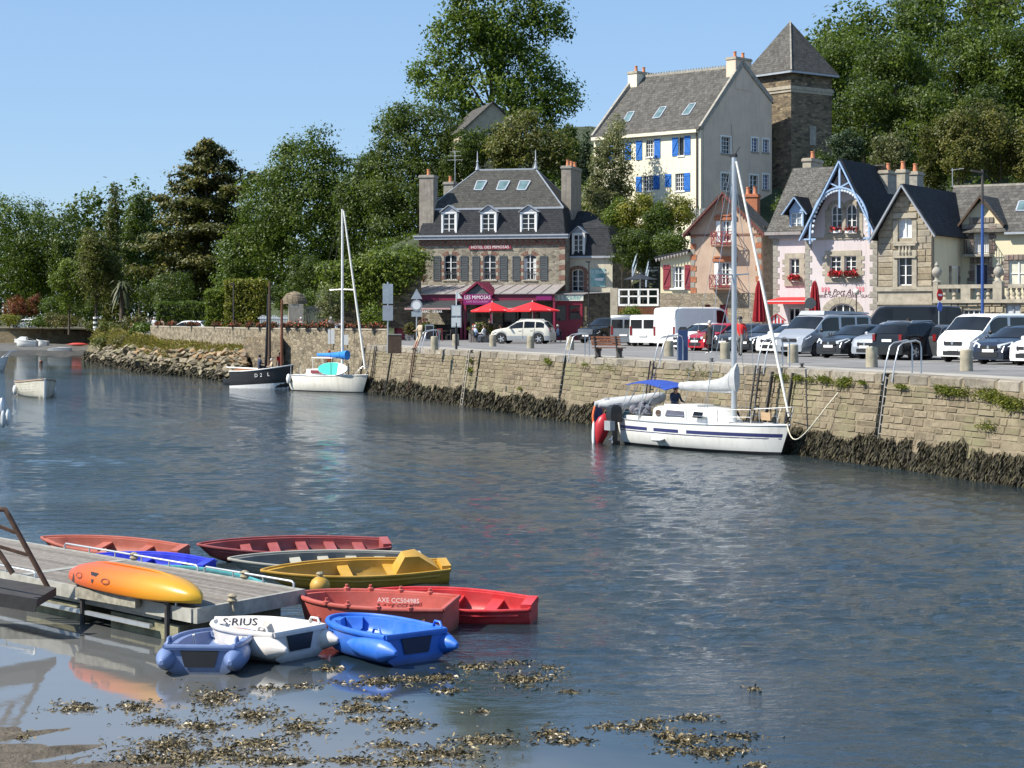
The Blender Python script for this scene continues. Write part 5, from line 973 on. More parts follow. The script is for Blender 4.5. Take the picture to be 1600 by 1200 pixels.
mb = MB(); mb.box(L0, -.2, -.42, -.05, zE4-.42, zE4-.16); mb.obj('gutter', cream, cre)
mb = MB(); mb.tube([(-.35, -.1, z0), (-.35, -.1, zE4-.3)], .06, 8); mb.obj('downpipe', wood_dk, cre)
mb = MB(); mb.bar((L0+1, ym, zR4+.05), (-.8, ym, zR4+.05), .22, .2)
for k in range(34): x = lerp(L0+1, -.8, k/33); mb.box(x-.05, x+.05, ym-.05, ym+.05, zR4+.1, zR4+.28)
mb.obj('ridge_tiles', granite_gr, cre)
chimney(cre, -.95, .03, f.d(1149, 0), f.d(1180, 0)-.6, zR4-2, f.z(94, None, ym, 0), MATS['gable_render'], 2, along='y', cap=granite); chimney(cre, L0-.1, L0+.9, ym-1.1, ym+1.1, zR4-2, f.z(117, 1000, ym), cream, 2, along='y', cap=granite)
def rp3(px, py):
    t = .5
    for _ in range(14): d = lerp(-.3, ym, t); t += (f.z(py, px, d)-lerp(zE4-.28, zR4-.1, t))/(zR4-zE4)*.8
    d = lerp(-.3, ym, t); return Vector((f.x(px, d), d, lerp(zE4-.28, zR4-.1, t)+.1))
for P in (((973, 194), (984, 192), (992, 177), (982, 178.5)), ((1020, 188), (1031, 186.5), (1042, 169.5), (1032, 170.5)), ((1066, 182.5), (1077, 181.5), (1088, 164), (1078, 165.5))): skylight(cre, *[rp3(*p) for p in P])
# ---- stone tower
tz = hz(24, 172); f = Fr(1236, 168, 52, tz); tow = f.root('stone_tower', 'tall square dark stone tower with steep pyramid slate roof behind cream house', 'tower'); td = f.d(1303, 0)-.3; tl_ = -td; zE6 = f.z(112, 1236)
mb = MB(); face(mb, [(tl_, -8), (0, -8), (0, zE6), (tl_, zE6)], [rect(-2.6, -2.1, zE6-6, zE6-4.8)], back=td); mb.obj('wall', rub_dark, tow)
mb = MB(); mb.box(tl_-.06, .06, -.08, td+.06, zE6-1.75, zE6-1.5); mb.box(tl_-.12, .12, -.16, td+.12, zE6-1.5, zE6-1.2); mb.obj('corbel_course', granite, tow)
mb = MB(); mb.box(.003, .08, td*.45, td*.6, zE6-6.3, zE6-4.6); mb.obj('blocked_window', granite_gr, tow)
zt = f.z(34, 1238, td/2); ap = (tl_/2, td/2, zt); o_ = .45; c4 = [(tl_-o_, -o_, zE6), (o_, -o_, zE6), (o_, td+o_, zE6), (tl_-o_, td+o_, zE6)]
mb = MB(); slab(mb, [c4[0], c4[1], ap], .08); slab(mb, [c4[2], c4[3], ap], .08); mb.obj('roof', slate_old, tow); mb = MB(); slab(mb, [c4[1], c4[2], ap], .08); slab(mb, [c4[3], c4[0], ap], .08); mb.obj('roof', slate_oldy, tow)
mb = MB()
for a, b in zip(c4, c4[1:]+c4[:1]): mb.bar((a[0], a[1], a[2]-.05), (b[0], b[1], b[2]-.05), .14, .16)
mb.obj('gutter', lead, tow); mb = MB(); mb.bar((c4[1][0], c4[1][1], c4[1][2]+.1), (ap[0], ap[1], ap[2]+.1), .12, .1); mb.obj('hip_flashing', granite_gr, tow)
# ---- gabled house behind the tall tree, gatehouse
f = Fr(770, 205, 25, hz(-2, 205)-1); hb = f.root('hilltop_house', 'small grey gabled house half hidden below the tallest tree', 'house'); hd = 9; zg = f.z(161, 771, 0); hw = 3.2; zee = f.z(186, 771)
mb = MB(); face(mb, [(-hw, -4), (hw, -4), (hw, zee-1.2), (0, zg), (-hw, zee-1.2)], [rect(-.5, .5, zee-2.6, zee-1)], back=hd); tr(Matrix.Rotation(R(40), 4, 'Z'), mb).obj('wall', mat('hill_stone', (.42, .36, .26), .9, .15, 2, 20, .3), hb)
mb = MB()
for s in (-1, 1): slab(mb, [(s*(hw+.3), -.3, zee-1.45), (0, -.3, zg+.05), (0, hd, zg+.05), (s*(hw+.3), hd, zee-1.45)], .1)
tr(Matrix.Rotation(R(40), 4, 'Z'), mb).obj('roof', slate_oldy, hb); window(hb, -.5, .5, zee-2.6, zee-1, M=Matrix.Rotation(R(40), 4, 'Z'), sill=None)
f = Fr(451, 148, -8); gh = f.root('gatehouse', 'small round capped stone gatehouse behind the parapet wall', 'gatehouse'); x1 = f.x(474); zt = f.z(475, 460); mb = MB(); mb.box(0, x1, 0, 2, -.3, zt); mb.obj('wall', granite, gh)
mb = MB(); mb.lathe([(1.05, 0), (1.0, .25), (.9, .5), (.6, .8), (.25, .95), (.02, 1.0)], 14, Matrix.Translation((x1/2-.1, 1, zt))); mb.obj('cap_roof', rub_dark, gh)
f = Fr(384, 146, -6); gf = f.root('garden_fence', 'pale stone garden wall and railings left of the gatehouse', 'fence'); x1 = f.x(450); mb = MB(); mb.box(.9, x1, 0, .3, 0, f.z(507, 420)); mb.obj('wall', granite, gf)
for k in range(16): x = lerp(1.1, x1-.1, k/15); mb = MB(); mb.box(x-.04, x+.04, .12, .18, f.z(507, 420), f.z(494, 420)+.1*math.sin(k)); mb.obj('rail', white, gf)
mb = MB(); mb.box(.9, x1, .1, .2, f.z(496, 420)-.1, f.z(496, 420)); mb.obj('top_rail', white, gf)
f = Fr(474, 149, -6); gf = f.root('gate', 'grey railed gate right of the gatehouse', 'gate'); x1 = f.x(509)
for k in range(14): x = lerp(.1, x1, k/13); mb = MB(); mb.box(x-.035, x+.035, .1, .16, 0, f.z(478, 490)); mb.obj('rail', granite_gr, gf)
for z in (.3, f.z(482, 490)): mb = MB(); mb.box(0, x1+.1, .08, .18, z, z+.1); mb.obj('cross_rail', granite_gr, gf)
# ---- deck beside the annex: white railing, brown base, dark stair and dark parasol
f = Fr(966, 139, 18); dk = f.root('deck', 'raised timber deck with white railing between annex and peach house', 'deck'); x1 = f.x(1029); zd = f.z(475, 990); zr_ = f.z(453, 990)
mb = MB(); mb.box(0, x1, 0, 3.4, zd-.15, zd); mb.obj('floor', white, dk); n = 24
for k in range(n): mb = MB(); mb.box(lerp(0, x1, k/n)+.01, lerp(0, x1, (k+1)/n)-.01, .05, .1, 0, zd-.16); mb.obj('plank', wood_red, dk)
for k in range(5): x = lerp(.05, x1-.05, k/4); mb = MB(); mb.box(x-.06, x+.06, 0, .1, zd, zr_); mb.obj('post', white, dk)
for z in (zr_-.02, (zd+zr_)/2): mb = MB(); mb.box(0, x1, .0, .1, z, z+.1); mb.obj('rail', white, dk)
mb = MB(); mb.box(-.6, -.05, .0, .5, 0, f.z(450, 966)); mb.obj('pier', granite, dk)
f = Fr(984, 146, 18); so = f.root('stair', 'steep outside stair with blue grey handrails climbing the hill', 'stair'); 
for k in range(16):
    z = f.z(466, 990)+k*.26; mb = MB(); mb.box(f.x(986)+k*.06, f.x(1010)+k*.06, k*.32, k*.32+.34, z-.1, z); mb.obj('step', slate_dk, so)
for px0, px1, p0, p1 in ((988, 999, 418, 384), (1009, 1016, 428, 396)):
    mb = MB(); a = (f.x(px0), .1, f.z(p0, px0)); b = (f.x(px1, 4), 4, f.z(p1, px1, 4))
    mb.bar(a, b, .1); mb.bar((a[0], a[1], a[2]-.7), (b[0], b[1], b[2]-.7), .08); mb.bar(b, (b[0], b[1], b[2]-1.4), .1); mb.bar(a, (a[0], a[1], a[2]-1), .1); mb.obj('handrail', mat('rail_blue', (.3, .36, .42), .5) if 'rail_blue' not in MATS else MATS['rail_blue'], so)
f = Fr(1004, 139.5, 18, ZQ); pf = f.root('picket_fence', 'short white picket fence behind the parked vans', 'fence')
for k in range(9): mb = MB(); x = k*.17; mb.prism([(x, 0, 0), (x+.1, 0, 0), (x+.1, 0, 1.25), (x+.05, 0, 1.38), (x, 0, 1.25)], (0, .03, 0)); mb.obj('picket', white, pf)
mb = MB(); mb.box(0, 1.5, .035, .07, .9, 1); mb.box(0, 1.5, .035, .07, .3, .4); mb.obj('rail', white, pf)
f = Fr(1076, 152, 20, hz(14, 150)); pf = f.root('garden_palisade', 'grey wooden palisade at the corner of the cream house garden', 'fence')
for k in range(9): mb = MB(); x = f.x(1081)+k*.13; mb.box(x, x+.09, 0, .03, f.z(350, 1090), f.z(326, 1090)); mb.obj('board', galv, pf)
# ------------------------------------------------------------------ vegetation
LEAF = {'dark': leafmat('leaf_dark', (.042, .068, .018), (.1, .14, .034)), 'mid': leafmat('leaf_mid', (.056, .092, .019), (.115, .165, .034)), 'lime': leafmat('leaf_lime', (.1, .15, .025), (.19, .24, .05)),
        'olive': leafmat('leaf_olive', (.085, .092, .03), (.17, .17, .06)), 'silver': leafmat('leaf_silver', (.13, .145, .08), (.25, .26, .16)), 'cedar': leafmat('leaf_cedar', (.07, .077, .024), (.2, .17, .055), .15),
        'bluish': leafmat('leaf_bluish', (.035, .06, .042), (.07, .1, .065), .15), 'copper': leafmat('leaf_copper', (.16, .03, .03), (.28, .06, .05)), 'gold': leafmat('leaf_gold', (.16, .17, .03), (.28, .27, .06)),
        'brown': leafmat('leaf_brown', (.1, .085, .04), (.18, .15, .07)), 'tall': leafmat('leaf_tall', (.075, .125, .022), (.16, .22, .045), .35)}
bark = mat('bark', (.09, .07, .05), .95, .35, 6, 14, .7, .03)
def leafcloud(name, cen, rad, n_sub, per, sub_r, leaf, m, parent=None, seed=0, flat=0.0, shell=.62, drop=0.0, up=.25, loc=None):
    """leaf-sized faces in clumps spread through the ellipsoids cen (k,3), rad (k,3)"""
    g = np.random.default_rng(seed+17); cen = np.asarray(cen, float); rad = np.asarray(rad, float)
    wgt = (rad[:, 0]*rad[:, 2]); b = g.choice(len(cen), n_sub, p=wgt/wgt.sum()); d = g.normal(size=(n_sub, 3)); d /= np.linalg.norm(d, axis=1)[:, None]
    rr = shell+(1-shell)*g.uniform(0, 1, n_sub)**.7; rr = np.where(g.uniform(0, 1, n_sub) < .12, rr*.6, rr)
    sc = cen[b]+d*rad[b]*rr[:, None]; st = np.clip(g.normal(.47, .15, n_sub)+g.normal(0, .14, len(cen))[b], 0, 1); ssz = g.uniform(.6, 1.35, n_sub)
    N_ = n_sub*per; k = np.repeat(np.arange(n_sub), per); o = g.normal(size=(N_, 3))*np.array([1, 1, .75-.35*flat])*sub_r*.82*ssz[k][:, None]; P = sc[k]+o
    if drop: P[:, 2] -= drop*np.abs(o[:, 2])*2
    nr = d[k]*.6+o/(sub_r+1e-6)*.35+g.normal(size=(N_, 3))*.55; nr[:, 2] += up+flat; nr /= np.linalg.norm(nr, axis=1)[:, None]
    t = np.cross(nr, g.normal(size=(N_, 3))); t /= np.linalg.norm(t, axis=1)[:, None]; bt = np.cross(nr, t); s = leaf*g.uniform(.6, 1.35, N_)[:, None]
    v = np.stack([P-t*s*.62, P+bt*s*.36-t*s*.05, P+t*s*.62+nr*s*.12, P-bt*s*.36-t*s*.05], 1).reshape(-1, 3)
    tint = np.clip(np.repeat(st[k]+g.normal(0, .13, N_), 4), 0, 1)
    return npmesh(name, v, np.arange(N_*4).reshape(-1, 4), m, parent, tint)
def trunk(parent, h, r, limbs, seed=0, lean=0.0):
    rd = random.Random(seed); mb = MB(); top = Vector((lean, 0, h)); pts = [Vector((0, 0, -.6)), Vector((0, 0, h*.05)), Vector((lean*.3, 0, h*.35)), Vector((lean*.7, .1, h*.7)), top]; mb.tube(pts, [r*1.4, r*1.05, r*.85, r*.5, r*.12], 8)
    for l in limbs:
        l = Vector(l); a = Vector((lean*.4, 0, min(h*.8, max(h*.18, l.z*rd.uniform(.45, .65))))); mid = a.lerp(l, .5)+Vector((rd.uniform(-.3, .3), rd.uniform(-.3, .3), rd.uniform(.2, .8))); mb.tube([a, mid, l], [r*.42, r*.27, r*.08], 6)
    return mb.obj('trunk', bark, parent, 60)
TREE_N = 0; LEAVES = []
def tree(name, label, px, top, bot, hw, Y, m, leaf=.3, dens=1.0, kind='round', group=None, base=None, blobs=None, lob=9, sub=None, cat='tree'):
    """px: centre column, top/bot rows and half width hw of the crown in photo pixels at depth Y"""
    global TREE_N; TREE_N += 1; sd = TREE_N*31; rd = random.Random(sd); X = (px-800)/F*Y; s = Y/F; zt = H-(top-HY)*s; zb = H-(bot-HY)*s; z0 = base if base is not None else max(ZQ-.2, hz(X, Y)); z0 = min(z0, zb)
    t = T(name, label, cat, (X, Y, z0), 0, group); hw_ = hw*s; hh = (zt-zb)/2; zc = (zt+zb)/2-z0; C, Rr = [], []
    if blobs:
        for bx, by, br, bh in blobs: C.append(((bx-px)*s, rd.uniform(-.5, .5)*hw_*.5, H-(by-HY)*s-z0)); Rr.append((br*s, br*s*.9, bh*s))
    elif kind == 'round':
        C.append((0, 0, zc)); Rr.append((hw_*.72, hw_*.72, hh*.78))
        for k in range(lob):
            a = k*2.4+rd.uniform(-.4, .4); e = rd.uniform(-.75, .95); q = math.sqrt(max(0, 1-e*e)); f_ = rd.uniform(.6, .74); C.append((math.cos(a)*q*hw_*f_, math.sin(a)*q*hw_*f_, zc+e*hh*.66)); r_ = rd.uniform(.26, .42); Rr.append((hw_*r_, hw_*r_, hh*r_*rd.uniform(.8, 1)))
    elif kind == 'cone':
        for k in range(8): f_ = (k+.5)/8; r_ = hw_*(1-f_*.88)*rd.uniform(.85, 1.1); C.append((rd.uniform(-.1, .1)*hw_, 0, (zb-z0)+(zt-zb)*f_*.96)); Rr.append((r_, r_, (zt-zb)/8*1.1))
    elif kind == 'column':
        for k in range(6): f_ = (k+.5)/6; r_ = hw_*math.sin(math.pi*(.18+f_*.72))**.6; C.append((0, 0, (zb-z0)+(zt-zb)*f_)); Rr.append((r_, r_, (zt-zb)/6*.95))
    vol = sum(r[0]*r[2] for r in Rr); sub_r = sub or max(.28, hw_*.115); leaf *= .84; n_sub = int(min(1500, max(40, dens*vol*11/(sub_r*sub_r)/4.2))); per = int(max(14, min(72, 2.3*(sub_r/leaf)**2*4))); LEAVES.append((name, n_sub*per))
    leafcloud('crown', C, Rr, n_sub, per, sub_r, leaf, LEAF[m], t, sd)
    limbs = [C[i] for i in range(1, min(len(C), 8))] if kind == 'round' or blobs else []
    trunk(t, max(.8, zc+hh*(.35 if cat == 'tree' else -.2)), max(.04, min(.42, hw_*(.05 if cat == 'tree' else .03))), limbs if cat == 'tree' else limbs[:3], sd); return t
# left wood
tree('oak_tree', 'broad dark green tree at the far left edge behind the shore wall', 35, 280, 512, 82, 345, 'mid', .42)
tree('oak_tree', 'dark green tree right of the broad one at the far left', 108, 300, 508, 40, 338, 'dark', .42)
tree('poplar_tree', 'tall narrow tree with bare spiky top left of the cedar', 178, 288, 505, 34, 300, 'olive', .38, kind='cone')
tree('oak_tree', 'mid green tree directly left of the big cedar', 218, 290, 500, 42, 305, 'dark', .4)
tree('willow_tree', 'pale yellowish bushy tree low on the far left shore', 108, 395, 500, 32, 285, 'lime', .3)
tree('bay_tree', 'olive green leafy tree behind the small palm', 150, 345, 500, 42, 280, 'olive', .34)
tree('alder_tree', 'large leafy tree sloping down behind the clipped hedge', 440, 240, 505, 92, 235, 'mid', .34, blobs=[(470, 270, 55, 55), (430, 330, 60, 60), (395, 400, 48, 55), (370, 455, 40, 48), (470, 370, 75, 90), (520, 300, 50, 70), (500, 225, 28, 24), (455, 240, 28, 26), (430, 290, 30, 30), (545, 350, 48, 80), (500, 440, 60, 60)])
tree('oak_tree', 'dark tree between the alder and the tree left of the hotel chimney', 568, 212, 480, 46, 228, 'dark', .34)
tree('holm_oak', 'dense dark evergreen tree left of the hotel roof', 655, 160, 430, 88, 212, 'dark', .3, blobs=[(660, 230, 62, 58), (610, 215, 30, 40), (625, 185, 22, 20), (690, 195, 42, 36), (720, 240, 42, 50), (650, 300, 70, 60), (600, 300, 40, 60), (620, 370, 55, 55), (740, 270, 34, 40), (655, 175, 26, 16), (585, 250, 18, 30)])
tree('plane_tree', 'tallest open crowned green tree standing against the sky', 768, -60, 236, 126, 228, 'tall', .42, dens=.85, sub=.8, blobs=[(770, 20, 70, 70), (735, 5, 38, 44), (720, 55, 52, 40), (680, 60, 22, 26), (655, 120, 24, 34), (700, 110, 48, 36), (745, 95, 58, 46), (800, 60, 58, 52), (850, 20, 34, 40), (868, 45, 22, 24), (820, 115, 62, 48), (865, 140, 38, 36), (760, 150, 62, 34), (690, 150, 34, 26), (830, 165, 52, 26), (880, 160, 22, 20), (855, 185, 20, 26), (800, 190, 40, 24), (735, 180, 34, 24), (770, -60, 60, 50)])
tree('willow_tree', 'pale olive bushy tree on the slope above the hotel roof', 828, 168, 275, 66, 196, 'olive', .28, blobs=[(815, 205, 42, 34), (845, 225, 46, 34), (800, 240, 40, 30), (870, 245, 30, 28), (820, 180, 24, 14)])
tree('yew_tree', 'dark green tree right of the olive tree above the hotel', 882, 186, 285, 34, 200, 'dark', .28)
tree('fir_tree', 'small dark conifer left of the cream house roof', 915, 205, 300, 22, 196, 'bluish', .26, kind='cone')
tree('birch_tree', 'weeping pale birch in front of the cream house left end', 957, 178, 330, 33, 162, 'silver', .19, dens=1.0, blobs=[(938, 248, 16, 34), (932, 320, 22, 34), (962, 205, 16, 26), (950, 235, 22, 32), (972, 245, 18, 30), (945, 275, 24, 34), (975, 285, 17, 34), (930, 300, 16, 26), (958, 310, 24, 24)])
for lb, px, tp, bt, hw, Y, m in (('golden green bush below the cream house windows', 1000, 293, 400, 36, 151, 'gold'), ('round bush at the foot of the cream house corner', 1056, 300, 372, 32, 150, 'gold'), ('dark green bush between annex roof and golden bush', 940, 280, 390, 36, 165, 'dark'), ('dense shrub on the slope left of the glossy laurel', 990, 345, 430, 40, 149, 'dark'), ('glossy laurel above the cream extension roof', 1048, 348, 412, 34, 147, 'mid'), ('overgrown shrub on the slope above the annex', 968, 318, 400, 30, 163, 'mid')):
    tree('shrub', lb, px, tp, bt, hw, Y, m, .17, lob=7, cat='bush')
# ivy clad wall left of the hotel
iv = T('climbing_vine', 'lime green climbing vine spilling over the wall left of the hotel', 'vine', W(590, 497, 152)); ib = iv.location; sC = 152/F
leafcloud('foliage', [((x-590)*sC, yy, (497-y)*sC) for x, y, yy in ((555, 425, 0), (590, 412, 0), (622, 418, 1), (528, 425, .6), (580, 450, 0), (540, 450, 0), (606, 436, 0), (640, 404, 2), (583, 478, -.2), (640, 425, 2))], [(2.1, 1.2, 1.1)]*7+[(1.6, 1, 1)]+[(.7, .6, 1.0)]+[(1.0, .8, .8)], 420, 40, .42, .2, LEAF['lime'], iv, 901, drop=.3)
mb = MB(); mb.box(-3.4, 3.4, .6, 1.2, -.8, 3.3); mb.obj('trellis_wall', MATS['bark'] if False else rub_dark, iv)
for lb, px, tp, bt, hw, Y, m in (('dark leafy tree behind the gatehouse cap', 480, 385, 480, 42, 165, 'dark'), ('silvery bush beside the grey gate', 516, 445, 510, 24, 149, 'silver'), ('lime shrub at the left post of the hotel veranda', 585, 470, 520, 20, 148, 'lime'), ('green shrub hanging over the wall left of the hotel chimney', 640, 375, 440, 38, 168, 'mid')):
    tree('shrub', lb, px, tp, bt, hw, Y, m, .18, lob=7, cat='bush')
# cedar: flat plates on a tall trunk
Yc = 268; sC = Yc/F; ced = T('cedar_tree', 'huge dark cedar with layered plate branches rising over the shore', 'tree', ((322-800)*sC, Yc, ZQ-.3)); C, Rr = [], []; rd = random.Random(4)
for k in range(78):
    f_ = k/77; py = 478-f_*268; half = (118 if py > 340 else 118*(py-192)/148)*(.55+.45*math.sin(min(1, f_*3)*1.57)) if py > 210 else 12
    for q in range(3):
        a = rd.uniform(0, 6.28); e = rd.uniform(.15, .98); C.append((math.cos(a)*half*sC*e+(6-f_*4)*sC, math.sin(a)*half*sC*e*.8, (495-py)*sC+rd.uniform(-.4, .4)+e*.9)); r_ = max(1.0, half*sC*rd.uniform(.22, .4)); Rr.append((r_, r_*.8, .42))
for bx, by in ((395, 262), (405, 255), (388, 250), (378, 275), (345, 215), (300, 235), (270, 262), (258, 290), (325, 203), (318, 212)): C.append(((bx-322)*sC, rd.uniform(-1, 1), (495-by)*sC)); Rr.append((1.5, 1.0, .4))
leafcloud('crown', C, Rr, 3000, 24, .5, .4, LEAF['cedar'], ced, 77, flat=.5, shell=.3); tree('shrub', 'dark shrub crowding the gatehouse cap', 440, 440, 490, 18, 150, 'dark', .16, lob=6, cat='bush')
tree('shrub', 'green shrub right of the gatehouse cap', 484, 446, 495, 16, 153, 'mid', .16, lob=6, cat='bush')
trunk(ced, 24.5, .6, [C[i] for i in range(0, 90, 7)], 3)
# right wood
for nm, lb, px, tp, bt, hw, Y, m in (('ash_tree', 'feathery green tree rising right of the tower roof', 1318, 5, 200, 72, 205, 'mid'), ('oak_tree', 'big rounded green tree right of the tower', 1400, 38, 240, 88, 192, 'mid'), ('oak_tree', 'dark tree in the gap behind the tower and round tree', 1350, 100, 270, 62, 186, 'dark'), ('lime_tree', 'green tree right of the big rounded one', 1492, 30, 215, 72, 198, 'mid'), ('oak_tree', 'green tree in the top right corner', 1568, 20, 220, 74, 194, 'mid'), ('oak_tree', 'dark tree in the shade right of the rounded tree', 1455, 110, 280, 66, 184, 'dark'), ('oak_tree', 'dark tree below the corner tree at the right edge', 1540, 130, 270, 62, 186, 'dark'), ('pine_tree', 'open dark pine at the top between two green trees', 1440, -25, 80, 56, 225, 'dark'), ('ash_tree', 'thin topped tree at the upper right corner', 1545, -30, 70, 50, 226, 'olive'), ('oak_tree', 'dark green tree cut by the right edge of the view', 1640, 40, 300, 70, 190, 'mid')):
    tree(nm, lb, px, tp, bt, hw, Y, m, .3)
for nm, lb, px, tp, bt, hw, Y, m, kd in (('juniper', 'blue green conifer right of the tower foot', 1322, 195, 275, 32, 160, 'bluish', 'round'), ('bay_tree', 'round glossy pale leaved tree behind the pink gable', 1388, 200, 278, 38, 158, 'silver', 'round'), ('cypress', 'slender cypress left of the olive hedge trees', 1448, 195, 300, 14, 156, 'olive', 'column'), ('cypress', 'second slender cypress beside the first', 1468, 190, 300, 16, 157, 'olive', 'column'), ('bay_tree', 'tall olive bush above the stone house roof', 1500, 160, 300, 48, 155, 'olive', 'round'), ('bay_tree', 'tall olive bush above the right wing roof', 1560, 150, 300, 56, 156, 'olive', 'round'), ('bay_tree', 'olive bush at the right edge above the wing roof', 1612, 170, 310, 40, 154, 'olive', 'round'), ('shrub', 'dark shrub behind the mossy creperie roof', 1290, 230, 300, 26, 158, 'dark', 'round')):
    tree(nm, lb, px, tp, bt, hw, Y, m, .21, kind=kd)
# shore garden at the left
for lb, px, tp, bt, hw, Y, m in (('copper red shrub, left of two on the far shore', 22, 460, 502, 22, 312, 'copper'), ('copper red shrub, right of two on the far shore', 52, 458, 498, 17, 314, 'copper'), ('rounded rhododendron beside the copper shrubs', 88, 460, 506, 32, 306, 'mid'), ('wide dark low shrub on the shore wall', 100, 487, 514, 34, 296, 'brown'), ('low dark shrub right of the wide one on the shore wall', 66, 490, 514, 26, 298, 'dark'), ('tall shrub left of the small palm', 140, 460, 508, 26, 292, 'mid'), ('small shrub beside the striped post', 143, 502, 516, 12, 262, 'olive'), ('spiky yellowish shrub at the far left end', 15, 490, 512, 20, 305, 'gold'), ('shrub right of the palm under the cedar', 262, 420, 500, 48, 235, 'dark'), ('green shrub on the mound left of the parapet wall', 178, 500, 528, 24, 205, 'olive'), ('dry grassy shrub crowning the mound', 205, 492, 520, 26, 195, 'brown'), ('dark low shrub at the parapet wall end', 222, 505, 522, 18, 180, 'mid'), ('sprawling shrub low on the mound slope', 160, 525, 550, 22, 200, 'olive'), ('dry shrub on the mound above the rocks', 195, 522, 548, 24, 186, 'brown')):
    tree('shrub', lb, px, tp, bt, hw, Y, m, .24, lob=6, cat='bush', base=ZQ-.6 if bt > 515 else None)
# palm
pl = T('palm_tree', 'small shaggy palm in front of the cedar', 'palm', W(190, 497, 262)); mb = MB(); mb.tube([(0, 0, -.5), (.1, 0, 2), (0, 0, 4.6)], [.35, .3, .28], 8); mb.obj('trunk', bark, pl); rd = random.Random(8)
for k in range(70):
    a = rd.uniform(0, 6.28); e = rd.uniform(-1.3, 1.1); l = rd.uniform(1.2, 2.1); d = Vector((math.cos(a), math.sin(a), 0)); mb = MB(); P = [Vector((0, 0, 4.7))+d*l*t+Vector((0, 0, l*(e*t-1.0*t*t))) for t in (0, .35, .7, 1)]
    sd = Vector((-d.y, d.x, 0))
    for w, (p, q) in zip(((.04, .13), (.13, .17), (.17, .03)), zip(P, P[1:])): mb.add([p-sd*w[0], p+sd*w[0], q+sd*w[1], q-sd*w[1]], [(0, 1, 2, 3)])
    mb.obj('frond', mat('palm_frond', (.07, .08, .03), .6, .4, 1) if 'palm_frond' not in MATS else MATS['palm_frond'], pl)
def hedge(label, px0, px1, top, bot, Y, depth, m):
    s = Y/F; x0, x1 = (px0-800)*s, (px1-800)*s; z1 = H-(top-HY)*s; h = T('hedge', label, 'hedge', ((x0+x1)/2, Y, ZQ-.1)); w = (x1-x0)/2; hh = z1-ZQ+.1; g = np.random.default_rng(int(px0)); n = int(240*(2*w*hh+2*w*depth+2*depth*hh)/10)
    r = g.uniform(0, 1, n); P = np.stack([g.uniform(-w, w, n), np.full(n, 0.), g.uniform(0, hh, n)], 1); P[r > .6] = np.stack([g.uniform(-w, w, n), g.uniform(0, depth, n), np.full(n, hh)], 1)[r > .6]; sd = (r > .82); P[sd] = np.stack([np.where(g.uniform(0, 1, n) < .5, -w, w), g.uniform(0, depth, n), g.uniform(0, hh, n)], 1)[sd]
    leafcloud('foliage', P, np.full((n, 3), .12), n, 12, .16, .15, LEAF[m], h, int(px0), shell=.1); mb = MB(); mb.box(-w+.1, w-.1, .1, depth-.1, 0, hh-.08); mb.obj('stems', MATS['undergrowth'], h); return h
hedge('tall clipped pale green hedge with flat top beside the road', 352, 410, 440, 510, 162, 3.5, 'gold'); hedge('lower clipped hedge left of the tall pale one', 323, 351, 455, 510, 164, 3.0, 'lime')
hedge('long low dark hedge behind the two parked cars', 247, 322, 474, 500, 190, 1.5, 'mid')
tree('shrub', 'small green bush in front of the white deck railing', 988, 481, 503, 12, 137, 'lime', .12, lob=5, cat='bush'); tree('shrub', 'clipped hedge bush below the terrace wall', 1480, 510, 520, 22, 108, 'dark', .12, lob=5, cat='bush')

tree('oak_tree', 'dark tree hiding the lower part of the hilltop house', 738, 192, 290, 34, 199, 'dark', .28)
tree('willow_tree', 'olive tree in front of the hilltop house gable', 786, 186, 280, 30, 197, 'olive', .26)
tree('shrub', 'dark shrub at the left foot of the hilltop house', 714, 222, 300, 24, 197.5, 'dark', .2, lob=7, cat='bush')
# woods that read as one mass behind the single trees, and scrub covering the hillside
def mass(name, pts, Y, m, leaf, n, sr, seed):
    C, Rr = [], []
    for px, top, bot, w in pts:
        s = Y/F
        for q in range(3): C.append(((px-800)*s, Y+q*3, H-(lerp(top, bot, (q+.5)/3)-HY)*s)); Rr.append((w*s, 4, (bot-top)*s/4.2))
    return tag(leafcloud(name, C, Rr, n, 22, sr, leaf, LEAF[m], None, seed, shell=.35), kind='stuff')
mass('distant_wood', [(x, 330+40*math.sin(x*.021+1), 510, 42) for x in range(-60, 420, 38)], 372, 'dark', .66, 1150, 1.3, 5)
mass('distant_wood', [(x, 290+30*math.sin(x*.03), 500, 38) for x in range(400, 640, 34)], 262, 'dark', .47, 700, .9, 6)
mass('hill_wood', [(x, y, 300, 36) for x, y in ((1268, 60), (1300, 30), (1345, 15), (1390, 15), (1435, 5), (1480, 5), (1525, 5), (1570, 0), (1615, 0))], 214, 'mid', .44, 1350, .85, 7)
mass('hill_wood', [(x, y, 330, 30) for x, y in ((690, 250), (740, 270), (790, 262), (850, 262), (900, 262))], 214, 'dark', .36, 500, .7, 8)
g = np.random.default_rng(21); n = 900; P = np.stack([g.uniform(-14, 75, n), g.uniform(143, 212, n)], 1); P = np.array([(x, y, hz(x, y)+.25) for x, y in P if hz(x, y) > ZQ+.6 and not (5 < x < 32 and 156 < y < 182)])
tag(leafcloud('hillside_scrub', P, np.full((len(P), 3), .9), len(P)*2, 17, .5, .28, LEAF['mid'], None, 22, shell=.3), kind='stuff')
for lb, px, tp, bt, hw, Y, m in (('broad bush left under the cream house windows', 972, 300, 372, 30, 152, 'lime'), ('bush between golden bush and house corner', 1030, 310, 380, 26, 149.5, 'mid'), ('dark ivy mass above the outside stair', 1005, 355, 430, 34, 151, 'dark'), ('bushy shrub behind the peach house chimney', 1225, 300, 345, 20, 152, 'dark')):
    tree('shrub', lb, px, tp, bt, hw, Y, m, .17, lob=7, cat='bush')
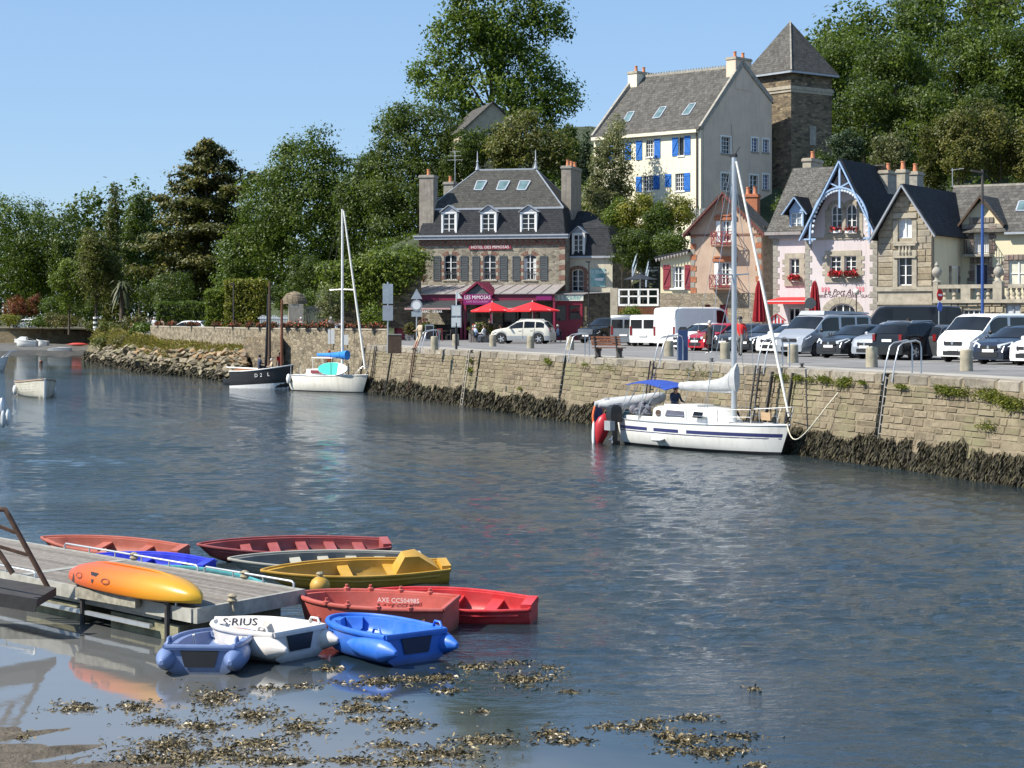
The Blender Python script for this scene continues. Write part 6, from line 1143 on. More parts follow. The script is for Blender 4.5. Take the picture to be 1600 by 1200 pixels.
# ------------------------------------------------------------------ landing stage and boats
alu_pale = mat('weathered_alu', (.33, .32, .28), .6, .25, 5, 20, .2, .004); plank_m = mat('deck_plank', (.2, .175, .15), .85, .3, 9, 25, .5, .004, orand=.22)
float_m = mat('mossy_float', (.2, .19, .12), .9, .5, 4, 20, .5, .02); rope_m = mat('rope', (.3, .26, .18), .9, .2, 20)
C1, C2, CA = G(305, 953, .55), G(474, 922, .55), G(0, 893, .55); dl = (CA-C1).normalized(); wv = C2-C1; wl_ = wv.length; wd = wv/wl_
dock = T('landing_stage', 'floating landing stage of weathered grey planks at the lower left', 'dock', tuple(C1))
def DP(s, t, z=0.0): return wd*s+dl*t+Vector((0, 0, z))
TL = 13.0; n = 22
for seg, (t0, t1) in enumerate(((.06, 5.0), (5.25, TL))):
    for k in range(n):
        s0, s1 = lerp(.06, wl_-.06, k/n)+.006, lerp(.06, wl_-.06, (k+1)/n)-.006; mb = MB(); zz = random.uniform(-.004, .004); a, b, c, d = DP(s0, t0), DP(s1, t0), DP(s1, t1), DP(s0, t1); mb.prism([(p.x, p.y, -.04) for p in (a, b, c, d)], (0, 0, .04+zz)); mb.obj('plank', plank_m, dock)
mb = MB(); mb.prism([DP(.06, 5.02, -.03), DP(wl_-.06, 5.02, -.03), DP(wl_-.06, 5.23, -.03), DP(.06, 5.23, -.03)], (0, 0, .035)); mb.obj('joint_plate', alu_pale, dock)
def beam(p, q, w=.05, h=.2, name='side_beam', m=None): mb = MB(); mb.bar(p, q, w, h); return mb.obj(name, m or alu_pale, dock)
beam(DP(.0, 0, -.09), DP(wl_, 0, -.09), .08, .22); beam(DP(0, .05, -.09), DP(0, TL, -.09), .08, .2); beam(DP(wl_, .05, -.09), DP(wl_, TL, -.09), .08, .2)
beam(DP(.12, 1.0, -.22), DP(.12, TL, -.22), .06, .1); beam(DP(-.05, 1.1, -.36), DP(-.05, TL, -.36), .06, .06, 'lower_beam', galv)
beam(DP(-.12, 3.1, -.05), DP(-.14, 1.35, -.02), .09, .16, 'timber_fender', mat('old_timber', (.26, .24, .19), .9, .4, 8, 20, .5, .01))
for t0, t1 in ((.5, 2.4), (3.2, 5.0), (6, 8), (9, 12)):
    mb = MB(); P = [DP(.08, t0), DP(wl_-.08, t0), DP(wl_-.08, t1), DP(.08, t1)]; mb.prism([(p.x, p.y, -.9) for p in P], (0, 0, .6)); mb.obj('float', float_m, dock)
def rail(s, t0, t1, n, name='tube_rail', h=.11):
    mb = MB(); o = -.03 if s == 0 else .03; mb.tube([DP(s, t0, 0), DP(s, t0, h-.03), DP(s, t0+.05, h), DP(s, t1-.05, h), DP(s, t1, h-.03), DP(s, t1, 0)], .018, 8)
    for k in range(1, n): mb.tube([DP(s, lerp(t0, t1, k/n), 0), DP(s, lerp(t0, t1, k/n), h)], .014, 6)
    mb.obj(name, galv, dock, 60)
rail(0, .5, 3.3, 4); rail(wl_, .25, 2.7, 3); rail(wl_, 2.9, 7.2, 5); rail(0, 4.6, 6.5, 2)
for s, t in ((0, 3.0), (0, .62)): mb = MB(); p = DP(s-.09, t); mb.tube([p+Vector((0, 0, .25)), p+Vector((0, 0, -.6))], .04, 8); mb.obj('mooring_pin', iron, dock)
for s, t in ((.75, -.05), (wl_+.03, 4.9), (wl_+.03, 1.6)):
    mb = MB(); p = DP(s, t, .02); mb.lathe([(.05, 0), (.08, .03), (.05, .07), (.08, .1), (.03, .13)], 8, Matrix.Translation(p)); mb.tube([p+Vector((0, 0, .05)), p+Vector((.03, -.06, -.12)), p+Vector((.0, -.05, -.32))], .018, 6); tag(mb.obj('mooring_rope', rope_m, loc=tuple(C1)), {.75: 'frayed mooring rope hanging at the front beam of the landing stage', }.get(s, 'rope knot on the far edge of the landing stage %s' % ('by the teal boat' if t > 3 else 'by the yellow canoe')), 'rope')
# gangway
gw_ = T('gangway', 'rusty brown gangway side rails leaning down onto the landing stage', 'gangway', tuple(G(75, 918, .6))); gy = gw_.location.y
def gp_(px, py, dy=0.0): Y = gy+dy; return W(px, py, Y)-gw_.location
mb = MB(); mb.tube([gp_(-200, 700), gp_(-120, 740), gp_(-4, 796), gp_(8, 796), gp_(14, 806), gp_(76, 920)], .042, 8); mb.obj('handrail', rust, gw_, 60)
mb = MB(); mb.bar(gp_(-150, 765), gp_(24, 832), .05); mb.obj('rail', rust, gw_); mb = MB(); mb.bar(gp_(-150, 810), gp_(43, 867), .05); mb.obj('rail', rust, gw_)
mb = MB(); mb.tube([gp_(-220, 745, -1.2), gp_(-90, 800, -1.2), gp_(-30, 820, -1.2), gp_(20, 896, -1.2)], .042, 8); mb.obj('handrail', rust, gw_, 60)
mb = MB(); a, b = gp_(88, 918), gp_(-200, 870); mb.prism([a, b, b+Vector((0, -1.3, 0)), a+Vector((0, -1.3, 0))], (0, 0, -.12)); mb.obj('walkway', mat('gangway_plate', (.05, .045, .04), .8, .3, 4), gw_)
mb = MB(); mb.bar(a+Vector((.02, -1.32, -.08)), b+Vector((0, -1.32, -.08)), .06, .2); mb.obj('side_beam', iron, gw_)
# kayak, belly up on the stage
def gradmat(name, stops):
    m, nt, b = newmat(name); sp = N(nt, 'ShaderNodeSeparateXYZ'); v = coord(nt); L(nt, v, sp.inputs[0]); nz = N(nt, 'ShaderNodeTexNoise', i_Scale=1.6, i_Detail=3.0); L(nt, v, nz.inputs['Vector'])
    md = N(nt, 'ShaderNodeMath', operation='MULTIPLY_ADD', i_1=.9); L(nt, nz.outputs[0], md.inputs[0]); L(nt, sp.outputs[0], md.inputs[2]); mr = N(nt, 'ShaderNodeMapRange', i_1=-1.6, i_2=2.3); L(nt, md.outputs[0], mr.inputs[0])
    L(nt, ramp(nt, stops, mr.outputs[0]), b.inputs['Base Color']); b.inputs['Roughness'].default_value = .35; n3 = N(nt, 'ShaderNodeTexNoise', i_Scale=14.0, i_Detail=4.0); L(nt, v, n3.inputs['Vector']); bump(nt, b, n3.outputs[0], .15, .01); return m
ka, kb = G(112, 892, .74), G(314, 934, .72); kv = kb-ka; KL = kv.length
kay = T('kayak', 'orange to yellow kayak lying keel up on the landing stage', 'kayak', tuple((ka+kb)/2), math.atan2(kv.y, kv.x)); kay.location.z = .57; rings = []
for k in range(21):
    s = k/20; x = -KL/2+KL*s; w = .37*(max(0, 1-abs(2*s-1)**2.6))**.62+.012; h = .3*(1-abs(2*s-1)**4)+.05; ze = .16*abs(2*s-1)**3
    rings.append([(x, w*math.cos(a)*(1.0 if math.sin(a) < 0 else abs(math.cos(a))**.0+.0), ze*.4+.06+(h*max(0, math.sin(a))**.7 if math.sin(a) > 0 else .06*math.sin(a))) for a in [2*math.pi*j/20 for j in range(20)]])
mb = MB(); mb.loft(rings); mb.obj('hull', gradmat('kayak_skin', [(0, (.5, .05, .02)), (.3, (.58, .11, .015)), (.6, (.6, .17, .012)), (.85, (.58, .27, .015)), (1, (.52, .3, .015))]), kay, 70)
mb = MB(); mb.tube([(x, .0, .375*(1-abs(2*(x+KL/2)/KL-1)**4)+.045) for x in [(-.5+k/12)*KL*.86 for k in range(13)]], .022, 6); mb.obj('keel', MATS['kayak_skin'], kay, 60)
def kside(x, z): 
    s = x/KL+.5; w = .37*(max(0, 1-abs(2*s-1)**2.6))**.62+.012; h = .3*(1-abs(2*s-1)**4)+.05; q = min(1, max(0, (z-.06)/h))**(1/.7); return -w*math.sqrt(max(0, 1-q*q))
mb = MB(); mb.add([(-.75, kside(-.75, .3)-.012, .3), (-.48, kside(-.48, .3)-.012, .3), (-.6, kside(-.6, .14)-.012, .14)], [(0, 1, 2)]); mb.obj('triangle_mark', black, kay)
for x0 in (-1.1, -.2): 
    mb = MB(); P = [(x0+.13*math.cos(a), 0, .21+.045*math.sin(a)) for a in [i*math.pi/5 for i in range(10)]]; Q = [(x0+.1*math.cos(a), 0, .21+.03*math.sin(a)) for a in [i*math.pi/5 for i in range(10)]]
    P = [(p[0], kside(p[0], p[2])-.012, p[2]) for p in P]; Q = [(p[0], kside(p[0], p[2])-.012, p[2]) for p in Q]
    mb.add(P+Q, [(i, (i+1) % 10, 10+(i+1) % 10, 10+i) for i in range(10)]); mb.obj('oval_mark', mat('mark_brown', (.2, .05, .02), .5) if 'mark_brown' not in MATS else MATS['mark_brown'], kay)

def hullshape(L_, B, D, tr=.75, p=2.0, q=.6, mid=.42, sheer=.12, rock=.12, flare=.14, draft=.1, rake=.18):
    def b(s): return B/2*(lerp(tr, 1, math.sin(s/mid*math.pi/2)) if s < mid else max(.012, (1-((s-mid)/(1-mid))**p)**q))
    def zr(s): return D+sheer*s*s
    def zk(s): return -draft+rock*max(0, (s-.6)/.4)**2
    def pt(s, f, side=1, ins=0.0):
        """f: 0 keel .. 1 rim"""
        bb = max(.008, b(s)-ins); z = lerp(zk(s)+ins*1.4, zr(s), f); y = bb*interp(f, [0, .06, .25, .6, 1], [0, .62, 1-flare, 1-flare*.35, 1]); return (-L_/2+L_*s-(ins if s > .9 else 0)-rake*(1-f)*s**5, side*y, z)
    return b, zr, zk, pt
FS = (1, .6, .25, .06, 0)
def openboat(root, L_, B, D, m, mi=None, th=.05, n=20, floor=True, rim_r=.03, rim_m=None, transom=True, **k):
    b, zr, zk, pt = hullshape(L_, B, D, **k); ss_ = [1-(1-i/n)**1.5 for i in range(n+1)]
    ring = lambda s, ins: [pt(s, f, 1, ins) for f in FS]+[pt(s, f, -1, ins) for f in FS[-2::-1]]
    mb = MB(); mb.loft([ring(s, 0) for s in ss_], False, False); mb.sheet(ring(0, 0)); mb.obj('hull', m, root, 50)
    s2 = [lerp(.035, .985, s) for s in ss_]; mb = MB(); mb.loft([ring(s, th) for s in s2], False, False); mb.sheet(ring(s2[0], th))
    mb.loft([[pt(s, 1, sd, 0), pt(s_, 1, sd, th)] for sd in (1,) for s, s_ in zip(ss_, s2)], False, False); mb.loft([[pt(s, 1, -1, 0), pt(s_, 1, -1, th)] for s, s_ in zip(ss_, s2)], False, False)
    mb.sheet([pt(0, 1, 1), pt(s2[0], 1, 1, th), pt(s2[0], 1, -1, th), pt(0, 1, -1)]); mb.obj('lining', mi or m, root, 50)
    mb = MB(); P = [Vector(pt(s, 1, 1)) for s in ss_]+[Vector(pt(s, 1, -1)) for s in ss_[::-1]]; P = [p+Vector((0, 0, .004)) for p in P]; mb.tube(P+[P[0]], rim_r, 6); mb.obj('gunwale', rim_m or m, root, 60)
    return b, zr, zk, pt
def boat(name, label, cat, stern, bow, z=0.0, group=None):
    s, e = Vector(stern), Vector(bow); v = e-s; return T(name, label, cat, ((s.x+e.x)/2, (s.y+e.y)/2, z), math.atan2(v.y, v.x), group), v.length
def thwart(root, pt, s, m, f=.6, w=.22, name='seat'):
    y = abs(pt(s, f)[1])-.03; x = pt(s, f)[0]; z = pt(s, f)[2]; mb = MB(); mb.box(x-w/2, x+w/2, -y, y, z-.04, z); return mb.obj(name, m, root)
def podboat(label, stern, bow, m, B=1.2, D=.36, slope=0.0, panel=black, extra=None):
    t, Lb = boat('dinghy', label, 'dinghy', stern, bow, 0, 'moulded dinghies at the landing stage'); kw = dict(tr=.9, p=2.6, q=.55, mid=.35, sheer=-slope, rock=.18, flare=.1, draft=.06, rake=.05)
    b, zr, zk, pt = openboat(t, Lb, B*.9, D, m, th=.13, rim_r=.04, **kw)
    for sd in (-1, 1):                                                             # cone tipped buoyancy pods at the stern
        mb = MB(); M = Matrix.Translation((-Lb/2+.42, sd*(B/2-.12), D*.55)) @ Matrix.Rotation(R(-90), 4, 'Y') @ Matrix.Diagonal((1, .9, 1, 1)); mb.lathe([(.03, -.5), (.11, -.3), (.155, 0), (.16, .38), (.15, .42), (.05, .66), (.03, .68)], 16, M); mb.obj('pod', m, t, 35)
        mb = MB(); mb.tube([(-Lb/2+.1, sd*(B/2-.12), D+.03), (-Lb/2+.14, sd*(B/2-.12), D+.1), (-Lb/2+.26, sd*(B/2-.12), D+.1), (-Lb/2+.3, sd*(B/2-.12), D+.03)], .02, 6); mb.obj('handle', m, t, 60)
    mb = MB(); P = [(-Lb/2-.012, y, z) for y, z in ((-.26, D-.04), (.26, D-.04), (.2, D-.26), (-.2, D-.26))]; mb.prism(P, (-.012, 0, 0)); mb.obj('motor_pad', panel, t)
    mb = MB(); mb.box(-Lb/2-.03, -Lb/2+.07, -B/2+.12, B/2-.12, D-.03, D+.012); mb.obj('transom_top', m, t)
    thwart(t, pt, .28, m, .55, .34); thwart(t, pt, .7, m, .55, .3); mb = MB(); mb.box(-Lb*.22, Lb*.2, -.12, .12, 0, .15); mb.obj('keel_box', m, t); return t, Lb, pt
pb1 = plastic('pale_blue_plastic', (.13, .2, .4)); pb2 = plastic('white_plastic', (.7, .66, .62), .45, (.2, .17, .15), .5); pb3 = plastic('strong_blue_plastic', (.01, .14, .62)); 
s0 = G(311, 1055); t, Lb, pt = podboat('pale grey blue dinghy with dark motor pad on its stern', (s0.x, s0.y+.05), (s0.x+.1, s0.y+1.95), pb1, 1.16, .36, .07)
mb = MB(); mb.tube([(-.55, .12, .1), (-.75, .13, .5), (-.76, .1, .52)], .014, 6); mb.obj('rudder_stick', alu, t); mb = MB(); mb.tube([(-.8, .14, .35), (-.83, .14, .2), (-.82, .1, .36), (-.84, .15, .22)], .014, 6); mb.obj('rope_coil', rope_m, t)
s0 = (G(400, 1020)+G(525, 1010))/2; t, Lb, pt = podboat('white dinghy with black stencilled name inside its bow', (-2.98, 26.9), (-4.22, 27.85), pb2, 1.28, .4, .0)
Mn = Matrix.Translation((Lb*.5-.3, .0, .385)) @ Matrix.Rotation(-t.rotation_euler.z, 4, 'Z') @ Matrix.Rotation(R(-50), 4, 'X'); mb = MB(); mb.box(-.32, .4, 0, .03, -.13, .13); tr(Mn, mb).obj('bow_panel', pb2, t)
text('S:RIUS', .19, t, Mn @ Matrix.Translation((.06, -.006, .015)) @ RX, black, .003, 1.0)
mb = MB(); mb.bar((-.1, .3, .36), (.15, .36, .38), .06, .04); mb.obj('oar_handle', mat('orange_grip', (.6, .25, .08), .6), t)
s0 = (G(590, 1042)+G(708, 1034))/2; t, Lb, pt = podboat('bright blue dinghy with blue cone pods floating above weed', (s0.x, s0.y+.1), (s0.x-1.2, s0.y+1.6), pb3, 1.28, .4, -.02, panel=mat('navy_pad', (.01, .02, .06), .5))
# red rowing boat
rb = plastic('faded_red_plastic', (.5, .085, .06), .5); t, Lb = boat('rowing_boat', 'faded red rowing boat with white number and patch near stern', 'rowing boat', (-.92, 29.35), (-3.3, 29.95)); t.rotation_euler.x = R(-5); b, zr, zk, pt = openboat(t, Lb, 1.14, .42, rb, tr=.8, p=2.2, q=.62, mid=.45, sheer=.06, rim_r=.035, th=.07, rake=.1)
for s in (.22, .5, .78): thwart(t, pt, s, rb, .62, .26)
for s in (.2, .4, .6, .75):
    for sd in (1, -1): p = pt(s, 1, sd); mb = MB(); mb.lathe([(.05, 0), (.05, .05), (.025, .06), (.025, .1)], 8, Matrix.Translation(p)); mb.obj('rowlock', rb, t)
p = pt(.12, .72, 1); mb = MB(); mb.box(p[0]-.02, p[0]+.26, p[1]-.02, p[1]+.012, .13, .33); mb.obj('patch', mat('patch_brown', (.34, .12, .07), .6), t)
p = pt(.4, .88, -1, .07); tx = text('AXE CC504985', .105, t, Matrix.Translation((p[0], p[1]+.06, .33)) @ Matrix.Rotation(R(180), 4, 'Z') @ RX, white, .002)
def canoe(label, stern, bow, m, B=.8, D=.34, seats=(.25, .5, .75), mi=None, tr=.55, roll=R(-13), **k):
    t, Lb = boat('canoe', label, 'canoe', stern, bow, 0, 'plastic canoes behind the landing stage'); kw = dict(tr=tr, p=1.9, q=.8, mid=.45, sheer=.1, rock=.2, flare=.12, draft=.08, rake=.25); kw.update(k)
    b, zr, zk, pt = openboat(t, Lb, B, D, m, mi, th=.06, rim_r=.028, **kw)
    for s in seats: thwart(t, pt, s, m, .8, .2)
    y = abs(pt(.5, .9)[1])
    for sd in (-1, 1): mb = MB(); P = [Vector(pt(s, .8, sd)) for s in (.06, .3, .5, .7, .9)]; mb.tube([q+Vector((0, sd*.012, 0)) for q in P], .022, 6); mb.obj('rubbing_strake', m, t, 60)
    t.rotation_euler.x = roll if (bow[0]-stern[0]) < 0 else -roll; p = pt(0, 1); mb = MB(); mb.box(p[0]-.03, p[0]+.14, -abs(p[1])*.8, abs(p[1])*.8, p[2]-.05, p[2]+.07); mb.obj('stern_block', m, t); return t, Lb, pt
canoe('bright red canoe outermost on the right of the boats', (.35, 30.15), (-2.25, 30.95), plastic('bright_red_plastic', (.6, .02, .025)), .9, .3)
ye = plastic('ochre_yellow_plastic', (.55, .3, .02), .45); t, Lb, pt = canoe('ochre yellow canoe with high moulded stern', (-1.2, 34.9), (-4.45, 34.0), ye, .95, .3, (.3, .55), sheer=.02)
mb = MB(); a = Lb*-.3; mb.loft([[(a-.5, -.2, .2), (a-.5, .2, .2), (a-.5, .2, .3), (a-.5, -.2, .3)], [(a-.1, -.22, .2), (a-.1, .22, .2), (a-.1, .2, .56), (a-.1, -.2, .56)], [(a+.15, -.22, .2), (a+.15, .22, .2), (a+.15, .16, .54), (a+.15, -.16, .54)], [(a+.3, -.22, .2), (a+.3, .22, .2), (a+.3, .2, .26), (a+.3, -.2, .26)]]); mb.obj('seat_moulding', ye, t, 40)
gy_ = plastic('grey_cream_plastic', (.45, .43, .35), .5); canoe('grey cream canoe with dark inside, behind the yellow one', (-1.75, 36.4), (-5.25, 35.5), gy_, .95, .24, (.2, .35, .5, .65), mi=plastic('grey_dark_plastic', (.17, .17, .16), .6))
mr_ = plastic('maroon_plastic', (.34, .06, .055), .45); canoe('long maroon canoe with ribbed seats, farthest from the stage', (-2.5, 38.5), (-6.15, 37.5), mr_, 1.0, .27, (.15, .3, .45, .6, .75)); 
canoe('orange red canoe lying far behind the kayak', (-6.35, 37.2), (-9.4, 38.6), plastic('orange_red_plastic', (.42, .1, .06), .5), .9, .28, (.3, .6)); rbm = plastic('royal_blue_plastic', (.01, .03, .55)); canoe('royal blue canoe with upright stern block', (-5.5, 35.0), (-7.9, 36.3), rbm, .85, .28, (.3, .6), sheer=.02)
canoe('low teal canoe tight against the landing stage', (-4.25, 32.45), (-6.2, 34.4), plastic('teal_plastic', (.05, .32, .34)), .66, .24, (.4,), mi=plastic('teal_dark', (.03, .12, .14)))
t = T('buoy', 'yellow round mooring buoy beside the landing stage corner', 'buoy', tuple(G(500, 922, .1))); mb = MB(); mb.ball((0, 0, .06), .18, 14); mb.obj('body', ye, t, 60); mb = MB(); mb.lathe([(.05, .2), (.05, .26), (.07, .28), (.05, .31)], 8); mb.obj('ring', rope_m, t)
# ---------------- sailing yacht in front of the quay
gel = mat('gelcoat_white', (.78, .77, .73), .3, .05, 2, coat=.3, streak=(.68, .66, .6)); navy = mat('navy_stripe', (.03, .035, .12), .4, .1, 3); anti = mat('dark_antifoul', (.02, .02, .025), .6, .2, 5)
def yacht_hull(root, L_, B, D, m, sheer=.1, tr=.72, p=2.0, q=.85, mid=.42, boot=.1, cut=.0, deck=None, rake=.45, flare=.06):
    def b(s): return B/2*(lerp(tr, 1, math.sin(s/mid*math.pi/2)) if s < mid else max(.02, (1-((s-mid)/(1-mid))**p)**q))
    def zd(s): return D+sheer*(s-.25)**2*1.6
    def hp(s, z, sd, off=0.0):
        k = interp(z, [-.45, -.2, 0, .25, zd(s)*.6, zd(s)], [.0, .5, .8, .93, 1-flare*.2, 1]); x = L_*s-rake*(1-max(-.4, z)/zd(s))*s**5+(.22*(1-z/zd(s))*(1-s)**6)
        return (x, sd*(b(s)*k+off), z)
    n = 22; ss_ = [i/n for i in range(n+1)]; fz = lambda s: [zd(s), zd(s)*.6, .25, boot, 0, -.2, -.45]
    mb = MB(); mb.loft([[hp(s, z, 1) for z in fz(s)]+[hp(s, z, -1) for z in fz(s)[-2::-1]] for s in ss_], False, False); mb.sheet([hp(0, z, 1) for z in fz(0)]+[hp(0, z, -1) for z in fz(0)[-2::-1]]); k = 12
    mb.m = [1 if (i % k) in (3, 4, 5, 6, 7, 8) and i < n*k else 0 for i in range(len(mb.f))]; mb.obj('hull', [m, anti], root, 45)
    mb = MB(); mb.loft([[hp(s, zd(s)-.004, 1, -.02), (hp(s, zd(s), 1)[0], 0, zd(s)+.05), hp(s, zd(s)-.004, -1, -.02)] for s in ss_], False, False); mb.obj('deck', deck or m, root, 45)
    for sd in (1, -1): mb = MB(); mb.tube([Vector(hp(s, zd(s), sd))+Vector((0, 0, .01)) for s in ss_], .03, 6); mb.obj('toe_rail', alu, root, 60)
    return b, zd, hp
f = Fr(994, 73, 54, 0); yt = f.root('sailing_yacht', 'white sailing yacht with navy stripes moored along the quay wall', 'yacht'); YL = 8.3; b, zd, hp = yacht_hull(yt, YL, 2.6, .95, gel)
for s0, s1, z0, z1 in ((.02, .25, .62, .74), (.3, .47, .62, .74), (.52, .985, .62, .74), (.02, .985, .55, .58)):
    for sd in (1, -1):
        mb = MB(); K = 14; mb.loft([[hp(lerp(s0, s1, k/K), z0, sd, .006), hp(lerp(s0, s1, k/K), z1, sd, .006)] for k in range(K+1)], False, False); mb.obj('stripe', navy, yt)
for s in (.275, .495): p = hp(s, .66, -1, .006); text('Edel' if False else '≡', .2, yt, Matrix.Translation(p) @ RX, navy, .002) if False else None
cx0, cx1 = f.x(1049), f.x(1139); zt = 1.52
def trunkring(x, w, z): return [(x, -w, .95), (x, -w*.9, z-.07), (x, -w*.7, z), (x, w*.7, z), (x, w*.9, z-.07), (x, w, .95)]
mb = MB(); mb.loft([trunkring(cx0, .95, zt-.02), trunkring(cx0+.08, .97, zt), trunkring((cx0+cx1)/2, .95, zt+.03), trunkring(cx1-.5, .75, zt-.02), trunkring(cx1+.35, .45, 1.06)], False); mb.obj('cabin', gel, yt, 40)
mb = MB(); mb.box(cx0+1.0, cx0+1.9, -.42, .42, zt+.02, zt+.09); mb.box(cx0+.05, cx0+.9, -.4, .4, zt+.0, zt+.06); mb.obj('hatch', gel, yt)
for sd in (1, -1):
    mb = MB(); M = Matrix.Translation((cx0+.35, sd*.945, 1.27)) @ Matrix.Rotation(R(90), 4, 'X'); mb.lathe([(.12, -.03), (.12, .03)], 14, M); mb.obj('porthole', wood_dk, yt)
    for a, c in ((cx0+.75, cx0+1.75), (cx0+2.25, cx0+2.75)):
        mb = MB(); mb.prism([(a, sd*.945, 1.18), (c, sd*.9, 1.17), (c-.05, sd*.84, 1.38), (a+.05, sd*.89, 1.4)], (0, sd*.025, 0)); mb.obj('cabin_window', glass_car if a > cx0+2 else mat('smoked_window', (.1, .1, .13), .15) if 'smoked_window' not in MATS else MATS['smoked_window'], yt)
mx = f.x(1147); ztop = f.z(246, 1147); mb = MB(); mb.tube([(mx, 0, 1.0), (mx, 0, ztop)], [.105, .085], 10); mast = mb.obj('mast', alu, yt, 60)
mb = MB(); mb.box(mx-.2, mx+.12, -.05, .05, ztop, ztop+.12); mb.tube([(mx-.05, 0, ztop+.1), (mx-.15, 0, ztop+1.2)], .008, 5); mb.tube([(mx+.05, 0, ztop+.1), (mx+.3, 0, ztop+.35)], .015, 5); mb.obj('masthead', black, mast)
for z, w in ((f.z(430, 1147), .75),): 
    mb = MB(); mb.tube([(mx-.05, -w, z+.06), (mx, 0, z), (mx-.05, w, z+.06)], .03, 6); mb.obj('spreader', alu, mast)
bx = f.x(1066); zb = 2.12; mb = MB(); mb.tube([(mx-.1, 0, zb), (bx, 0, zb+.02)], .06, 8); mb.obj('boom', alu, yt)
mb = MB(); rg_ = random.Random(3); ringz = []
for k in range(19):
    t_ = k/18; x = lerp(mx+.16, bx-.1, t_); h = interp(t_, [0, .05, .12, .25, .5, 1], [.95, .92, .62, .42, .3, .2]); w = interp(t_, [0, .1, .5, 1], [.14, .17, .17, .12])
    ringz.append([(x, w*math.cos(a)*rg_.uniform(.85, 1.12), zb+.02+h*.5+(h*.5+.05)*math.sin(a)*rg_.uniform(.93, 1.06)) for a in [2*math.pi*j/12 for j in range(12)]])
mb.loft(ringz); mb.obj('sail_cover', canvas_gr, yt, 70)
fb = (YL-.05, 0, 1.35); mb = MB(); mb.tube([fb, (lerp(YL, mx, .3), 0, lerp(1.35, ztop, .3)), (mx+.12, 0, ztop-.15)], [.04, .06, .04], 8); mb.obj('furled_genoa', mat('sail_white', (.72, .7, .64), .8, .12, 3), yt, 60)
mb = MB(); mb.lathe([(.1, 0), (.1, .04), (.05, .05), (.05, .14), (.1, .15), (.1, .19)], 10, Matrix.Translation((YL-.12, 0, 1.15))); mb.obj('furling_drum', black, yt)
for P in ([(.1, 0, .95), (mx-.05, 0, ztop-.05)], [(mx-.15, -1.2, .97), (mx-.05, -.75, f.z(430, 1147)), (mx, -.02, ztop-.6)], [(mx-.15, 1.2, .97), (mx-.05, .75, f.z(430, 1147)), (mx, .02, ztop-.6)], [(mx-.5, -1.15, .97), (mx, -.05, f.z(430, 1147))], [(mx-.5, 1.15, .97), (mx, .05, f.z(430, 1147))], [(bx+.2, 0, zb), (mx-.1, 0, ztop-.2)]): mb = MB(); mb.tube(P, .009, 5); mb.obj('rigging_wire', steel, yt)
pul = MB()
for sd in (1, -1):
    X = [.3, 1.5, 2.9, 4.3, 5.7, 7.0]; tops = []
    for x in X: p = hp(x/YL, zd(x/YL), sd, -.05); mb = MB(); mb.tube([p, (p[0], p[1], p[2]+.55)], .014, 6); mb.obj('stanchion', steel, yt); tops.append((p[0], p[1], p[2]+.55))
    mb = MB(); mb.tube(tops, .006, 5); mb.tube([(q[0], q[1], q[2]-.26) for q in tops], .006, 5); mb.obj('lifeline', steel, yt)
p1, p2 = hp(.84, zd(.84), 1, -.05), hp(.84, zd(.84), -1, -.05); mb = MB(); mb.tube([(p1[0], p1[1], p1[2]), (p1[0]+.2, p1[1], p1[2]+.58), (YL+.12, .08, 1.68), (YL+.12, -.08, 1.68), (p2[0]+.2, p2[1], p2[2]+.58), p2], .018, 8); mb.tube([(YL-.1, .06, 1.02), (YL+.1, .06, 1.66)], .016, 6); mb.obj('pulpit', white, yt, 60)
mb = MB(); mb.tube([hp(.0, .95, 1, -.1), (-.15, 1.0, 1.5), (-.2, 0, 1.55), (-.15, -1.0, 1.5), hp(.0, .95, -1, -.1)], .018, 8); mb.obj('pushpit', steel, yt, 60)
b0, b1 = f.x(1002), f.x(1064); mb = MB(); K = 8; mb.loft([[(lerp(b0, b1, i/K), lerp(-.75, .75, j/8), 2.12+.22*math.sin(math.pi*min(1, i/K*.8+.2))+.1*math.cos(math.pi*(j/8-.5))) for j in range(9)]+[(lerp(b0, b1, i/K), lerp(.75, -.75, j/8), 2.09+.22*math.sin(math.pi*min(1, i/K*.8+.2))+.1*math.cos(math.pi*(.5-j/8))) for j in range(9)] for i in range(K+1)]); mb.obj('bimini_top', canvas_bl, yt, 60)
mb = MB()
for sd in (1, -1): mb.tube([(.2, sd*1.0, .95), (b0+.2, sd*.75, 2.25)], .016, 6); mb.tube([(1.3, sd*1.0, .95), (b1-.3, sd*.75, 2.3)], .016, 6); mb.tube([(1.3, sd*1.0, .95), (lerp(b0, b1, .5), sd*.75, 2.33)], .016, 6); mb.tube([(.2, sd*1.0, .95), (1.0, sd*.75, 2.2)], .016, 6)
mb.obj('bimini_frame', steel, yt)
mb = MB(); mb.box(.4, cx0, -.95, -.8, .93, 1.12); mb.box(.4, cx0, .8, .95, .93, 1.12); mb.box(.4, cx0-.4, -.8, -.45, .9, 1.0); mb.obj('cockpit_coaming', gel, yt)
mb = MB(); p = hp(.34, .38, -1, .1); mb.lathe([(.02, -.34), (.1, -.24), (.11, 0), (.1, .24), (.02, .34)], 10, Matrix.Translation((p[0], p[1]-.02, .35)) @ Matrix.Rotation(R(90), 4, 'Y')); fo = tag(mb.obj('fender', white, smooth=50), 'white fender hanging on the near side of the yacht', 'fender'); fo.parent = None; fo.matrix_world = Matrix.Translation(f.p) @ Matrix.Rotation(-f.t, 4, 'Z')
mb = MB(); mb.box(f.x(1178), f.x(1192), .35, .42, 1.15, 1.42); mb.obj('hatch_board', mat('teak', (.35, .24, .14), .6, .2, 6), yt)
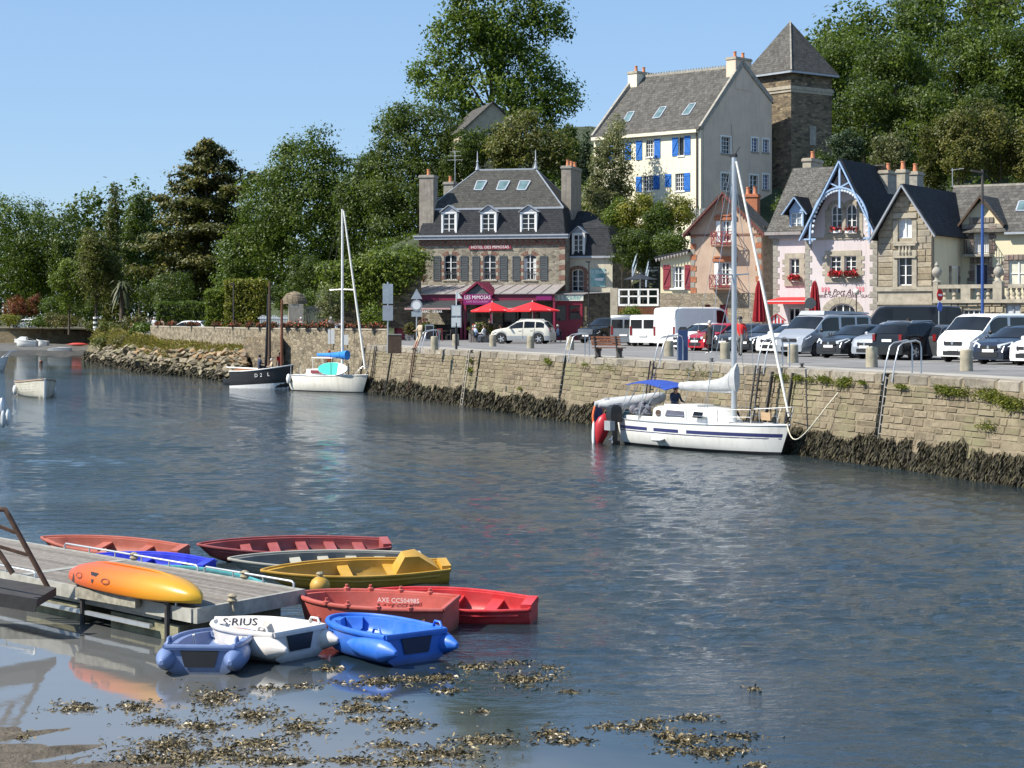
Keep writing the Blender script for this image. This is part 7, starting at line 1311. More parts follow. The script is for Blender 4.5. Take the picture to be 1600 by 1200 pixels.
mb = MB(); mb.ball((f.x(1128), -.3, 1.2), (.3, .16, .14), 10); mb.obj('bag', mat('pale_bag', (.55, .58, .6), .8), yt, 60)
mb = MB()
for k in range(9): mb.ball((.35+random.uniform(-.3, .4), random.uniform(-.6, .6), 1.25+random.uniform(-.15, .2)), (random.uniform(.12, .2),)*3, 7)
tag(mb.obj('rope_bundle', mat('bundle_mix', (.25, .1, .12), .9, .8, 3, c2=(.3, .34, .4)), yt, 60), kind='stuff')
mb = MB(); P = [f.w(YL-.1, -.1, 1.15), G(1238, 690, 1.0)+Vector((0, 0, -.75)), G(1290, 680, .9), W(1325, 607, 63.7)]; q = [f.w(YL-.05, -.1, 1.1), f.w(YL+.35, 1.2, .55), f.w(YL+.2, 2.4, .62), E(qx(0) if False else -1.2, 0, 1.0)]
pe = Vector((10.03, 68.4, 0)); qq = -qx(1322); anchor = E(qq, -.3, 2.25); a = f.w(YL-.05, -.1, 1.1); P = []
for k in range(15): t_ = k/14; pp_ = a.lerp(anchor, t_); pp_.z -= 1.15*math.sin(math.pi*t_)**1.0*(1-t_*.35); pp_ += QN*(.4*math.sin(math.pi*t_)); P.append(pp_)
mb.tube(P, .022, 6); tag(mb.obj('mooring_line', mat('pale_rope', (.62, .58, .46), .9, .1, 20), smooth=60), 'pale mooring line sagging from yacht bow to quay wall', 'rope')
# inflatable dinghy, outboard and paddle boards hung on the yacht's stern
t = T('inflatable_dinghy', 'grey inflatable dinghy slung across the yacht stern', 'inflatable dinghy', tuple(f.w(-.55, .1, 1.45)), -f.t+R(62)); mb = MB(); mb.tube([(-1.25, -.42, .0), (-.8, -.45, 0), (.5, -.5, .12), (1.05, -.3, .22), (1.25, 0, .26), (1.05, .3, .22), (.5, .5, .12), (-.8, .45, 0), (-1.25, .42, 0)], [.1, .23, .23, .22, .2, .22, .23, .23, .1], 10); mb.obj('tubes', canvas_gr, t, 60); mb = MB(); mb.box(-.85, .8, -.3, .3, -.12, -.04); mb.obj('floor', MATS['grey_canvas'], t); mb = MB(); mb.box(-.9, -.82, -.4, .4, -.15, .25); mb.obj('transom', mat('ply_grey', (.3, .3, .32), .6), t)
def standboard(label, px, py, L_, w, m, m2, lean, Y=77.5, rz=0.0):
    t = T('paddle_board', label, 'paddle board', tuple(W(px, py, Y-2.7)), rz, 'boards standing at the yacht stern'); mb = MB(); P = [(w/2*math.sin(a)*(.9 if math.cos(a) > 0 else 1), 0, L_/2+L_/2*-math.cos(a)) for a in [2*math.pi*k/22 for k in range(22)]]; n = len(P)
    mb.prism(P, (0, .11, 0)); o = mb.obj('board', m, t, 40); mb = MB(); mb.prism([(p[0]*.8, -.012, p[2]*.9+L_*.05) for p in P], (0, .012, 0)); mb.obj('deck_pad', m2, t); t.rotation_euler = (R(lean), R(8), rz); return t
standboard('red and orange board leaning left of the outboard motor', 934, 680, 1.3, .5, mat('board_orange', (.65, .12, .03), .4), navy, -8, 77.3, .5); standboard('pale blue board right of the outboard motor', 976, 670, 1.1, .4, white, mat('board_blue', (.08, .35, .6), .4), -6, 76.8, .6)
t = T('kayak', 'dark red kayak standing upright in the water behind the yacht', 'kayak', tuple(G(938, 678, .35))); mb = MB(); mb.lathe([(.02, -.6), (.16, -.35), (.27, .0), (.3, .35), (.22, .6), (.05, .8)], 12, Matrix.Rotation(R(14), 4, 'Y') @ Matrix.Diagonal((1, .7, 1, 1))); mb.obj('hull', mat('crimson_plastic', (.45, .02, .03), .4, .15, 4), t, 60); mb = MB(); mb.ball((-.25, -.02, -.05), (.08, .1, .55), 10); mb.obj('pontoon', white, t, 60)
t = T('outboard_motor', 'black outboard motor tilted up at the yacht stern', 'outboard motor', tuple(G(960, 672, .55)), .4); mb = MB(); mb.loft([[(-.2, -.18, .3), (.2, -.18, .3), (.2, .18, .3), (-.2, .18, .3)], [(-.26, -.22, .55), (.24, -.22, .55), (.24, .22, .55), (-.26, .22, .55)], [(-.22, -.2, .85), (.2, -.2, .85), (.2, .2, .85), (-.22, .2, .85)], [(-.1, -.12, .95), (.1, -.12, .95), (.1, .12, .95), (-.1, .12, .95)]]); mb.obj('cowling', black, t, 40); mb = MB(); mb.box(-.08, .1, -.06, .06, -.45, .32); mb.box(-.12, .22, -.02, .02, -.62, -.4); mb.obj('leg', black, t); mb = MB(); mb.lathe([(.03, -.1), (.05, 0), (.02, .12)], 8, Matrix.Translation((-.12, 0, -.35)) @ Matrix.Rotation(R(90), 4, 'Y'))
for k in range(3): mb.bar((-.12, 0, -.35), (-.12, .16*math.cos(k*2.1), -.35+.16*math.sin(k*2.1)), .02, .07)
mb.obj('propeller', steel, t); mb = MB(); mb.box(-.3, -.1, -.25, .25, .0, .35); mb.obj('bracket', mat('bracket_grey', (.3, .32, .34), .5), t)
# ---------------- smaller white sloop and black working boat at the far end of the quay
f = Fr(463, 126, 42, 0); sl = f.root('sailing_boat', 'smaller white sailing boat with bare mast at the far quay corner', 'sailing boat'); SL = f.x(575); b, zd, hp = yacht_hull(sl, SL, 2.2, 1.0, mat('chalky_white', (.74, .71, .63), .55, .08, 1.5, streak=(.6, .55, .44)), .12, .7, 2.0, .8, .45, .05)
c0, c1 = f.x(490), f.x(520); mb = MB(); mb.loft([[(c0, -.7, 1.0), (c0, -.62, 1.42), (c0, .62, 1.42), (c0, .7, 1.0)], [(c1, -.6, 1.0), (c1, -.5, 1.5), (c1, .5, 1.5), (c1, .6, 1.0)], [(c1+1.1, -.3, 1.0), (c1+1.0, -.25, 1.08), (c1+1.0, .25, 1.08), (c1+1.1, .3, 1.0)]]); mb.obj('cabin', white, sl, 40)
mb = MB(); mb.box(f.x(498), f.x(514), -.72, -.6, 1.16, 1.36); mb.obj('cabin_window', mat('red_window', (.2, .04, .05), .2), sl); mb = MB(); p = hp(.06, .62, -1, .01); mb.box(p[0], p[0]+.2, p[1]-.01, p[1]+.03, .55, .75); mb.obj('vent', black, sl)
mx = f.x(535); zt = f.z(327, 535); mb = MB(); mb.tube([(mx, 0, 1), (mx, 0, zt)], [.1, .07], 8); ms = mb.obj('mast', mat('mast_pale', (.72, .72, .7), .5), sl, 60); mb = MB(); z = f.z(453, 535); mb.tube([(mx-.9, -.25, z), (mx, 0, z+.03), (mx+.9, .25, z)], .03, 6); mb.obj('spreader', alu, ms); mb = MB(); mb.tube([(mx, 0, zt), (mx+.3, 0, zt+.25)], .03, 5); mb.tube([(mx-.05, 0, zt), (mx-.05, 0, zt+.8)], .01, 5); mb.obj('masthead', black, ms)
mb = MB(); mb.tube([(SL-.25, 0, 1.5), (mx+.12, 0, zt-.1)], [.085, .05], 8); mb.obj('furled_genoa', MATS['sail_white'], sl, 60)
mb = MB(); q0, q1 = f.x(497), f.x(543); zz = f.z(555, 520); ringz = [[(lerp(q0, q1, k/9), .22*math.cos(a)*(.6+.6*k/9), zz+.02+(.1+.22*(k/9)**2)*math.sin(a)) for a in [2*math.pi*j/10 for j in range(10)]] for k in range(10)]; mb.loft(ringz); mb.obj('sail_cover', mat('bright_blue_canvas', (.02, .2, .6), .8, .15, 4), sl, 60)
mb = MB(); mb.box(q0-.1, f.x(528), -.5, .5, zz-.2, zz-.14); mb.tube([(q0, -.45, 1), (q0, -.45, zz-.15)], .02, 5); mb.tube([(q0, .45, 1), (q0, .45, zz-.15)], .02, 5); mb.obj('boom_gallows', white, sl)
for P in ([(.1, 0, 1), (mx, 0, zt-.05)], [(mx, -1, 1), (mx-.9, -.25, z), (mx, 0, zt-.6)], [(mx, 1, 1), (mx+.9, .25, z), (mx, 0, zt-.6)]): mb = MB(); mb.tube(P, .012, 5); mb.obj('rigging_wire', iron, sl)
mb = MB(); mb.tube([hp(.88, zd(.88), 1), (SL-.2, .3, 1.65), (SL+.05, 0, 1.7), (SL-.2, -.3, 1.65), hp(.88, zd(.88), -1)], .02, 6); mb.obj('pulpit', steel, sl, 60)
for px in (468, 482): mb = MB(); x = f.x(px); mb.tube([(x, -.75, 1), (x, -.75, 1.6)], .018, 5); mb.obj('stanchion', steel, sl)
mb = MB(); mb.ball((f.x(468), -.95, .75), (.16, .16, .35), 8); mb.obj('stern_fender', white, sl, 60)
t = T('paddle_board', 'teal and white paddle board on the small sailing boat side deck', 'paddle board', tuple(f.w(f.x(512), -.95, 1.08)), -f.t); L_ = f.x(558)-f.x(512); mb = MB(); P = [(L_/2-L_/2*math.cos(a), 0, .42+.42*math.sin(a)*(1 if math.sin(a) > 0 else 1)) for a in [2*math.pi*k/24 for k in range(24)]]; mb.prism(P, (0, .1, 0)); mb.obj('board', white, t); mb = MB(); mb.prism([(min(p[0], L_*.68)*.98+.02, -.012, p[2]*.96+.02) for p in P], (0, .01, 0)); mb.obj('teal_face', mat('teal_face', (.06, .5, .42), .4, .1, 2), t); t.rotation_euler = (R(-12), 0, -f.t)
f = Fr(366, 131, 20, 0); wb = f.root('working_boat', 'black wooden working boat with white waterline and two brown masts', 'wooden boat'); WL_ = f.x(458); tar = mat('black_tar_paint', (.022, .023, .026), .5, .3, 5); b, zr, zk, pt = hullshape(WL_, 2.5, 1.15, .6, 2.4, .7, .45, .5, .3, .12, .5, .12)
openboat(wb, WL_, 2.5, 1.1, tar, MATS['dark_wood'], tr=.6, p=2.4, q=.7, mid=.45, sheer=.45, rock=.3, flare=.12, draft=.5, rake=.12, rim_m=white, rim_r=.045); wb.location = f.w(WL_/2, 0)
b, zr, zk, pt = hullshape(WL_, 2.5, 1.1, .6, 2.4, .7, .45, .45, .3, .12, .5, .12)
for sd in (1, -1): mb = MB(); mb.loft([[Vector(pt(s, (0-zk(s))/(zr(s)-zk(s)), sd))+Vector((0, sd*.012, 0)), Vector(pt(s, (.12+.28*s-zk(s))/(zr(s)-zk(s)), sd))+Vector((0, sd*.012, 0))] for s in [k/16*.97 for k in range(17)]], False, False); mb.obj('white_bottom', white, wb)
for ch, s in (('D', .52), ('2', .6), ('L', .71)): p = pt(s, .78, -1); text(ch, .34, wb, Matrix.Translation((p[0], p[1]-.03, p[2])) @ RX, white)
for px, top, m in ((421, 440, wood_dk), (440, 468, wood_red)): x = f.x(px)-WL_/2; mb = MB(); mb.tube([(x, 0, .2), (x+.02, 0, f.z(top, px))], [.13, .08], 8); mb.obj('mast', m, wb, 60)
mb = MB(); mb.tube([(f.x(412)-WL_/2, .3, 1.2), (f.x(419)-WL_/2, .1, f.z(460, 415))], .1, 6); mb.obj('furled_sail', black, wb)
mb = MB(); mb.tube([(-WL_/2-.6, 0, 1.35), (-WL_/2+1.8, 0, 1.25)], [.05, .08], 6); mb.obj('boomkin', white, wb)
mb = MB(); mb.box(-WL_*.45, -WL_*.1, -.5, .5, .9, 1.25); tag(mb.obj('sail_bundle', mat('tan_canvas', (.4, .18, .08), .9, .3, 4), wb), kind='stuff')
for s in (.3, .55): 
    y = abs(pt(s, .7)[1])-.06; mb = MB(); mb.box(pt(s, .7)[0]-.15, pt(s, .7)[0]+.15, -y, y, pt(s, .7)[2]-.05, pt(s, .7)[2]); mb.obj('seat', wood_red, wb)
t, Lb = boat('tender', 'small black tender lying beside the working boat', 'tender', G(356, 600).xy.to_3d(), (G(394, 602)+Vector((0, -.4, 0))).xy.to_3d()); openboat(t, Lb+.2, 1.0, .34, tar, tr=.7, rim_m=tar, th=.05)
mb = MB(); a = G(460, 600); mb.box(0, .35, 0, .5, -.3, 1.1); o = tag(mb.obj('mooring_pile', MATS['weed_mat'], loc=(a.x, a.y+1.5, 0)), 'dark weedy pile between working boat and white sailing boat', 'pile')
# ---------------- boats at the left
f = Fr(27, 118, 62, 0); p0 = G(40, 618); t, Lb = boat('rowing_boat', 'grey white clinker rowing boat seen bow on at the left', 'rowing boat', (p0.x-.9, p0.y+4.3), (G(70, 622).x, G(70, 622).y)); wm = mat('old_white_paint', (.52, .5, .42), .7, .2, 2, 12, .3, .01, streak=(.36, .33, .26)); b, zr, zk, pt = openboat(t, Lb, 2.2, .75, wm, mat('boat_inside', (.3, .22, .16), .8), tr=.75, p=2.2, q=.66, sheer=.35, rock=.1, draft=.2, rake=.08, rim_r=.05, rim_m=mat('worn_gunwale', (.35, .25, .18), .8, .3, 6))
mb = MB(); mb.bar(pt(1, .02), Vector(pt(1, 1))+Vector((.03, 0, .05)), .09, .1); mb.obj('stem', white, t); thwart(t, pt, .5, MATS['boat_inside'], .75, .3)
for k in range(4):
    f_ = .45+.13*k
    for sd in (1, -1): mb = MB(); mb.tube([Vector(pt(s, f_, sd))+Vector((0, sd*.008, 0)) for s in (0, .2, .4, .6, .75, .88, .97)], .014, 5); mb.obj('strake', wm, t, 60)
for s, sd in ((.35, 1), (.2, 1), (.4, -1)): 
    p = pt(s, .5, sd); q = t.matrix_basis if False else Matrix.Translation(t.location) @ Matrix.Rotation(t.rotation_euler.z, 4, 'Z'); mb = MB(); mb.ball((0, 0, 0), (.15, .15, .3), 10); w = q @ Vector((p[0], p[1]+sd*.17, .32)); tag(mb.obj('fender', white, loc=tuple(w), smooth=60), 'white fender on the clinker rowing boat, %s' % {(.35, 1): 'nearer of two on its right flank', (.2, 1): 'farther of two on its right flank', (.4, -1): 'alone on its left flank'}[(s, sd)], 'fender')
def motorboat(label, px0, px1, py, cab, m=white, B=1.9, D=.75):
    a, c = G(px0, py), G(px1, py); t, Lb = boat('motor_boat', label, 'motor boat', a.xy.to_3d(), c.xy.to_3d()); openboat(t, Lb, B, D, m, tr=.85, sheer=.3, draft=.2, rake=.5, p=2.2, q=.7)
    if cab: 
        mb = MB(); mb.loft([[(-.2, -.6, .5), (-.2, -.55, 1.35), (-.2, .55, 1.35), (-.2, .6, .5)], [(.7, -.6, .5), (.6, -.5, 1.4), (.6, .5, 1.4), (.7, .6, .5)], [(1.6, -.4, .6), (1.3, -.3, .95), (1.3, .3, .95), (1.6, .4, .6)]]); mb.obj('cabin', white, t, 40); mb = MB(); mb.add([(.72, -.52, 1.0), (1.2, -.36, .98), (.7, -.5, 1.3)], [(0, 1, 2)]); mb.prism([(.66, -.48, 1.36), (.66, .48, 1.36), (1.22, .3, 1.0), (1.22, -.3, 1.0)], (.02, 0, .02)); mb.obj('windscreen', mat('pale_glass', (.35, .5, .55), .1) if 'pale_glass' not in MATS else MATS['pale_glass'], t)
        mb = MB(); mb.tube([(-Lb/2+.3, -.8, .75), (-.5, -.8, 1.1), (.2, -.7, 1.15)], .02, 5); mb.obj('grab_rail', steel, t)
    return t
t = motorboat('small white cabin boat aground on the far mud', 58, 22, 547, True); t.location.z = .55
t = motorboat('white open boat covered and aground beside the cabin boat', 75, 57, 546, False); t.location.z = .45
t = T('boat_cover', 'flat grey tarpaulin covered boat on the far mud', 'boat cover', tuple(G(90, 548, .3))); mb = MB(); mb.loft([[(-1.2, -.6, 0), (-1.2, -.6, .3), (-1.2, .6, .3), (-1.2, .6, 0)], [(0, -.8, 0), (0, -.8, .45), (0, .8, .5), (0, .8, 0)], [(1.8, -.3, 0), (1.8, -.3, .4), (1.8, .3, .4), (1.8, .3, 0)]]); mb.obj('cover', canvas_gr, t, 30)
t = T('kayak', 'tiny red kayak lying on the far mud by the shore wall', 'kayak', tuple(G(121, 538, .8))); mb = MB(); mb.lathe([(.02, -1.6), (.3, -.7), (.34, 0), (.3, .7), (.02, 1.6)], 8, Matrix.Rotation(R(90), 4, 'Y') @ Matrix.Diagonal((.7, 1, 1, 1))); mb.obj('hull', mat('kayak_red', (.5, .06, .04), .4, .1, 2), t, 50)
t = motorboat('white boat with raised bow cut by the left edge', -30, 14, 580, False, white, 2.0, 1.0); mb = MB(); mb.tube([(.6, -.6, 1.1), (1.4, -.3, 1.75), (1.9, 0, 1.8), (1.4, .3, 1.75), (.6, .6, 1.1)], .03, 6); mb.obj('pulpit', steel, t, 60)
t = motorboat('pale boat stern with fenders cut by the left edge', -70, 3, 682, False, mat('boat_grey_white', (.6, .6, .58), .4), 1.9, .9)
for k, (px, py) in enumerate(((5, 655), (12, 652))): a = W(px, py, 76.5+k*.3); mb = MB(); mb.ball((0, 0, 0), (.12, .12, .36), 10); tag(mb.obj('fender', white if k else mat('fender_grey', (.45, .47, .48), .5), loc=tuple(a), smooth=60), ('grey fender' if not k else 'white fender')+' hanging at the left edge over the water', 'fender')
a = W(3, 640, 76.8); mb = MB(); mb.ball((0, 0, 0), (.14, .14, .5), 10); tag(mb.obj('outboard_cowl', alu, loc=tuple(a), smooth=60), 'grey tilted outboard motor cut by the left edge', 'outboard motor')
a = G(64, 567); mb = MB(); mb.ball((0, 0, .1), .2, 10); tag(mb.obj('buoy', wood_red, loc=tuple(a), smooth=60), 'small dark mooring buoy on the far water', 'buoy')
# ------------------------------------------------------------------ cars
TY = {}
def carspec(kind):
    S_ = dict(
     hatch=(4.1, 1.76, .19, [(0, .62), (.03, .92), (.1, 1.0), (.5, 1.4), (.75, 1.47), (1.5, 1.5), (2.0, 1.48), (2.25, 1.42), (3.0, 1.02), (3.2, .97), (3.75, .86), (3.98, .74), (4.1, .5)], [(0, .9), (.5, .98), (1.5, .95), (3.0, .92), (3.4, .9), (4.1, .6)], (.75, 3.3), .315, [(.42, .95), (1.02, 1.72), (1.8, 2.75)], (2.27, 3.0), (.1, .52)),
     suv=(4.25, 1.83, .24, [(0, .62), (.03, 1.0), (.08, 1.08), (.42, 1.5), (.65, 1.6), (1.6, 1.65), (2.1, 1.62), (2.35, 1.55), (3.05, 1.12), (3.25, 1.08), (3.85, .98), (4.12, .86), (4.25, .55)], [(0, 1.0), (.5, 1.06), (1.6, 1.03), (3.05, 1.0), (3.4, .98), (4.25, .65)], (.78, 3.4), .345, [(.4, .98), (1.06, 1.8), (1.88, 2.8)], (2.38, 3.05), (.08, .43)),
     van=(5.0, 1.95, .24, [(0, 1.5), (.03, 1.8), (.1, 1.92), (.5, 1.97), (3.2, 1.96), (3.5, 1.88), (4.25, 1.28), (4.4, 1.2), (4.75, 1.02), (4.93, .86), (5.0, .55)], [(0, 1.1), (2.4, 1.12), (3.0, 1.1), (4.2, 1.12), (4.5, 1.0), (5, .7)], (.95, 4.1), .33, [(.35, 1.2), (1.35, 2.35), (2.55, 3.75)], (3.52, 4.25), (.03, .1)),
     master=(5.6, 2.05, .26, [(0, 1.9), (.03, 2.28), (.12, 2.38), (.6, 2.42), (3.9, 2.42), (4.25, 2.32), (4.85, 1.42), (5.0, 1.32), (5.4, 1.1), (5.55, .9), (5.6, .6)], [(0, 1.2), (3.6, 1.22), (4.7, 1.28), (5.0, 1.15), (5.6, .75)], (1.05, 4.65), .34, [(3.55, 4.4)], (4.28, 4.85), (.03, .12)),
     pickup=(5.2, 1.9, .3, [(0, .8), (.03, 1.08), (1.6, 1.1), (1.72, 1.6), (1.95, 1.76), (2.7, 1.8), (3.05, 1.72), (3.75, 1.22), (3.95, 1.16), (4.9, 1.06), (5.12, .92), (5.2, .6)], [(0, 1.06), (1.7, 1.08), (3.7, 1.12), (4.2, 1.08), (5.2, .7)], (1.0, 4.25), .39, [(1.85, 2.6), (2.68, 3.45)], (3.08, 3.75), None))
    return S_[kind]
def car(kind, label, cat, loc, head, col, rimc=None, flip_open=None, plate_front=True, bumper=None, rails=None, poptop=False, badge=True, fullglass=True, group='cars and vans parked along the quay'):
    Lc, Wc, cl, top, belt, wx, wr, wins, ws, rw = carspec(kind); t = T({'van': 'parked_van', 'master': 'parked_van'}.get(kind, 'parked_car'), label, cat, tuple(loc), math.atan2(head[1], head[0]), group)
    tz = lambda x: interp(x, [p[0] for p in top], [p[1] for p in top]); bz = lambda x: min(interp(x, [p[0] for p in belt], [p[1] for p in belt]), tz(x)-.03)
    tall = kind in ('van', 'master'); hw = lambda x: Wc/2*(1-.22*max(0, (x-Lc+.75)/.75)**2.4-.1*max(0, (.4-x)/.4)**2.2)
    def sill(x):
        z = cl
        for w in wx:
            q = (wr+.06)**2-(x-w)**2
            if q > 0: z = max(z, wr+math.sqrt(q)*.98)
        return z
    xs_ = sorted(set([p[0] for p in top]+[Lc*i/26 for i in range(27)]+[w+dx for w in wx for dx in (-wr-.062, -wr-.03, -wr*.75, -wr*.4, 0, wr*.4, wr*.75, wr+.03, wr+.062)])); xs_ = [x for x in xs_ if 0 <= x <= Lc]
    def ring(x):
        w, zs, zb, zt = hw(x), min(sill(x), bz(x)-.05), bz(x), tz(x); up = max(0, zt-zb); k = (.05 if tall else .17)*min(1, up/.5); wt = w*(1-k)
        return [(x, w*.96, zs), (x, w, zs+(zb-zs)*.4), (x, w*.985, zb), (x, wt*.985 if up > .1 else w*.93, zt-min(.07, up*.3)), (x, wt*.84, zt-.012), (x, 0, zt+.012)]
    rings = [ring(x) for x in xs_]; full = [r+[(p[0], -p[1], p[2]) for p in r[-2::-1]] for r in rings]; mb = MB(); mb.loft(full, False, False); mb.sheet(full[0]); mb.sheet(full[-1])
    if bumper: mb.m = [1 if (i % 10) in (0, 9) and i < 10*(len(xs_)-1) else 0 for i in range(len(mb.f))]
    mb.obj('body', [col, bumper or col], t, 32)
    mb = MB(); mb.box(.25, Lc-.3, -Wc/2+.16, Wc/2-.16, cl, cl+.35); mb.obj('underbody', black, t)
    def pane(name, pts): mb = MB(); mb.loft(pts, False, False); mb.obj(name, glass_car, t, 50)
    def side(x, f_, sd): r = ring(x); a, b_ = Vector(r[2]), Vector(r[3]); p = a.lerp(b_, f_); return (p.x, sd*(p.y+.008), p.z)
    for a, b_ in wins:
        for sd in (1, -1):
            X = [lerp(a, b_, k/6) for k in range(7)]; X = [x for x in X if tz(x)-bz(x) > .1]
            if len(X) > 1: pane('window', [[side(x, .1, sd), side(x, .9, sd)] for x in X])
    def across(x, off=(0, 0, .012)): r = ring(x); H_ = [Vector(r[3])*1, Vector(r[4]), Vector(r[5])]; H_[0].y *= .96; P = H_+[Vector((p.x, -p.y, p.z)) for p in H_[-2::-1]]; return [tuple(p+Vector(off)) for p in P]
    pane('windscreen', [across(lerp(ws[0]+.04, ws[1]-.02, k/5), (.012, 0, .014)) for k in range(6)])
    if rw and not tall: pane('rear_window', [across(lerp(rw[0]+.03, rw[1]-.02, k/4), (-.014, 0, .012)) for k in range(5)])
    if tall and fullglass:
        for sd in ((1, -1) if kind == 'van' else ()): mb = MB(); y0, y1 = (.06, Wc*.4) if sd > 0 else (-Wc*.4, -.06); mb.box(-.012, .02, y0, y1, 1.12, 1.66); mb.obj('rear_window', glass_car, t)
    for w in wx:
        for sd in (1, -1):
            M = Matrix.Translation((w, sd*(Wc/2-.11), wr)) @ Matrix.Rotation(R(-90*sd), 4, 'X'); mb = MB(); mb.lathe([(wr*.6, -.1), (wr*.96, -.1), (wr, -.06), (wr, .05), (wr*.95, .095), (wr*.66, .1), (wr*.62, .06)], 20, M); wo = mb.obj('wheel', rubber, t, 40)
            mb = MB(); mb.lathe([(wr*.64, .07), (wr*.6, .085), (wr*.56, .05)], 20, M, cap=False)
            for k in range(5): a = k*math.pi*.4; mb.bar(M @ Vector((0, 0, .07)), M @ Vector((math.cos(a)*wr*.6, math.sin(a)*wr*.6, .075)), .07, .03, up=M.to_3x3() @ Vector((0, 0, 1)))
            mb.lathe([(.07, .05), (.07, .095), (.04, .1)], 10, M); mb.obj('rim', rimc or alu, wo, 40)
    fx = Lc; fz_ = .62 if not tall else .74; hl = .1 if kind != 'pickup' else .14
    for sd in (1, -1):
        mb = MB(); y = hw(Lc-.2)*sd; xa, za = Lc-.42, tz(Lc-.42); P = [(Lc-.06, sd*hw(Lc-.05)*.52, fz_+.14), (Lc-.05, sd*hw(Lc-.05)*.55, fz_+.01), (Lc-.2, sd*(hw(Lc-.2)+.012), fz_+.06), (Lc-.48, sd*(hw(Lc-.48)+.012), fz_+.2), (Lc-.4, sd*(hw(Lc-.4)*.97), fz_+.26)]
        mb.prism(P, (.02, sd*.012, .012)); mb.obj('headlight', MATS.get('lamp_glass') or mat('lamp_glass', (.62, .66, .7), .08, .2, 8), t)
        mb = MB(); zl = (.82, 1.1) if not tall else (.7, 1.25); mb.box(-.02, .09, sd*(hw(.03)*.86)-.075, sd*(hw(.03)*.86)+.075, zl[0], zl[1]); mb.obj('tail_light', MATS.get('tail_red') or mat('tail_red', (.16, .01, .012), .12), t)
        mb = MB(); xm = ws[1]-.28; mb.ball((xm, sd*(hw(xm)+.12), bz(xm)+.1), (.07, .11, .09), 8); mb.obj('mirror', black if tall else col, t, 60)
        for x in ([a for a, _ in wins[1:]] if not tall else (2.4, 3.3)): mb = MB(); mb.box(x-.006, x+.006, sd*(hw(x)*.999)-.006, sd*(hw(x)*.999)+.006, cl+.12, bz(x)); mb.obj('door_seam', black, t); mb = MB(); mb.box(x+.12 if not tall else x-.3, x+.32 if not tall else x-.12, sd*hw(x)-.02, sd*hw(x)+.02, bz(x)-.14, bz(x)-.1); mb.obj('door_handle', col, t)
    mb = MB(); mb.box(Lc-.05, Lc+.012, -hw(Lc)*.55, hw(Lc)*.55, fz_-.04, fz_+.1); mb.obj('grille', black, t)
    mb = MB(); mb.box(Lc-.05, Lc+.02, -hw(Lc)*.6, hw(Lc)*.6, .3, .46); mb.obj('lower_grille', black, t)
    for x in (Lc+.022, -.03): mb = MB(); mb.box(x-.008, x+.008, -.26, .26, (.48 if x > 1 else (.78 if not tall else .62)), (.59 if x > 1 else (.89 if not tall else .73))); mb.obj('number_plate', white, t)
    if badge: mb = MB(); mb.prism([(Lc+.012, 0, fz_-.05), (Lc+.012, .06, fz_+.04), (Lc+.012, 0, fz_+.13), (Lc+.012, -.06, fz_+.04)], (.015, 0, 0)); mb.obj('badge', steel, t)
    if rails:
        for sd in (1, -1): mb = MB(); xr = .75; mb.tube([(xr, sd*Wc*.36, tz(xr)-.02), (xr+.1, sd*Wc*.36, tz(xr)+.06), (2.1, sd*Wc*.36, tz(2.1)+.05), (2.2, sd*Wc*.36, tz(2.2)-.02)], .02, 6); mb.obj('roof_rail', rails, t)
    if poptop: mb = MB(); mb.loft([[(.1, -.8, 1.96), (.1, -.74, 2.04), (.1, .74, 2.04), (.1, .8, 1.96)], [(1.5, -.82, 1.98), (1.5, -.76, 2.1), (1.5, .76, 2.1), (1.5, .82, 1.98)], [(3.4, -.76, 1.93), (3.3, -.7, 2.12), (3.3, .7, 2.12), (3.4, .76, 1.93)]]); mb.obj('pop_roof', MATS['bracket_grey'], t, 30)
    if kind == 'pickup': mb = MB(); mb.box(Lc-.02, Lc+.035, -.62, .62, .62, .98); mb.obj('chrome_grille', steel, t); mb = MB(); mb.box(.15, 1.6, -.78, .78, 1.085, 1.14); mb.obj('bed_cover', black, t)
    return t
K = dict(silver=paint('paint_silver', (.42, .44, .47), .3, .5), black=paint('paint_black', (.012, .013, .015), .18), navy=paint('paint_navy', (.015, .02, .035), .18), white=paint('paint_white', (.78, .78, .76), .25), grey=paint('paint_grey', (.07, .075, .08), .25, .3), red=paint('paint_red', (.35, .01, .02), .2), lgrey=paint('paint_light_grey', (.2, .22, .24), .3, .4), ivory=paint('paint_ivory', (.62, .6, .52), .25), gunm=paint('paint_gunmetal', (.03, .033, .037), .2, .3))
fh = Vector((-.75, -.66)); bh = -fh
def fl(px, py, head, kind, side=1):                  # nearest lower front corner of the car sits at (px, py): origin = rear centre on the ground
    Lc, Wc = carspec(kind)[:2]; h = Vector((head[0], head[1], 0)).normalized(); p = G(px, py, ZQ); return p-h*(Lc*.93)+Vector((h.y, -h.x, 0))*(-Wc*.42*side)
def mid_(px, py, head, kind):                        # centre of the car over the point (px, py)
    h = Vector((head[0], head[1], 0)).normalized(); return G(px, py, ZQ)-h*carspec(kind)[0]/2
def pc(px, Y, head, kind): h = Vector((head[0], head[1], 0)).normalized(); return Vector(((px-800)/F*Y, Y, ZQ))-h*carspec(kind)[0]/2
car('van', 'silver camper van with grey pop up roof and silver grille', 'van', pc(1287, 90, fh, 'van'), fh, K['silver'], poptop=True, bumper=K['lgrey'], rimc=black)
car('hatch', 'charcoal car with shining alloy wheel beside the silver camper van', 'car', pc(1340, 86.5, fh, 'hatch'), fh, K['gunm'])
car('suv', 'pale silver car front between charcoal car and black tailgate', 'car', pc(1398, 84.5, fh, 'suv'), fh, K['silver'])
car('suv', 'black sport utility car parked tail first with long side windows', 'car', pc(1437, 82.5, (.78, .62), 'suv'), (.78, .62), K['black'], rails=alu)
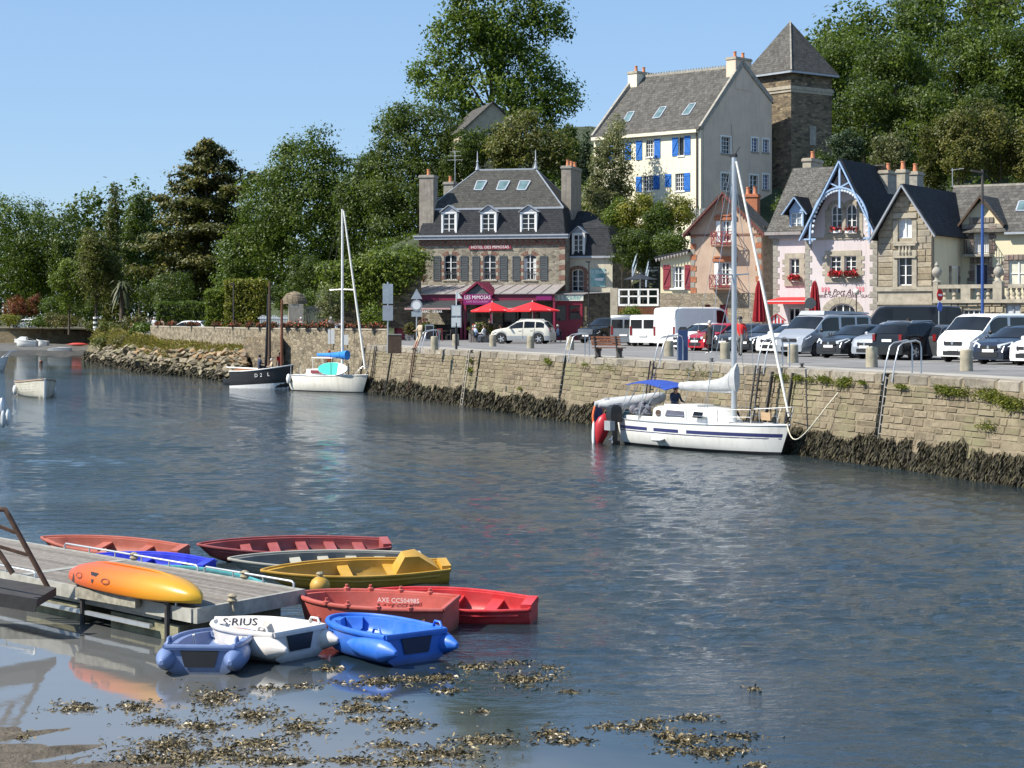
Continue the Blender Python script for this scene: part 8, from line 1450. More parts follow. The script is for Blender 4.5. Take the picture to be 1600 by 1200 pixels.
car('hatch', 'grey hatchback tail between the black car and the white van', 'car', pc(1483, 83, (.74, .67), 'hatch'), (.74, .67), K['grey'])
car('van', 'white van with black lower bumper near the right edge', 'van', pc(1545, 79, fh, 'van'), fh, K['white'], bumper=MATS['bracket_grey'], rimc=black)
car('hatch', 'dark blue black saloon with bright grille at the right edge', 'car', pc(1592, 75.2, fh, 'hatch'), fh, K['navy'])
car('hatch', 'white car cut off by the right edge', 'car', pc(1650, 73.2, fh, 'hatch'), fh, K['white'])
car('master', 'tall black panel van parked along the stone house', 'van', pc(1415, 101, (-1, .12), 'master'), (-1, .12), K['black'], rimc=black, fullglass=False)
car('suv', 'white sport utility car passing the terrace parasols', 'car', pc(817, 131, (-.96, .28), 'suv'), (-.96, .28), K['ivory'], bumper=MATS['bracket_grey'], rails=K['white'], group=None)
car('pickup', 'black pickup with glinting chrome grille beside the shop', 'pickup', pc(949, 135, (-.62, -.78), 'pickup'), (-.62, -.78), K['black'])
car('van', 'light grey van seen from behind beside the black pickup', 'van', pc(992, 124, (.35, .94), 'van'), (.35, .94), K['lgrey'])
car('van', 'white people carrier seen from behind, left of the tall white van', 'van', pc(1025, 121, (.4, .92), 'van'), (.4, .92), K['white']); 
car('master', 'tall white panel van seen from its rear corner', 'van', pc(1088, 117, (.75, .66), 'master'), (.75, .66), K['white'], bumper=MATS['bracket_grey'], rimc=black, fullglass=False)
car('hatch', 'white hatchback nose beside the tall white van', 'car', pc(1100, 106, fh, 'hatch'), fh, K['white']); car('hatch', 'red hatchback behind the woman in the dark coat', 'car', pc(1126, 104, fh, 'hatch'), fh, K['red'])
car('hatch', 'dark grey car behind the yacht mast', 'car', pc(1170, 101, fh, 'hatch'), fh, K['gunm']); car('hatch', 'black car between the mast and the leaning forestay', 'car', pc(1203, 98.5, fh, 'hatch'), fh, K['black']); car('hatch', 'white car nose left of the silver camper van', 'car', pc(1240, 95.5, fh, 'hatch'), fh, K['white'])
car('hatch', 'small white car on the road by the clipped hedge', 'car', pc(290, 172, (-1, .1), 'hatch'), (-1, .1), K['white'], group='cars on the shore road'); car('hatch', 'dark car behind the small white one on the shore road', 'car', pc(317, 176, (-.9, -.4), 'hatch'), (-.9, -.4), K['navy'], group='cars on the shore road')
car('hatch', 'white car half hidden by shrubs on the far shore', 'car', pc(38, 306, (-1, .1), 'hatch'), (-1, .1), K['white'], group='cars on the shore road')
# ------------------------------------------------------------------ people
SKIN = mat('skin', (.5, .29, .2), .6, .08, 8); SKT = mat('skin_tanned', (.38, .2, .13), .6, .08, 8)
def person(label, loc, rz, h=1.7, pose='stand', top=white, legs=black, shoes=black, hair=None, hat=None, skin=SKIN, sleeve=True, shorts=False, bag=None, coat=None, fingers=False, arms=None, beard=None, group=None):
    """one continuous skinned body; local +x is forward"""
    k = h/1.72; sit = pose == 'sit'; pz = .47 if sit else (.93 if pose != 'lean' else .9); step = .3 if pose == 'walk' else .0; b = {}
    b['pel'] = (0, 0, pz); b['spi'] = (.0, 0, pz+.2); b['che'] = (.02 if not sit else .03, 0, pz+.4); b['nek'] = (.03, 0, pz+.55); b['he0'] = (.05, 0, pz+.63); b['he1'] = (.055, 0, pz+.71); b['he2'] = (.045, 0, pz+.78)
    for s, n in ((1, 'l'), (-1, 'r')):
        b['sh'+n] = (.01, s*.19, pz+.48); am = (arms or {}).get(n, 'down' if not sit else 'fwd'); sw = (.16 if pose == 'walk' else .03)*(-s)
        el, ha = {'down': ((sw*.6, s*.25, pz+.2), (sw+.08, s*.25, pz-.05)), 'fwd': ((.1, s*.25, pz+.24), (.33, s*.17, pz+.2)), 'up': ((.18, s*.26, pz+.38), (.2, s*.14, pz+.62)), 'hip': ((-.08, s*.36, pz+.25), (.08, s*.22, pz+.1))}[am]; b['el'+n] = el; b['ha'+n] = ha; hd = (Vector(ha)-Vector(el)).normalized()*.1; b['fi'+n] = tuple(Vector(ha)+hd)
        hx = s*step*.5
        b['hi'+n] = (0, s*.09, pz-.04)
        if sit: b['kn'+n] = (.42, s*.12, pz+.02); b['an'+n] = (.44, s*.12, .09); b['to'+n] = (.6, s*.13, .05)
        elif pose == 'lean': b['kn'+n] = (.2, s*.1, .5); b['an'+n] = (.38, s*.1, .09); b['to'+n] = (.54, s*.1, .05)
        else: b['kn'+n] = (hx*.6+.05, s*.1, .5); b['an'+n] = (hx*1.25-.02, s*.1, .09+(.08 if step and s < 0 else 0)); b['to'+n] = (hx*1.25+.16, s*.11, .05+(.03 if step and s < 0 else 0))
    rad = dict(pel=(.135, .15), spi=(.115, .14), che=(.12, .16), nek=(.055, .058), he0=(.07, .065), he1=(.1, .082), he2=(.075, .065)); ra = dict(sh=.068, el=.044, ha=.032, fi=.028, hi=.09, kn=.06, an=.042, to=.035)
    keys = list(b); ix = {q: i for i, q in enumerate(keys)}; ed = [('pel', 'spi'), ('spi', 'che'), ('che', 'nek'), ('nek', 'he0'), ('he0', 'he1'), ('he1', 'he2')]
    for n in 'lr': ed += [('che', 'sh'+n), ('sh'+n, 'el'+n), ('el'+n, 'ha'+n), ('ha'+n, 'fi'+n), ('pel', 'hi'+n), ('hi'+n, 'kn'+n), ('kn'+n, 'an'+n), ('an'+n, 'to'+n)]
    me = bpy.data.meshes.new('sk'); me.from_pydata([tuple(c*k for c in b[q]) for q in keys], [(ix[a], ix[c]) for a, c in ed], []); o = bpy.data.objects.new('sk', me); COL.objects.link(o)
    mo = o.modifiers.new('s', 'SKIN'); mo.use_smooth_shade = True; sv = me.skin_vertices[0].data if me.skin_vertices else None
    if sv is None:
        bm = bmesh.new(); bm.from_mesh(me); bm.verts.layers.skin.verify(); bm.to_mesh(me); bm.free(); sv = me.skin_vertices[0].data
    for q in keys: r = rad.get(q) or (ra[q[:2]],)*2; sv[ix[q]].radius = (r[0]*k, r[1]*k); sv[ix[q]].use_root = q == 'pel'
    o.modifiers.new('u', 'SUBSURF').levels = 1; dg = bpy.context.evaluated_depsgraph_get(); body = bpy.data.meshes.new_from_object(o.evaluated_get(dg)); bpy.data.objects.remove(o); bpy.data.meshes.remove(me); body.name = 'person'
    body.materials.clear()
    for m in (top, legs, skin, shoes): body.materials.append(m)
    segs = [(Vector(b[a])*k, Vector(b[c])*k, a, c) for a, c in ed]; mi = []
    for p in body.polygons:
        c = p.center; best = min(segs, key=lambda s_: ((c-s_[0]-(s_[1]-s_[0])*max(0, min(1, (c-s_[0]).dot(s_[1]-s_[0])/(s_[1]-s_[0]).length_squared))).length)); a, e = best[2], best[3]
        if a in ('he0', 'he1') or (a, e) == ('nek', 'he0'): mi.append(2)
        elif e[:2] == 'fi' or (e[:2] == 'ha' and not sleeve): mi.append(2)
        elif e[:2] == 'to' : mi.append(3)
        elif e[:2] in ('hi', 'kn'): mi.append(1 if not coat else 0 if e[:2] == 'hi' else 1)
        elif e[:2] == 'an': mi.append(2 if shorts else 1)
        else: mi.append(0)
    body.polygons.foreach_set('material_index', mi); body.polygons.foreach_set('use_smooth', [True]*len(body.polygons))
    hx, hz_ = b['he1'][0]*k, b['he1'][2]*k; add = MB(); add.bar((hx+.08*k, 0, hz_-.01), (hx+.125*k, 0, hz_-.03), .022, .03)                    # nose
    for s in (1, -1): add.ball((hx+.088*k, s*.033*k, hz_+.015), .011, 6, 1); add.ball((hx-.005, s*.085*k, hz_-.005), (.02, .012, .03), 6)
    add.box(hx+.085*k, hx+.098*k, -.025, .025, hz_-.058, hz_-.05, 2)
    if fingers:
        for n, s in (('l', 1), ('r', -1)):
            h0 = Vector(b['fi'+n])*k; d = (Vector(b['fi'+n])-Vector(b['ha'+n])).normalized()
            for q in range(4): st = h0+Vector(((q-1.5)*.02, 0, 0))-d*.015; l = (.065, .078, .072, .055)[q]; add.tube([st, st+d*l*.55, st+d*l*.95+Vector((0, -s*.018, 0))], [.0095, .0085, .006], 6)
            st = Vector(b['ha'+n])*k+d*.03+Vector((.02, 0, 0)); add.tube([st, st+d*.04+Vector((.03, 0, 0)), st+d*.075+Vector((.032, -s*.01, 0))], [.011, .009, .006], 6)
    bm = bmesh.new(); bm.from_mesh(body); am_ = add.mesh('a', [skin]); off = len(bm.verts); bm2 = bmesh.new(); bm2.from_mesh(am_); tmp = [bm.verts.new(v.co) for v in bm2.verts]; bm.verts.index_update()
    for f_, q in zip(bm2.faces, add.m):
        nf = bm.faces.new([tmp[v.index] for v in f_.verts]); nf.material_index = {0: 2, 1: 3, 2: 2}[q]; nf.smooth = True
    bm.to_mesh(body); bm.free(); bm2.free(); bpy.data.meshes.remove(am_)
    t = link('person', body); t.location = loc; t.rotation_euler = (0, 0, rz); tag(t, label, 'person', group)
    if hair:
        mb = MB(); n = 12; prof = [(.02, .125), (.06, .118), (.092, .08), (.1, .03), (.098, -.03), (.085, -.06)]; mb.lathe([(r*k, z*k) for r, z in prof[::-1]], n, Matrix.Translation((hx-.022*k, 0, hz_)) @ Matrix.Diagonal((1, .92, 1, 1))); mb.obj('hair', hair, t, 60)
    if hat: mb = MB(); mb.lathe([(.105, .0), (.108, .06), (.085, .11), (.01, .125)], 12, Matrix.Translation((hx-.01, 0, hz_+.04))); mb.box(hx+.05, hx+.2, -.07, .07, hz_+.04, hz_+.055); mb.obj('cap', hat, t, 60)
    if coat: 
        mb = MB(); Z = pz*k; mb.loft([[(r*.8*math.cos(a), r*math.sin(a), z) for a in [2*math.pi*j/14 for j in range(14)]] for r, z in ((.2*k, Z+.42*k), (.19*k, Z+.2*k), (.23*k, Z-.05), (.29*k, Z-.38))], True, False); mb.obj('coat', coat, t, 60)
    if bag: mb = MB(); mb.loft([[(-.05, -.15, 0), (.07, -.15, 0), (.07, .12, 0), (-.05, .12, 0)], [(-.06, -.17, .14), (.08, -.17, .14), (.08, .14, .14), (-.06, .14, .14)], [(-.02, -.13, .26), (.04, -.13, .26), (.04, .1, .26), (-.02, .1, .26)]]); bo = link('shoulder_bag', mb.mesh('shoulder_bag', bag, 40)); bo.location = Vector(loc)+Matrix.Rotation(rz, 3, 'Z') @ Vector((.2, -.12, pz*k-.15)); bo.rotation_euler = (0, 0, rz); tag(bo, 'brown shoulder bag on the hip of the grey haired woman', 'bag')
    return t
cl = lambda n, c: MATS.get(n) or mat(n, c, .85, .12, 6); hg = cl('hair_grey', (.55, .53, .5)); hb_ = cl('hair_brown', (.06, .035, .02)); hk = cl('hair_dark', (.015, .012, .01)); hr = cl('hair_red', (.35, .09, .03)); blk = cl('cloth_black', (.018, .018, .022)); den = cl('denim', (.1, .13, .19)); gr_ = cl('cloth_grey', (.25, .25, .26)); redc = cl('cloth_red', (.55, .02, .02)); pk = cl('cloth_pink', (.6, .25, .26)); wht = cl('cloth_white', (.7, .7, .7)); nav = cl('cloth_navy', (.03, .045, .09)); lbl = cl('cloth_light_blue', (.35, .45, .6)); bei = cl('cloth_beige', (.5, .4, .28)); org = cl('cloth_orange', (.6, .14, .05))
def gq(px, py): return G(px, py, ZQ)
person('grey haired woman in long dark coat walking with a shoulder bag', gq(1110, 553.5), R(200), 1.62, 'walk', blk, blk, white, hair=hg, coat=cl('coat_black', (.022, .021, .023)), bag=cl('leather_brown', (.16, .07, .035)), fingers=True, skin=SKT)
person('man in red shirt and dark cap walking by the parked cars', gq(1157, 557), R(240), 1.78, 'walk', redc, cl('trousers_grey', (.2, .2, .19)), black, hair=hg, hat=blk, sleeve=False, fingers=True, skin=SKT)
yf = Fr(994, 73, 54, 0); person('man in dark blue sitting in the yacht cockpit', tuple(yf.w(yf.x(1058)-.25, .1, .98)), -yf.t, 1.7, 'sit', nav, nav, black, hair=hk, skin=SKT, arms={'l': 'fwd', 'r': 'fwd'})
person('person in beige leaning on a bollard at the quay edge', gq(657, 547), R(215), 1.65, 'lean', bei, bei, black, hair=hb_, arms={'l': 'fwd', 'r': 'fwd'}, shorts=True, skin=SKT)
hf = Fr(655, 157, 15); cg = 'guests under the red parasols'
for i, (px, Y, rz, pose, tp, hr_, lb) in enumerate(((739, 139, 20, 'sit', pk, hg, 'guest in pink with red hat seated left under the left parasol'), (742, 137, 30, 'sit', lbl, hg, 'guest in pale blue seated nearest under the left parasol'), (760, 139, 160, 'sit', blk, hk, 'guest in black facing left under the left parasol'), (757, 136.5, 150, 'sit', wht, hb_, 'guest in white facing left at the front table'), (772, 139, 20, 'sit', org, hg, 'guest in orange seated between the two parasols'), (783, 140.5, 200, 'sit', blk, hk, 'dark dressed guest seated behind the white car roof'), (765, 142, 270, 'stand', blk, hk, 'waiter in black standing behind the left parasol'), (872, 139, 190, 'sit', lbl, hg, 'guest in blue seated alone by the oyster shop'), (661, 150, 270, 'stand', blk, hb_, 'person in black standing left under the charcoal awning'), (667, 150.5, 250, 'stand', blk, hk, 'person in black standing right under the charcoal awning'))):
    person(lb, (((px-800)/F*Y), Y, ZQ), R(rz), 1.68, pose, tp, den if i % 2 else blk, black, hair=hr_, hat=(redc if i == 0 else None), group=cg, sleeve=bool(i % 2), skin=SKT if i % 3 else SKIN)
for px, Y, rz, tp, hr_, lb, hh in ((471, 146, 230, gr_, hg, 'man in grey standing first from the left behind the flower boxes', 1.78), (479, 145, 200, pk, hb_, 'person in pink beside the man in grey behind the flower boxes', 1.5), (504, 146, 270, wht, hb_, 'woman in white top standing in the middle of the wall group', 1.62), (511, 145, 250, pk, hr, 'woman in pink top standing in the middle of the wall group', 1.6), (517, 146.5, 280, gr_, hg, 'tall person with pale cap in the wall group', 1.8), (526, 145, 200, lbl, hb_, 'person in pale blue bending over the flower boxes', 1.5), (532, 145.5, 220, lbl, hk, 'rightmost person of the wall group in light blue', 1.55), (241, 184, 250, wht, hg, 'man in white with cap on the shore road', 1.8), (233, 186, 280, gr_, hk, 'person in grey left of the man in white on the shore road', 1.7), (253, 185, 240, bei, hb_, 'person in beige beside the parked white car', 1.65)):
    person(lb, (((px-800)/F*Y), Y, ZQ), R(rz), hh, 'stand', tp, den, black, hair=hr_, sleeve=False, group='walkers behind the parapet wall')
wf = Fr(366, 131, 20, 0); person('man in navy sitting at the stern of the black working boat', tuple(wf.w(wf.x(405), 0, .95)), R(30), 1.7, 'sit', nav, nav, black, hair=hk); person('person in red and white standing by the mast of the working boat', tuple(wf.w(wf.x(433), .45, .75)), R(250), 1.6, 'stand', redc, den, black, hair=hk, sleeve=False); person('person bending in pale clothes beside the mast of the working boat', tuple(wf.w(wf.x(427), -.2, .85)), R(200), 1.5, 'sit', bei, bei, black, hair=hg)
sf = Fr(463, 126, 42, 0); person('red haired woman standing on the small sailing boat', tuple(sf.w(sf.x(505), .5, .95)), R(90), 1.66, 'stand', org, blk, black, hair=hr, sleeve=False)
person('driver in blue standing beside the black panel van', (620/3000*92.5, 92.5, ZQ), R(200), 1.72, 'stand', lbl, den, black, hair=hk, sleeve=False)
# ------------------------------------------------------------------ quay furniture
bol_m = mat('bollard_stone', (.3, .27, .2), .9, .3, 4, 20, .5, .02, orand=.1)
def bollard_parts(t, h, r, m):
    mb = MB(); mb.lathe([(r*1.04, -.02), (r*1.03, .1), (r, h*.5), (r*.99, h-.07), (r*.93, h-.02), (r*.8, h)], 18); mb.obj('shaft', m, t, 45)
names = {712: 'bollard with the black timetable post in front', 770: 'bollard left of the white car wheel', 829: 'bollard in front of the white car tail', 891: 'bollard beside the first grab rail', 1045: 'bollard behind the blue post', 1133: 'bollard just left of the yacht mast', 1239: 'bollard in front of the silver camper van wheel', 1362: 'bollard in front of the pale silver car', 1510: 'bollard nearest to the right edge', 679: 'bollard beside the person in beige'}
for px, py in ((679, 546), (712, 540.5), (770, 541.5), (829, 544.5), (891, 547), (1045, 557), (1133, 561), (1239, 567), (1362, 574), (1510, 580)):
    t = T('bollard', 'round stone '+names[px], 'bollard', tuple(gq(px, py)), random.uniform(0, 6), 'stone bollards along the quay edge'); bollard_parts(t, .74, .215, bol_m)
t = T('litter_bin', 'dark square litter bin at the end of the parapet wall', 'bin', tuple(gq(617, 552))); mb = MB(); mb.box(-.32, .32, -.3, .3, 0, .92); mb.obj('body', wood_dk, t); mb = MB(); mb.box(-.34, .34, -.32, .32, .923, .97); mb.obj('lid', granite_gr, t)
t = T('bench', 'brown slatted bench on cast iron feet facing the water', 'bench', tuple(gq(952, 559)), -QT+R(180)+R(38)); 
for k in range(5): mb = MB(); mb.box(-.75, .75, -.22+k*.095, -.14+k*.095, .43, .47); mb.obj('slat', wood_red, t)
for k in range(4): mb = MB(); mb.box(-.75, .75, .27+k*.025, .3+k*.025, .55+k*.11, .64+k*.11); mb.obj('slat', wood_red, t)
for x in (-.55, .55): mb = MB(); mb.box(x-.05, x+.05, -.25, .35, 0, .05); mb.box(x-.09, x+.09, -.04, .16, .05, .3); mb.box(x-.04, x+.04, -.2, .3, .3, .425); mb.bar((x, .28, .4), (x, .42, .98), .05); mb.obj('foot', iron, t)
t = T('service_post', 'dark blue service pedestal on the quay edge', 'post', tuple(gq(1067, 563.5))); mb = MB(); mb.prism([(-.2, -.14, 0), (.2, -.14, 0), (.2, .14, 0), (-.2, .14, 0)], (0, 0, 1.28)); mb.obj('body', mat('post_blue', (.02, .05, .14), .45), t); mb = MB(); mb.loft([[(-.2, -.14, 1.285), (.2, -.14, 1.285), (.2, .14, 1.285), (-.2, .14, 1.285)], [(-.12, -.08, 1.42), (.12, -.08, 1.42), (.12, .08, 1.42), (-.12, .08, 1.42)]]); mb.obj('cap', black, t)
def ladder(label, px, slotted=False, off=0.0, top=0.0, bot=-.3, m=galv, w=.36):
    x = qx(px); t = T('ladder', label, 'ladder', (E0.x, E0.y, 0), -QT, 'ladders on the quay wall'); yy = lambda z: (.12 if slotted else -.2)-(ZQ-z)*BAT-off
    for s in (-1, 1): mb = MB(); mb.bar((x+s*w/2, yy(ZQ+top), ZQ+top), (x+s*w/2, yy(bot), bot), .06, .05); mb.obj('rail', m, t)
    n = int((ZQ+top-bot)/.3)
    for k in range(n): z = ZQ+top-.15-k*.3; mb = MB(); mb.bar((x-w/2, yy(z), z), (x+w/2, yy(z), z), .035); mb.obj('rung', m, t)
ladder('dark ladder at the far corner of the quay', 592, m=iron); ladder('rusty ladder below the person in beige', 653, m=rust, top=.1); ladder('pale ladder leaning out beside the dark slot', 742, off=.12, m=mat('pale_ladder', (.34, .3, .24), .8, .3, 6)); ladder('dark ladder inside the slot left of the bench', 885, True, m=iron); ladder('dark ladder behind the blue bimini top', 1026, m=iron); ladder('dark ladder right of the yacht mast', 1192, m=iron, top=.05); ladder('rust streaked ladder inside the wide slot at the right', 1385, True, m=mat('ladder_grey', (.3, .29, .28), .6, .3, 6))
for px, lb in ((575, 'at the far quay corner'), (618, 'between the first two ladders'), (1247, 'right of the yacht bow'), (1215, 'behind the yacht bow')): 
    x = qx(px); t = T('fender_pile', 'dark vertical fender timber %s' % lb, 'timber', (E0.x, E0.y, 0), -QT, 'fender timbers on the quay wall'); mb = MB(); mb.bar((x, -.2, ZQ-.15), (x, -.22-ZQ*BAT, .1), .09 if px > 1000 else .08, .1); mb.obj('beam', iron, t)
def grabrail(label, px, d=1):
    x = qx(px); t = T('grab_rail', label, 'handrail', (E0.x, E0.y, ZQ), -QT, 'bent tube grab rails above the ladders')
    for s in (-.28, .28): mb = MB(); mb.tube([(x+s, -.12, -.25), (x+s, -.02, .35), (x+s, .12, .88), (x+s, .28, 1.0), (x+s, .75, 1.08), (x+s, .9, 1.02), (x+s, .95, .85), (x+s, .95, .0)], .026, 8); mb.obj('tube', alu, t, 60)
grabrail('bent tube grab rail above the rusty ladder', 660); grabrail('bent tube grab rail left of the bench', 888); grabrail('bent tube grab rail beside the blue post', 1030); grabrail('bent tube grab rail right of the yacht mast', 1192); grabrail('bent tube grab rail above the wide slot', 1392)
for px, py in ((737, 552), (1112, 566), (1253, 575)): t = tag(MB().lathe([(.12, 0), (.12, .03), (.05, .05), (.05, .12), (.09, .14), (.08, .17)], 10).obj('mooring_ring', iron, loc=tuple(gq(px, py)), smooth=50), 'small iron mooring cleat on the quay edge %s' % {737: 'left of the white car', 1112: 'in front of the walking woman', 1253: 'in front of the silver camper van'}[px], 'cleat')
def pole(name, label, cat, px, py, h, r=.04, m=galv, Y=None): p = gq(px, py) if Y is None else Vector(((px-800)/F*Y, Y, ZQ)); t = T(name, label, cat, tuple(p)); mb = MB(); mb.tube([(0, 0, 0), (0, 0, h)], r, 8); mb.obj('pole', m, t, 60); return t
t = pole('road_sign', 'grey backed square sign and pale plate on a pole by the parapet end', 'sign', 606, 552, 3.6); mb = MB(); mb.box(-.26, .26, -.04, -.01, 2.5, 3.5); mb.obj('sign_plate', galv, t); mb = MB(); mb.box(-.26, .26, -.06, -.03, 1.65, 2.42); mb.obj('lower_plate', lead, t)
t = pole('road_sign', 'triangle, round and square signs seen from behind near the awning', 'sign', 651, 541, 3.5); mb = MB(); mb.prism([(-.36, -.05, 2.95), (.36, -.05, 2.95), (0, -.05, 3.6)], (0, .03, 0)); mb.obj('triangle_plate', galv, t); mb = MB(); mb.lathe([(.36, 0), (.36, .03)], 20, Matrix.Translation((0, -.05, 2.55)) @ Matrix.Rotation(R(90), 4, 'X')); o = mb.obj('round_plate', lead, t); mb = MB(); mb.lathe([(.26, 0), (.26, .012)], 20, Matrix.Translation((0, -.082, 2.55)) @ Matrix.Rotation(R(90), 4, 'X')); mb.obj('ring_face', white, o); mb = MB(); mb.box(-.32, .32, -.05, -.02, 1.85, 2.18); mb.obj('lower_plate', galv, t)
t = pole('notice_post', 'black post with two timetable panels and a small white pennant', 'sign', 713, 546, 1.5, .07, black); mb = MB(); mb.box(-.28, .28, -.05, 0, 1.85, 2.5); o = mb.obj('panel', MATS['rail_blue'], t); mb = MB(); mb.box(-.24, .24, -.058, -.052, 1.9, 2.44); mb.obj('sheet', mat('notice_paper', (.6, .63, .62), .7, .12, 9), o); mb = MB(); mb.box(-.28, .28, -.05, 0, 1.25, 1.8); o = mb.obj('panel', MATS['pale_bag'], t); mb = MB(); mb.box(-.24, .24, -.058, -.052, 1.3, 1.75); mb.obj('sheet', MATS['notice_paper'], o); mb = MB(); mb.tube([(0, 0, 1.4), (0, 0, 3.3)], .03, 6); mb.obj('mast', white, t); mb = MB(); mb.prism([(.02, -.01, 3.3), (.02, -.01, 2.85), (.34, -.01, 2.88)], (0, .015, 0)); mb.obj('pennant', white, t)
t = pole('street_lamp', 'slim black lamp post in front of the annex window', 'lamp post', 920, 0, 6.0, .05, black, 147); mb = MB(); mb.box(-.25, .1, -.06, .06, 6.0, 6.1); mb.obj('lamp_head', black, t)
t = pole('street_lamp', 'tall blue lamp post in front of the right wing', 'lamp post', 1535, 0, 7.2, .075, mat('lamp_blue', (.03, .08, .26), .4), 92); mb = MB(); mb.tube([(0, 0, 7.2), (0, 0, 8.9)], .06, 8); mb.obj('upper_pole', iron, t, 60); mb = MB(); mb.bar((.03, 0, 8.75), (-.55, -.05, 8.85), .14, .08); mb.obj('lamp_head', iron, t)
t = pole('street_lamp', 'small round headed lamp in front of the creperie door', 'lamp post', 1338, 0, 3.2, .035, iron, 116); mb = MB(); mb.ball((0, 0, 3.35), .2, 12); mb.obj('globe', mat('lamp_globe', (.65, .62, .56), .3), t, 60)
t = pole('road_sign', 'red round sign above small blue disc on pole by the terrace wall', 'sign', 1467, 0, 3.1, .03, galv, 98); t.rotation_euler.z = R(48); mb = MB(); M = lambda z: Matrix.Translation((0, -.05, z)) @ Matrix.Rotation(R(90), 4, 'X'); mb.lathe([(.3, 0), (.3, .02)], 20, M(2.95)); o = mb.obj('round_plate', redc, t); mb = MB(); mb.box(-.2, .2, -.082, -.074, 2.9, 3.0); mb.obj('bar', white, o); mb = MB(); mb.lathe([(.24, 0), (.24, .02)], 20, M(2.35)); mb.obj('blue_plate', mat('sign_blue', (.05, .12, .45), .5), t)
t = pole('road_sign', 'dark round sign seen from behind beside the right folded parasol', 'sign', 1266, 0, 2.9, .03, iron, 108); mb = MB(); mb.lathe([(.32, 0), (.32, .02)], 20, M(2.6)); mb.obj('round_plate', grey_sh, t)
t = pole('street_lamp', 'thin dark lamp post beside the clipped hedge', 'lamp post', 365, 0, 4.4, .06, iron, 153); mb = MB(); mb.box(-.3, .05, -.06, .06, 4.4, 4.5); mb.obj('lamp_head', iron, t)
t = pole('marker_post', 'black and white striped marker post on the far shore', 'post', 149, 0, .3, .2, white, 258)
for k in range(5): mb = MB(); mb.lathe([(.3, .3+k*.32), (.3, .56+k*.32)], 10); mb.obj('band', black if k % 2 else white, t)
for px, top, Y in ((769, 472, 138), (832, 471.5, 137)):
    t = T('parasol', 'open red parasol, %s of the pair on the hotel terrace' % ('left' if px < 800 else 'larger right'), 'parasol', ((px-800)/F*Y, Y, ZQ), .3, 'open red parasols'); zt = H-(top-HY)/F*Y-ZQ; rr = 1.55 if px < 800 else 1.95; mb = MB(); n = 8; P = [Vector((rr*math.cos(2*math.pi*(k+.5)/n), rr*math.sin(2*math.pi*(k+.5)/n), zt-.62)) for k in range(n)]; 
    for a, c in zip(P, P[1:]+P[:1]): mb.add([(0, 0, zt), a, (a+c)/2*.985+Vector((0, 0, .03)), c], [(0, 1, 2, 3)]); mb.add([a, c, c-Vector((0, 0, .1)), a-Vector((0, 0, .1))], [(0, 1, 2, 3)])
    mb.obj('canopy', mat('parasol_red', (.68, .015, .02), .75, .06, 1) if 'parasol_red' not in MATS else MATS['parasol_red'], t); mb = MB(); mb.tube([(0, 0, 0), (0, 0, zt+.1)], .035, 8); mb.obj('pole', bei if False else white, t); mb = MB(); mb.box(-.3, .3, -.3, .3, 0, .08); mb.obj('foot', granite_gr, t)
    mb = MB()
    for p in P: mb.bar((0, 0, zt-.08), p, .025)
    mb.obj('ribs', white, t)
for px, Y, lb in ((1186, 117, 'left of the striped huts, near the forestay'), (1273, 115, 'right one, beside the dark round sign')):
    t = T('parasol', 'folded dark red parasol, '+lb, 'parasol', ((px-800)/F*Y, Y, ZQ), 0, 'folded dark red parasols'); zt = H-(438-HY)/F*Y-ZQ; mb = MB(); n = 20; rings = []
    for z, r in ((zt, .03), (zt-.12, .12), (zt-.5, .22), (zt-1.4, .32), (zt-2.2, .4), (zt-2.55, .42)): rings.append([(r*(1 if j % 2 else .62)*math.cos(2*math.pi*j/n), r*(1 if j % 2 else .62)*math.sin(2*math.pi*j/n), z+(.06 if j % 2 and r > .4 else 0)) for j in range(n)])
    mb.loft(rings); mb.obj('canopy', darkred, t); mb = MB(); mb.tube([(0, 0, 0), (0, 0, zt+.08)], .035, 8); mb.obj('pole', white, t); mb = MB(); mb.box(-.35, .35, -.35, .35, 0, .08); mb.obj('foot', granite_gr, t)
t = T('parasol', 'open dark blue parasol over the white railed deck', 'parasol', tuple(W(1000, 470, 140.5))); mb = MB(); zt = 2.0; n = 8; P = [Vector((1.25*math.cos(2*math.pi*k/n), 1.25*math.sin(2*math.pi*k/n), zt-.45)) for k in range(n)]
for a, c in zip(P, P[1:]+P[:1]): mb.add([(0, 0, zt), a, c], [(0, 1, 2)])
mb.obj('canopy', cl('parasol_navy', (.02, .025, .035)), t); mb = MB(); mb.tube([(0, 0, -.4), (0, 0, zt+.05)], .03, 8); mb.obj('pole', white, t)
for px, py, Y, lb in ((1213, 520, 112, 'left of the glass door'), (1254, 520, 111, 'right of the glass door'), (1351, 520, 110, 'in front of the black panel van')):
    t = T('striped_hut', 'small red and white striped beach hut '+lb, 'beach hut', ((px-800)/F*Y, Y, ZQ), -.25, 'striped beach huts'); zt = H-(491-HY)/F*Y-ZQ; w = .4
    for k in range(8): a = -w+k*w/4; c = a+w/4; top_ = lambda x: zt-.05-abs(x)*.75; mb = MB(); mb.prism([(a+.004, 0, 0), (c-.004, 0, 0), (c-.004, 0, top_(c)), (a+.004, 0, top_(a))], (0, .05, 0)); mb.obj('plank', redc if k % 2 else wht, t)
    mb = MB(); mb.box(-w, w, .055, .6, 0, zt-.35); mb.obj('box', wht, t); mb = MB()
    for s in (-1, 1): slab(mb, [(0, -.08, zt), (0, .65, zt), (s*(w+.1), .65, zt-.38), (s*(w+.1), -.08, zt-.38)], .03)
    mb.obj('roof', redc, t)
ger = weedmat('geranium', (.07, .07, .025), (.42, .075, .03), .8); grn_l = leafmat('geranium_leaf', (.06, .08, .02), (.12, .12, .04))
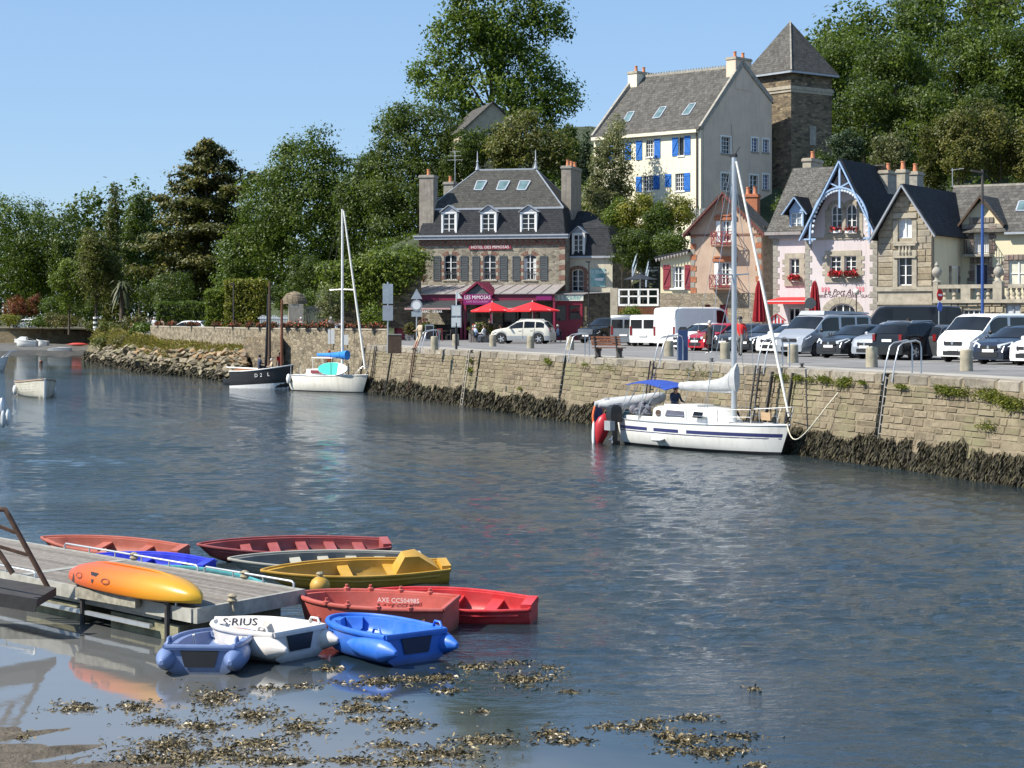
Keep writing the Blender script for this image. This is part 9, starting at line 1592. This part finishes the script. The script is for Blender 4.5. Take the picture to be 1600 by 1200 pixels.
for i, (px, w) in enumerate(((248, .8), (268, 1.0), (300, 1.2), (338, .8), (366, 1.1), (390, .7), (408, 1.0), (427, .8), (452, 1.2), (467, .9), (484, 1.2), (501, .9), (513, 1.0), (538, 1.1), (557, 1.1), (588, 1.4))):
    p = PW(px); t = T('flower_box', 'box of red geraniums on the parapet wall, number %d' % i if False else 'red geranium box on the parapet '+['by the shore walkers', 'left of the white car', 'in front of the two parked cars', 'under the low hedge', 'left below the tall hedge', 'in the middle below the tall hedge', 'right below the tall hedge', 'left of the working boat mast', 'between the two boat masts', 'right of the thin boat mast', 'below the gatehouse', 'left of the pale notice', 'right among the wall group', 'left of the sailing boat mast', 'right of the sailing boat mast', 'beside the leaning genoa'][i], 'flower box', (p.x, p.y+.1, 4.0), 0, 'geranium boxes on the parapet wall')
    mb = MB(); mb.box(-w*.4, w*.4, -.15, .15, 0, .2); mb.obj('trough', wood_dk, t); g = np.random.default_rng(i); n = 260; P = np.stack([g.normal(0, w*.22, n), g.normal(-.08, .14, n), .12+np.abs(g.normal(0, .13, n))], 1)
    tag(blades('flowers', ger, P, g.normal(size=(n, 3))+np.array([0, -.3, .3]), .13, .075, t, tint=np.clip(g.normal(.55, .35, n), 0, 1)), kind='stuff')
for px, Y, w, h, m, lb, sz in ((665, 146, 1.0, .6, 'olive', 'grey planter with shrubs left of the chalkboard', .55), (753, 137.5, 1.9, .65, 'olive', 'long zinc planter in front of the left parasol', .6), (915, 138, .6, .4, 'gold', 'pot with yellow green bush left of the black pickup', .5), (640, 149, .7, .5, 'brown', 'planter with reddish shrub under the charcoal awning', .6)):
    t = T('planter', lb, 'planter', ((px-800)/F*Y, Y, ZQ)); mb = MB(); mb.box(-w/2, w/2, -.25, .25, 0, h); mb.obj('trough', zinc, t); leafcloud('foliage', [(-w*.25, 0, h+.25), (w*.25, 0, h+.3), (0, 0, h+.4)], [(w*.3, .3, sz*.7)]*3, 60, 16, .16, .13, LEAF[m], t, px)
def chair(loc, rz, lb, m=iron):
    t = T('cafe_chair', lb, 'chair', loc, rz, 'dark terrace chairs'); mb = MB(); mb.box(-.21, .21, -.21, .21, .43, .47); mb.obj('seat', m, t); mb = MB(); mb.box(-.23, -.19, -.21, .21, .55, .88); mb.obj('backrest', m, t)
    for x in (-.19, .19):
        for y in (-.19, .19): mb = MB(); mb.box(x-.018, x+.018, y-.018, y+.018, 0, .43 if x > 0 else .88); mb.obj('leg', m, t)
for px, Y, rz, lb in ((739, 139, 20, 'chair under the pink guest'), (742, 137, 30, 'chair under the pale blue guest'), (760, 139, 160, 'chair under the black dressed guest'), (757, 136.5, 150, 'chair under the white dressed guest'), (772, 139, 20, 'chair under the orange guest'), (783, 140.5, 200, 'chair behind the white car roof'), (872, 139, 190, 'chair under the guest by the oyster shop'), (863, 140, 20, 'empty chair by the oyster shop'), (690, 150, 40, 'empty chair inside the bar terrace'), (704, 149.5, 140, 'empty chair at the right of the bar terrace')): chair((((px-800)/F*Y), Y, ZQ), R(rz), lb)
for px, Y, lb in ((750, 138.2, 'round table under the left parasol'), (777, 140, 'round table between the parasols'), (867, 139.5, 'round table by the oyster shop'), (697, 149.8, 'round table in the bar terrace')): t = T('cafe_table', 'small dark '+lb, 'table', ((px-800)/F*Y, Y, ZQ), 0, 'terrace tables'); mb = MB(); mb.lathe([(.38, .72), (.38, .75)], 16); mb.obj('tabletop', wood_dk, t); mb = MB(); mb.lathe([(.25, 0), (.04, .03), (.03, .72)], 10); mb.obj('pedestal', iron, t)
t = T('bar_stool', 'red bar stool in front of the dark bar', 'stool', ((687-800)/F*145, 145, ZQ)); mb = MB(); mb.box(-.2, .2, -.2, .2, .9, .96); mb.obj('seat', wine, t)
for x in (-.17, .17):
    for y in (-.17, .17): mb = MB(); mb.bar((x*1.2, y*1.2, 0), (x, y, .9), .04); mb.obj('leg', wine, t)
t = T('chalkboard', 'grey framed chalkboard standing beside the bar stool', 'chalkboard', ((671-800)/F*143, 143, ZQ)); mb = MB(); mb.box(-.32, .32, 0, .04, .1, 1.25); mb.obj('frame', MATS['rail_blue'], t); mb = MB(); mb.box(-.26, .26, -.012, -.002, .18, 1.17); mb.obj('board', black, t); mb = MB(); mb.bar((-.28, .02, 1.1), (-.28, .45, 0), .04); mb.bar((.28, .02, 1.1), (.28, .45, 0), .04); mb.obj('strut', MATS['rail_blue'], t)
flw = weedmat('window_flowers', (.2, .03, .02), (.65, .02, .03), .8)
PF = bpy.data.objects['creperie']; pfr = Fr(1208, 124, 30)
for px0, px1, py, d, lb in ((1233, 1249, 439, 0, 'below the single left window'), (1296, 1314, 433, 1.1, 'left one below the twin windows'), (1320, 1339, 433, 1.1, 'right one below the twin windows'), (1299, 1315, 364, 1.1, 'left one below the arched windows'), (1321, 1338, 364, 1.1, 'right one below the arched windows')):
    x0, x1 = pfr.x(px0, -d-.2), pfr.x(px1, -d-.2); z = pfr.z(py, (px0+px1)/2, -d-.2); t = T('window_box', 'red flower box on the pink creperie, '+lb, 'flower box', tuple(pfr.w((x0+x1)/2, -d-.2, z)), -pfr.t, 'window boxes on the creperie'); w = x1-x0; mb = MB(); mb.box(-w/2, w/2, -.1, .1, 0, .18); mb.obj('trough', white if 'arched' in lb else wood_red, t)
    g = np.random.default_rng(px0); n = 220 if 'arched' not in lb else 90; P = np.stack([g.uniform(-w/2, w/2, n), g.normal(-.06, .08, n), .16+np.abs(g.normal(0, .12, n))], 1); tag(blades('flowers', flw, P, g.normal(size=(n, 3))+np.array([0, -.4, .1]), .13, .09, t, tint=np.clip(g.normal(.7 if 'arched' not in lb else .45, .25, n), 0, 1)), kind='stuff')
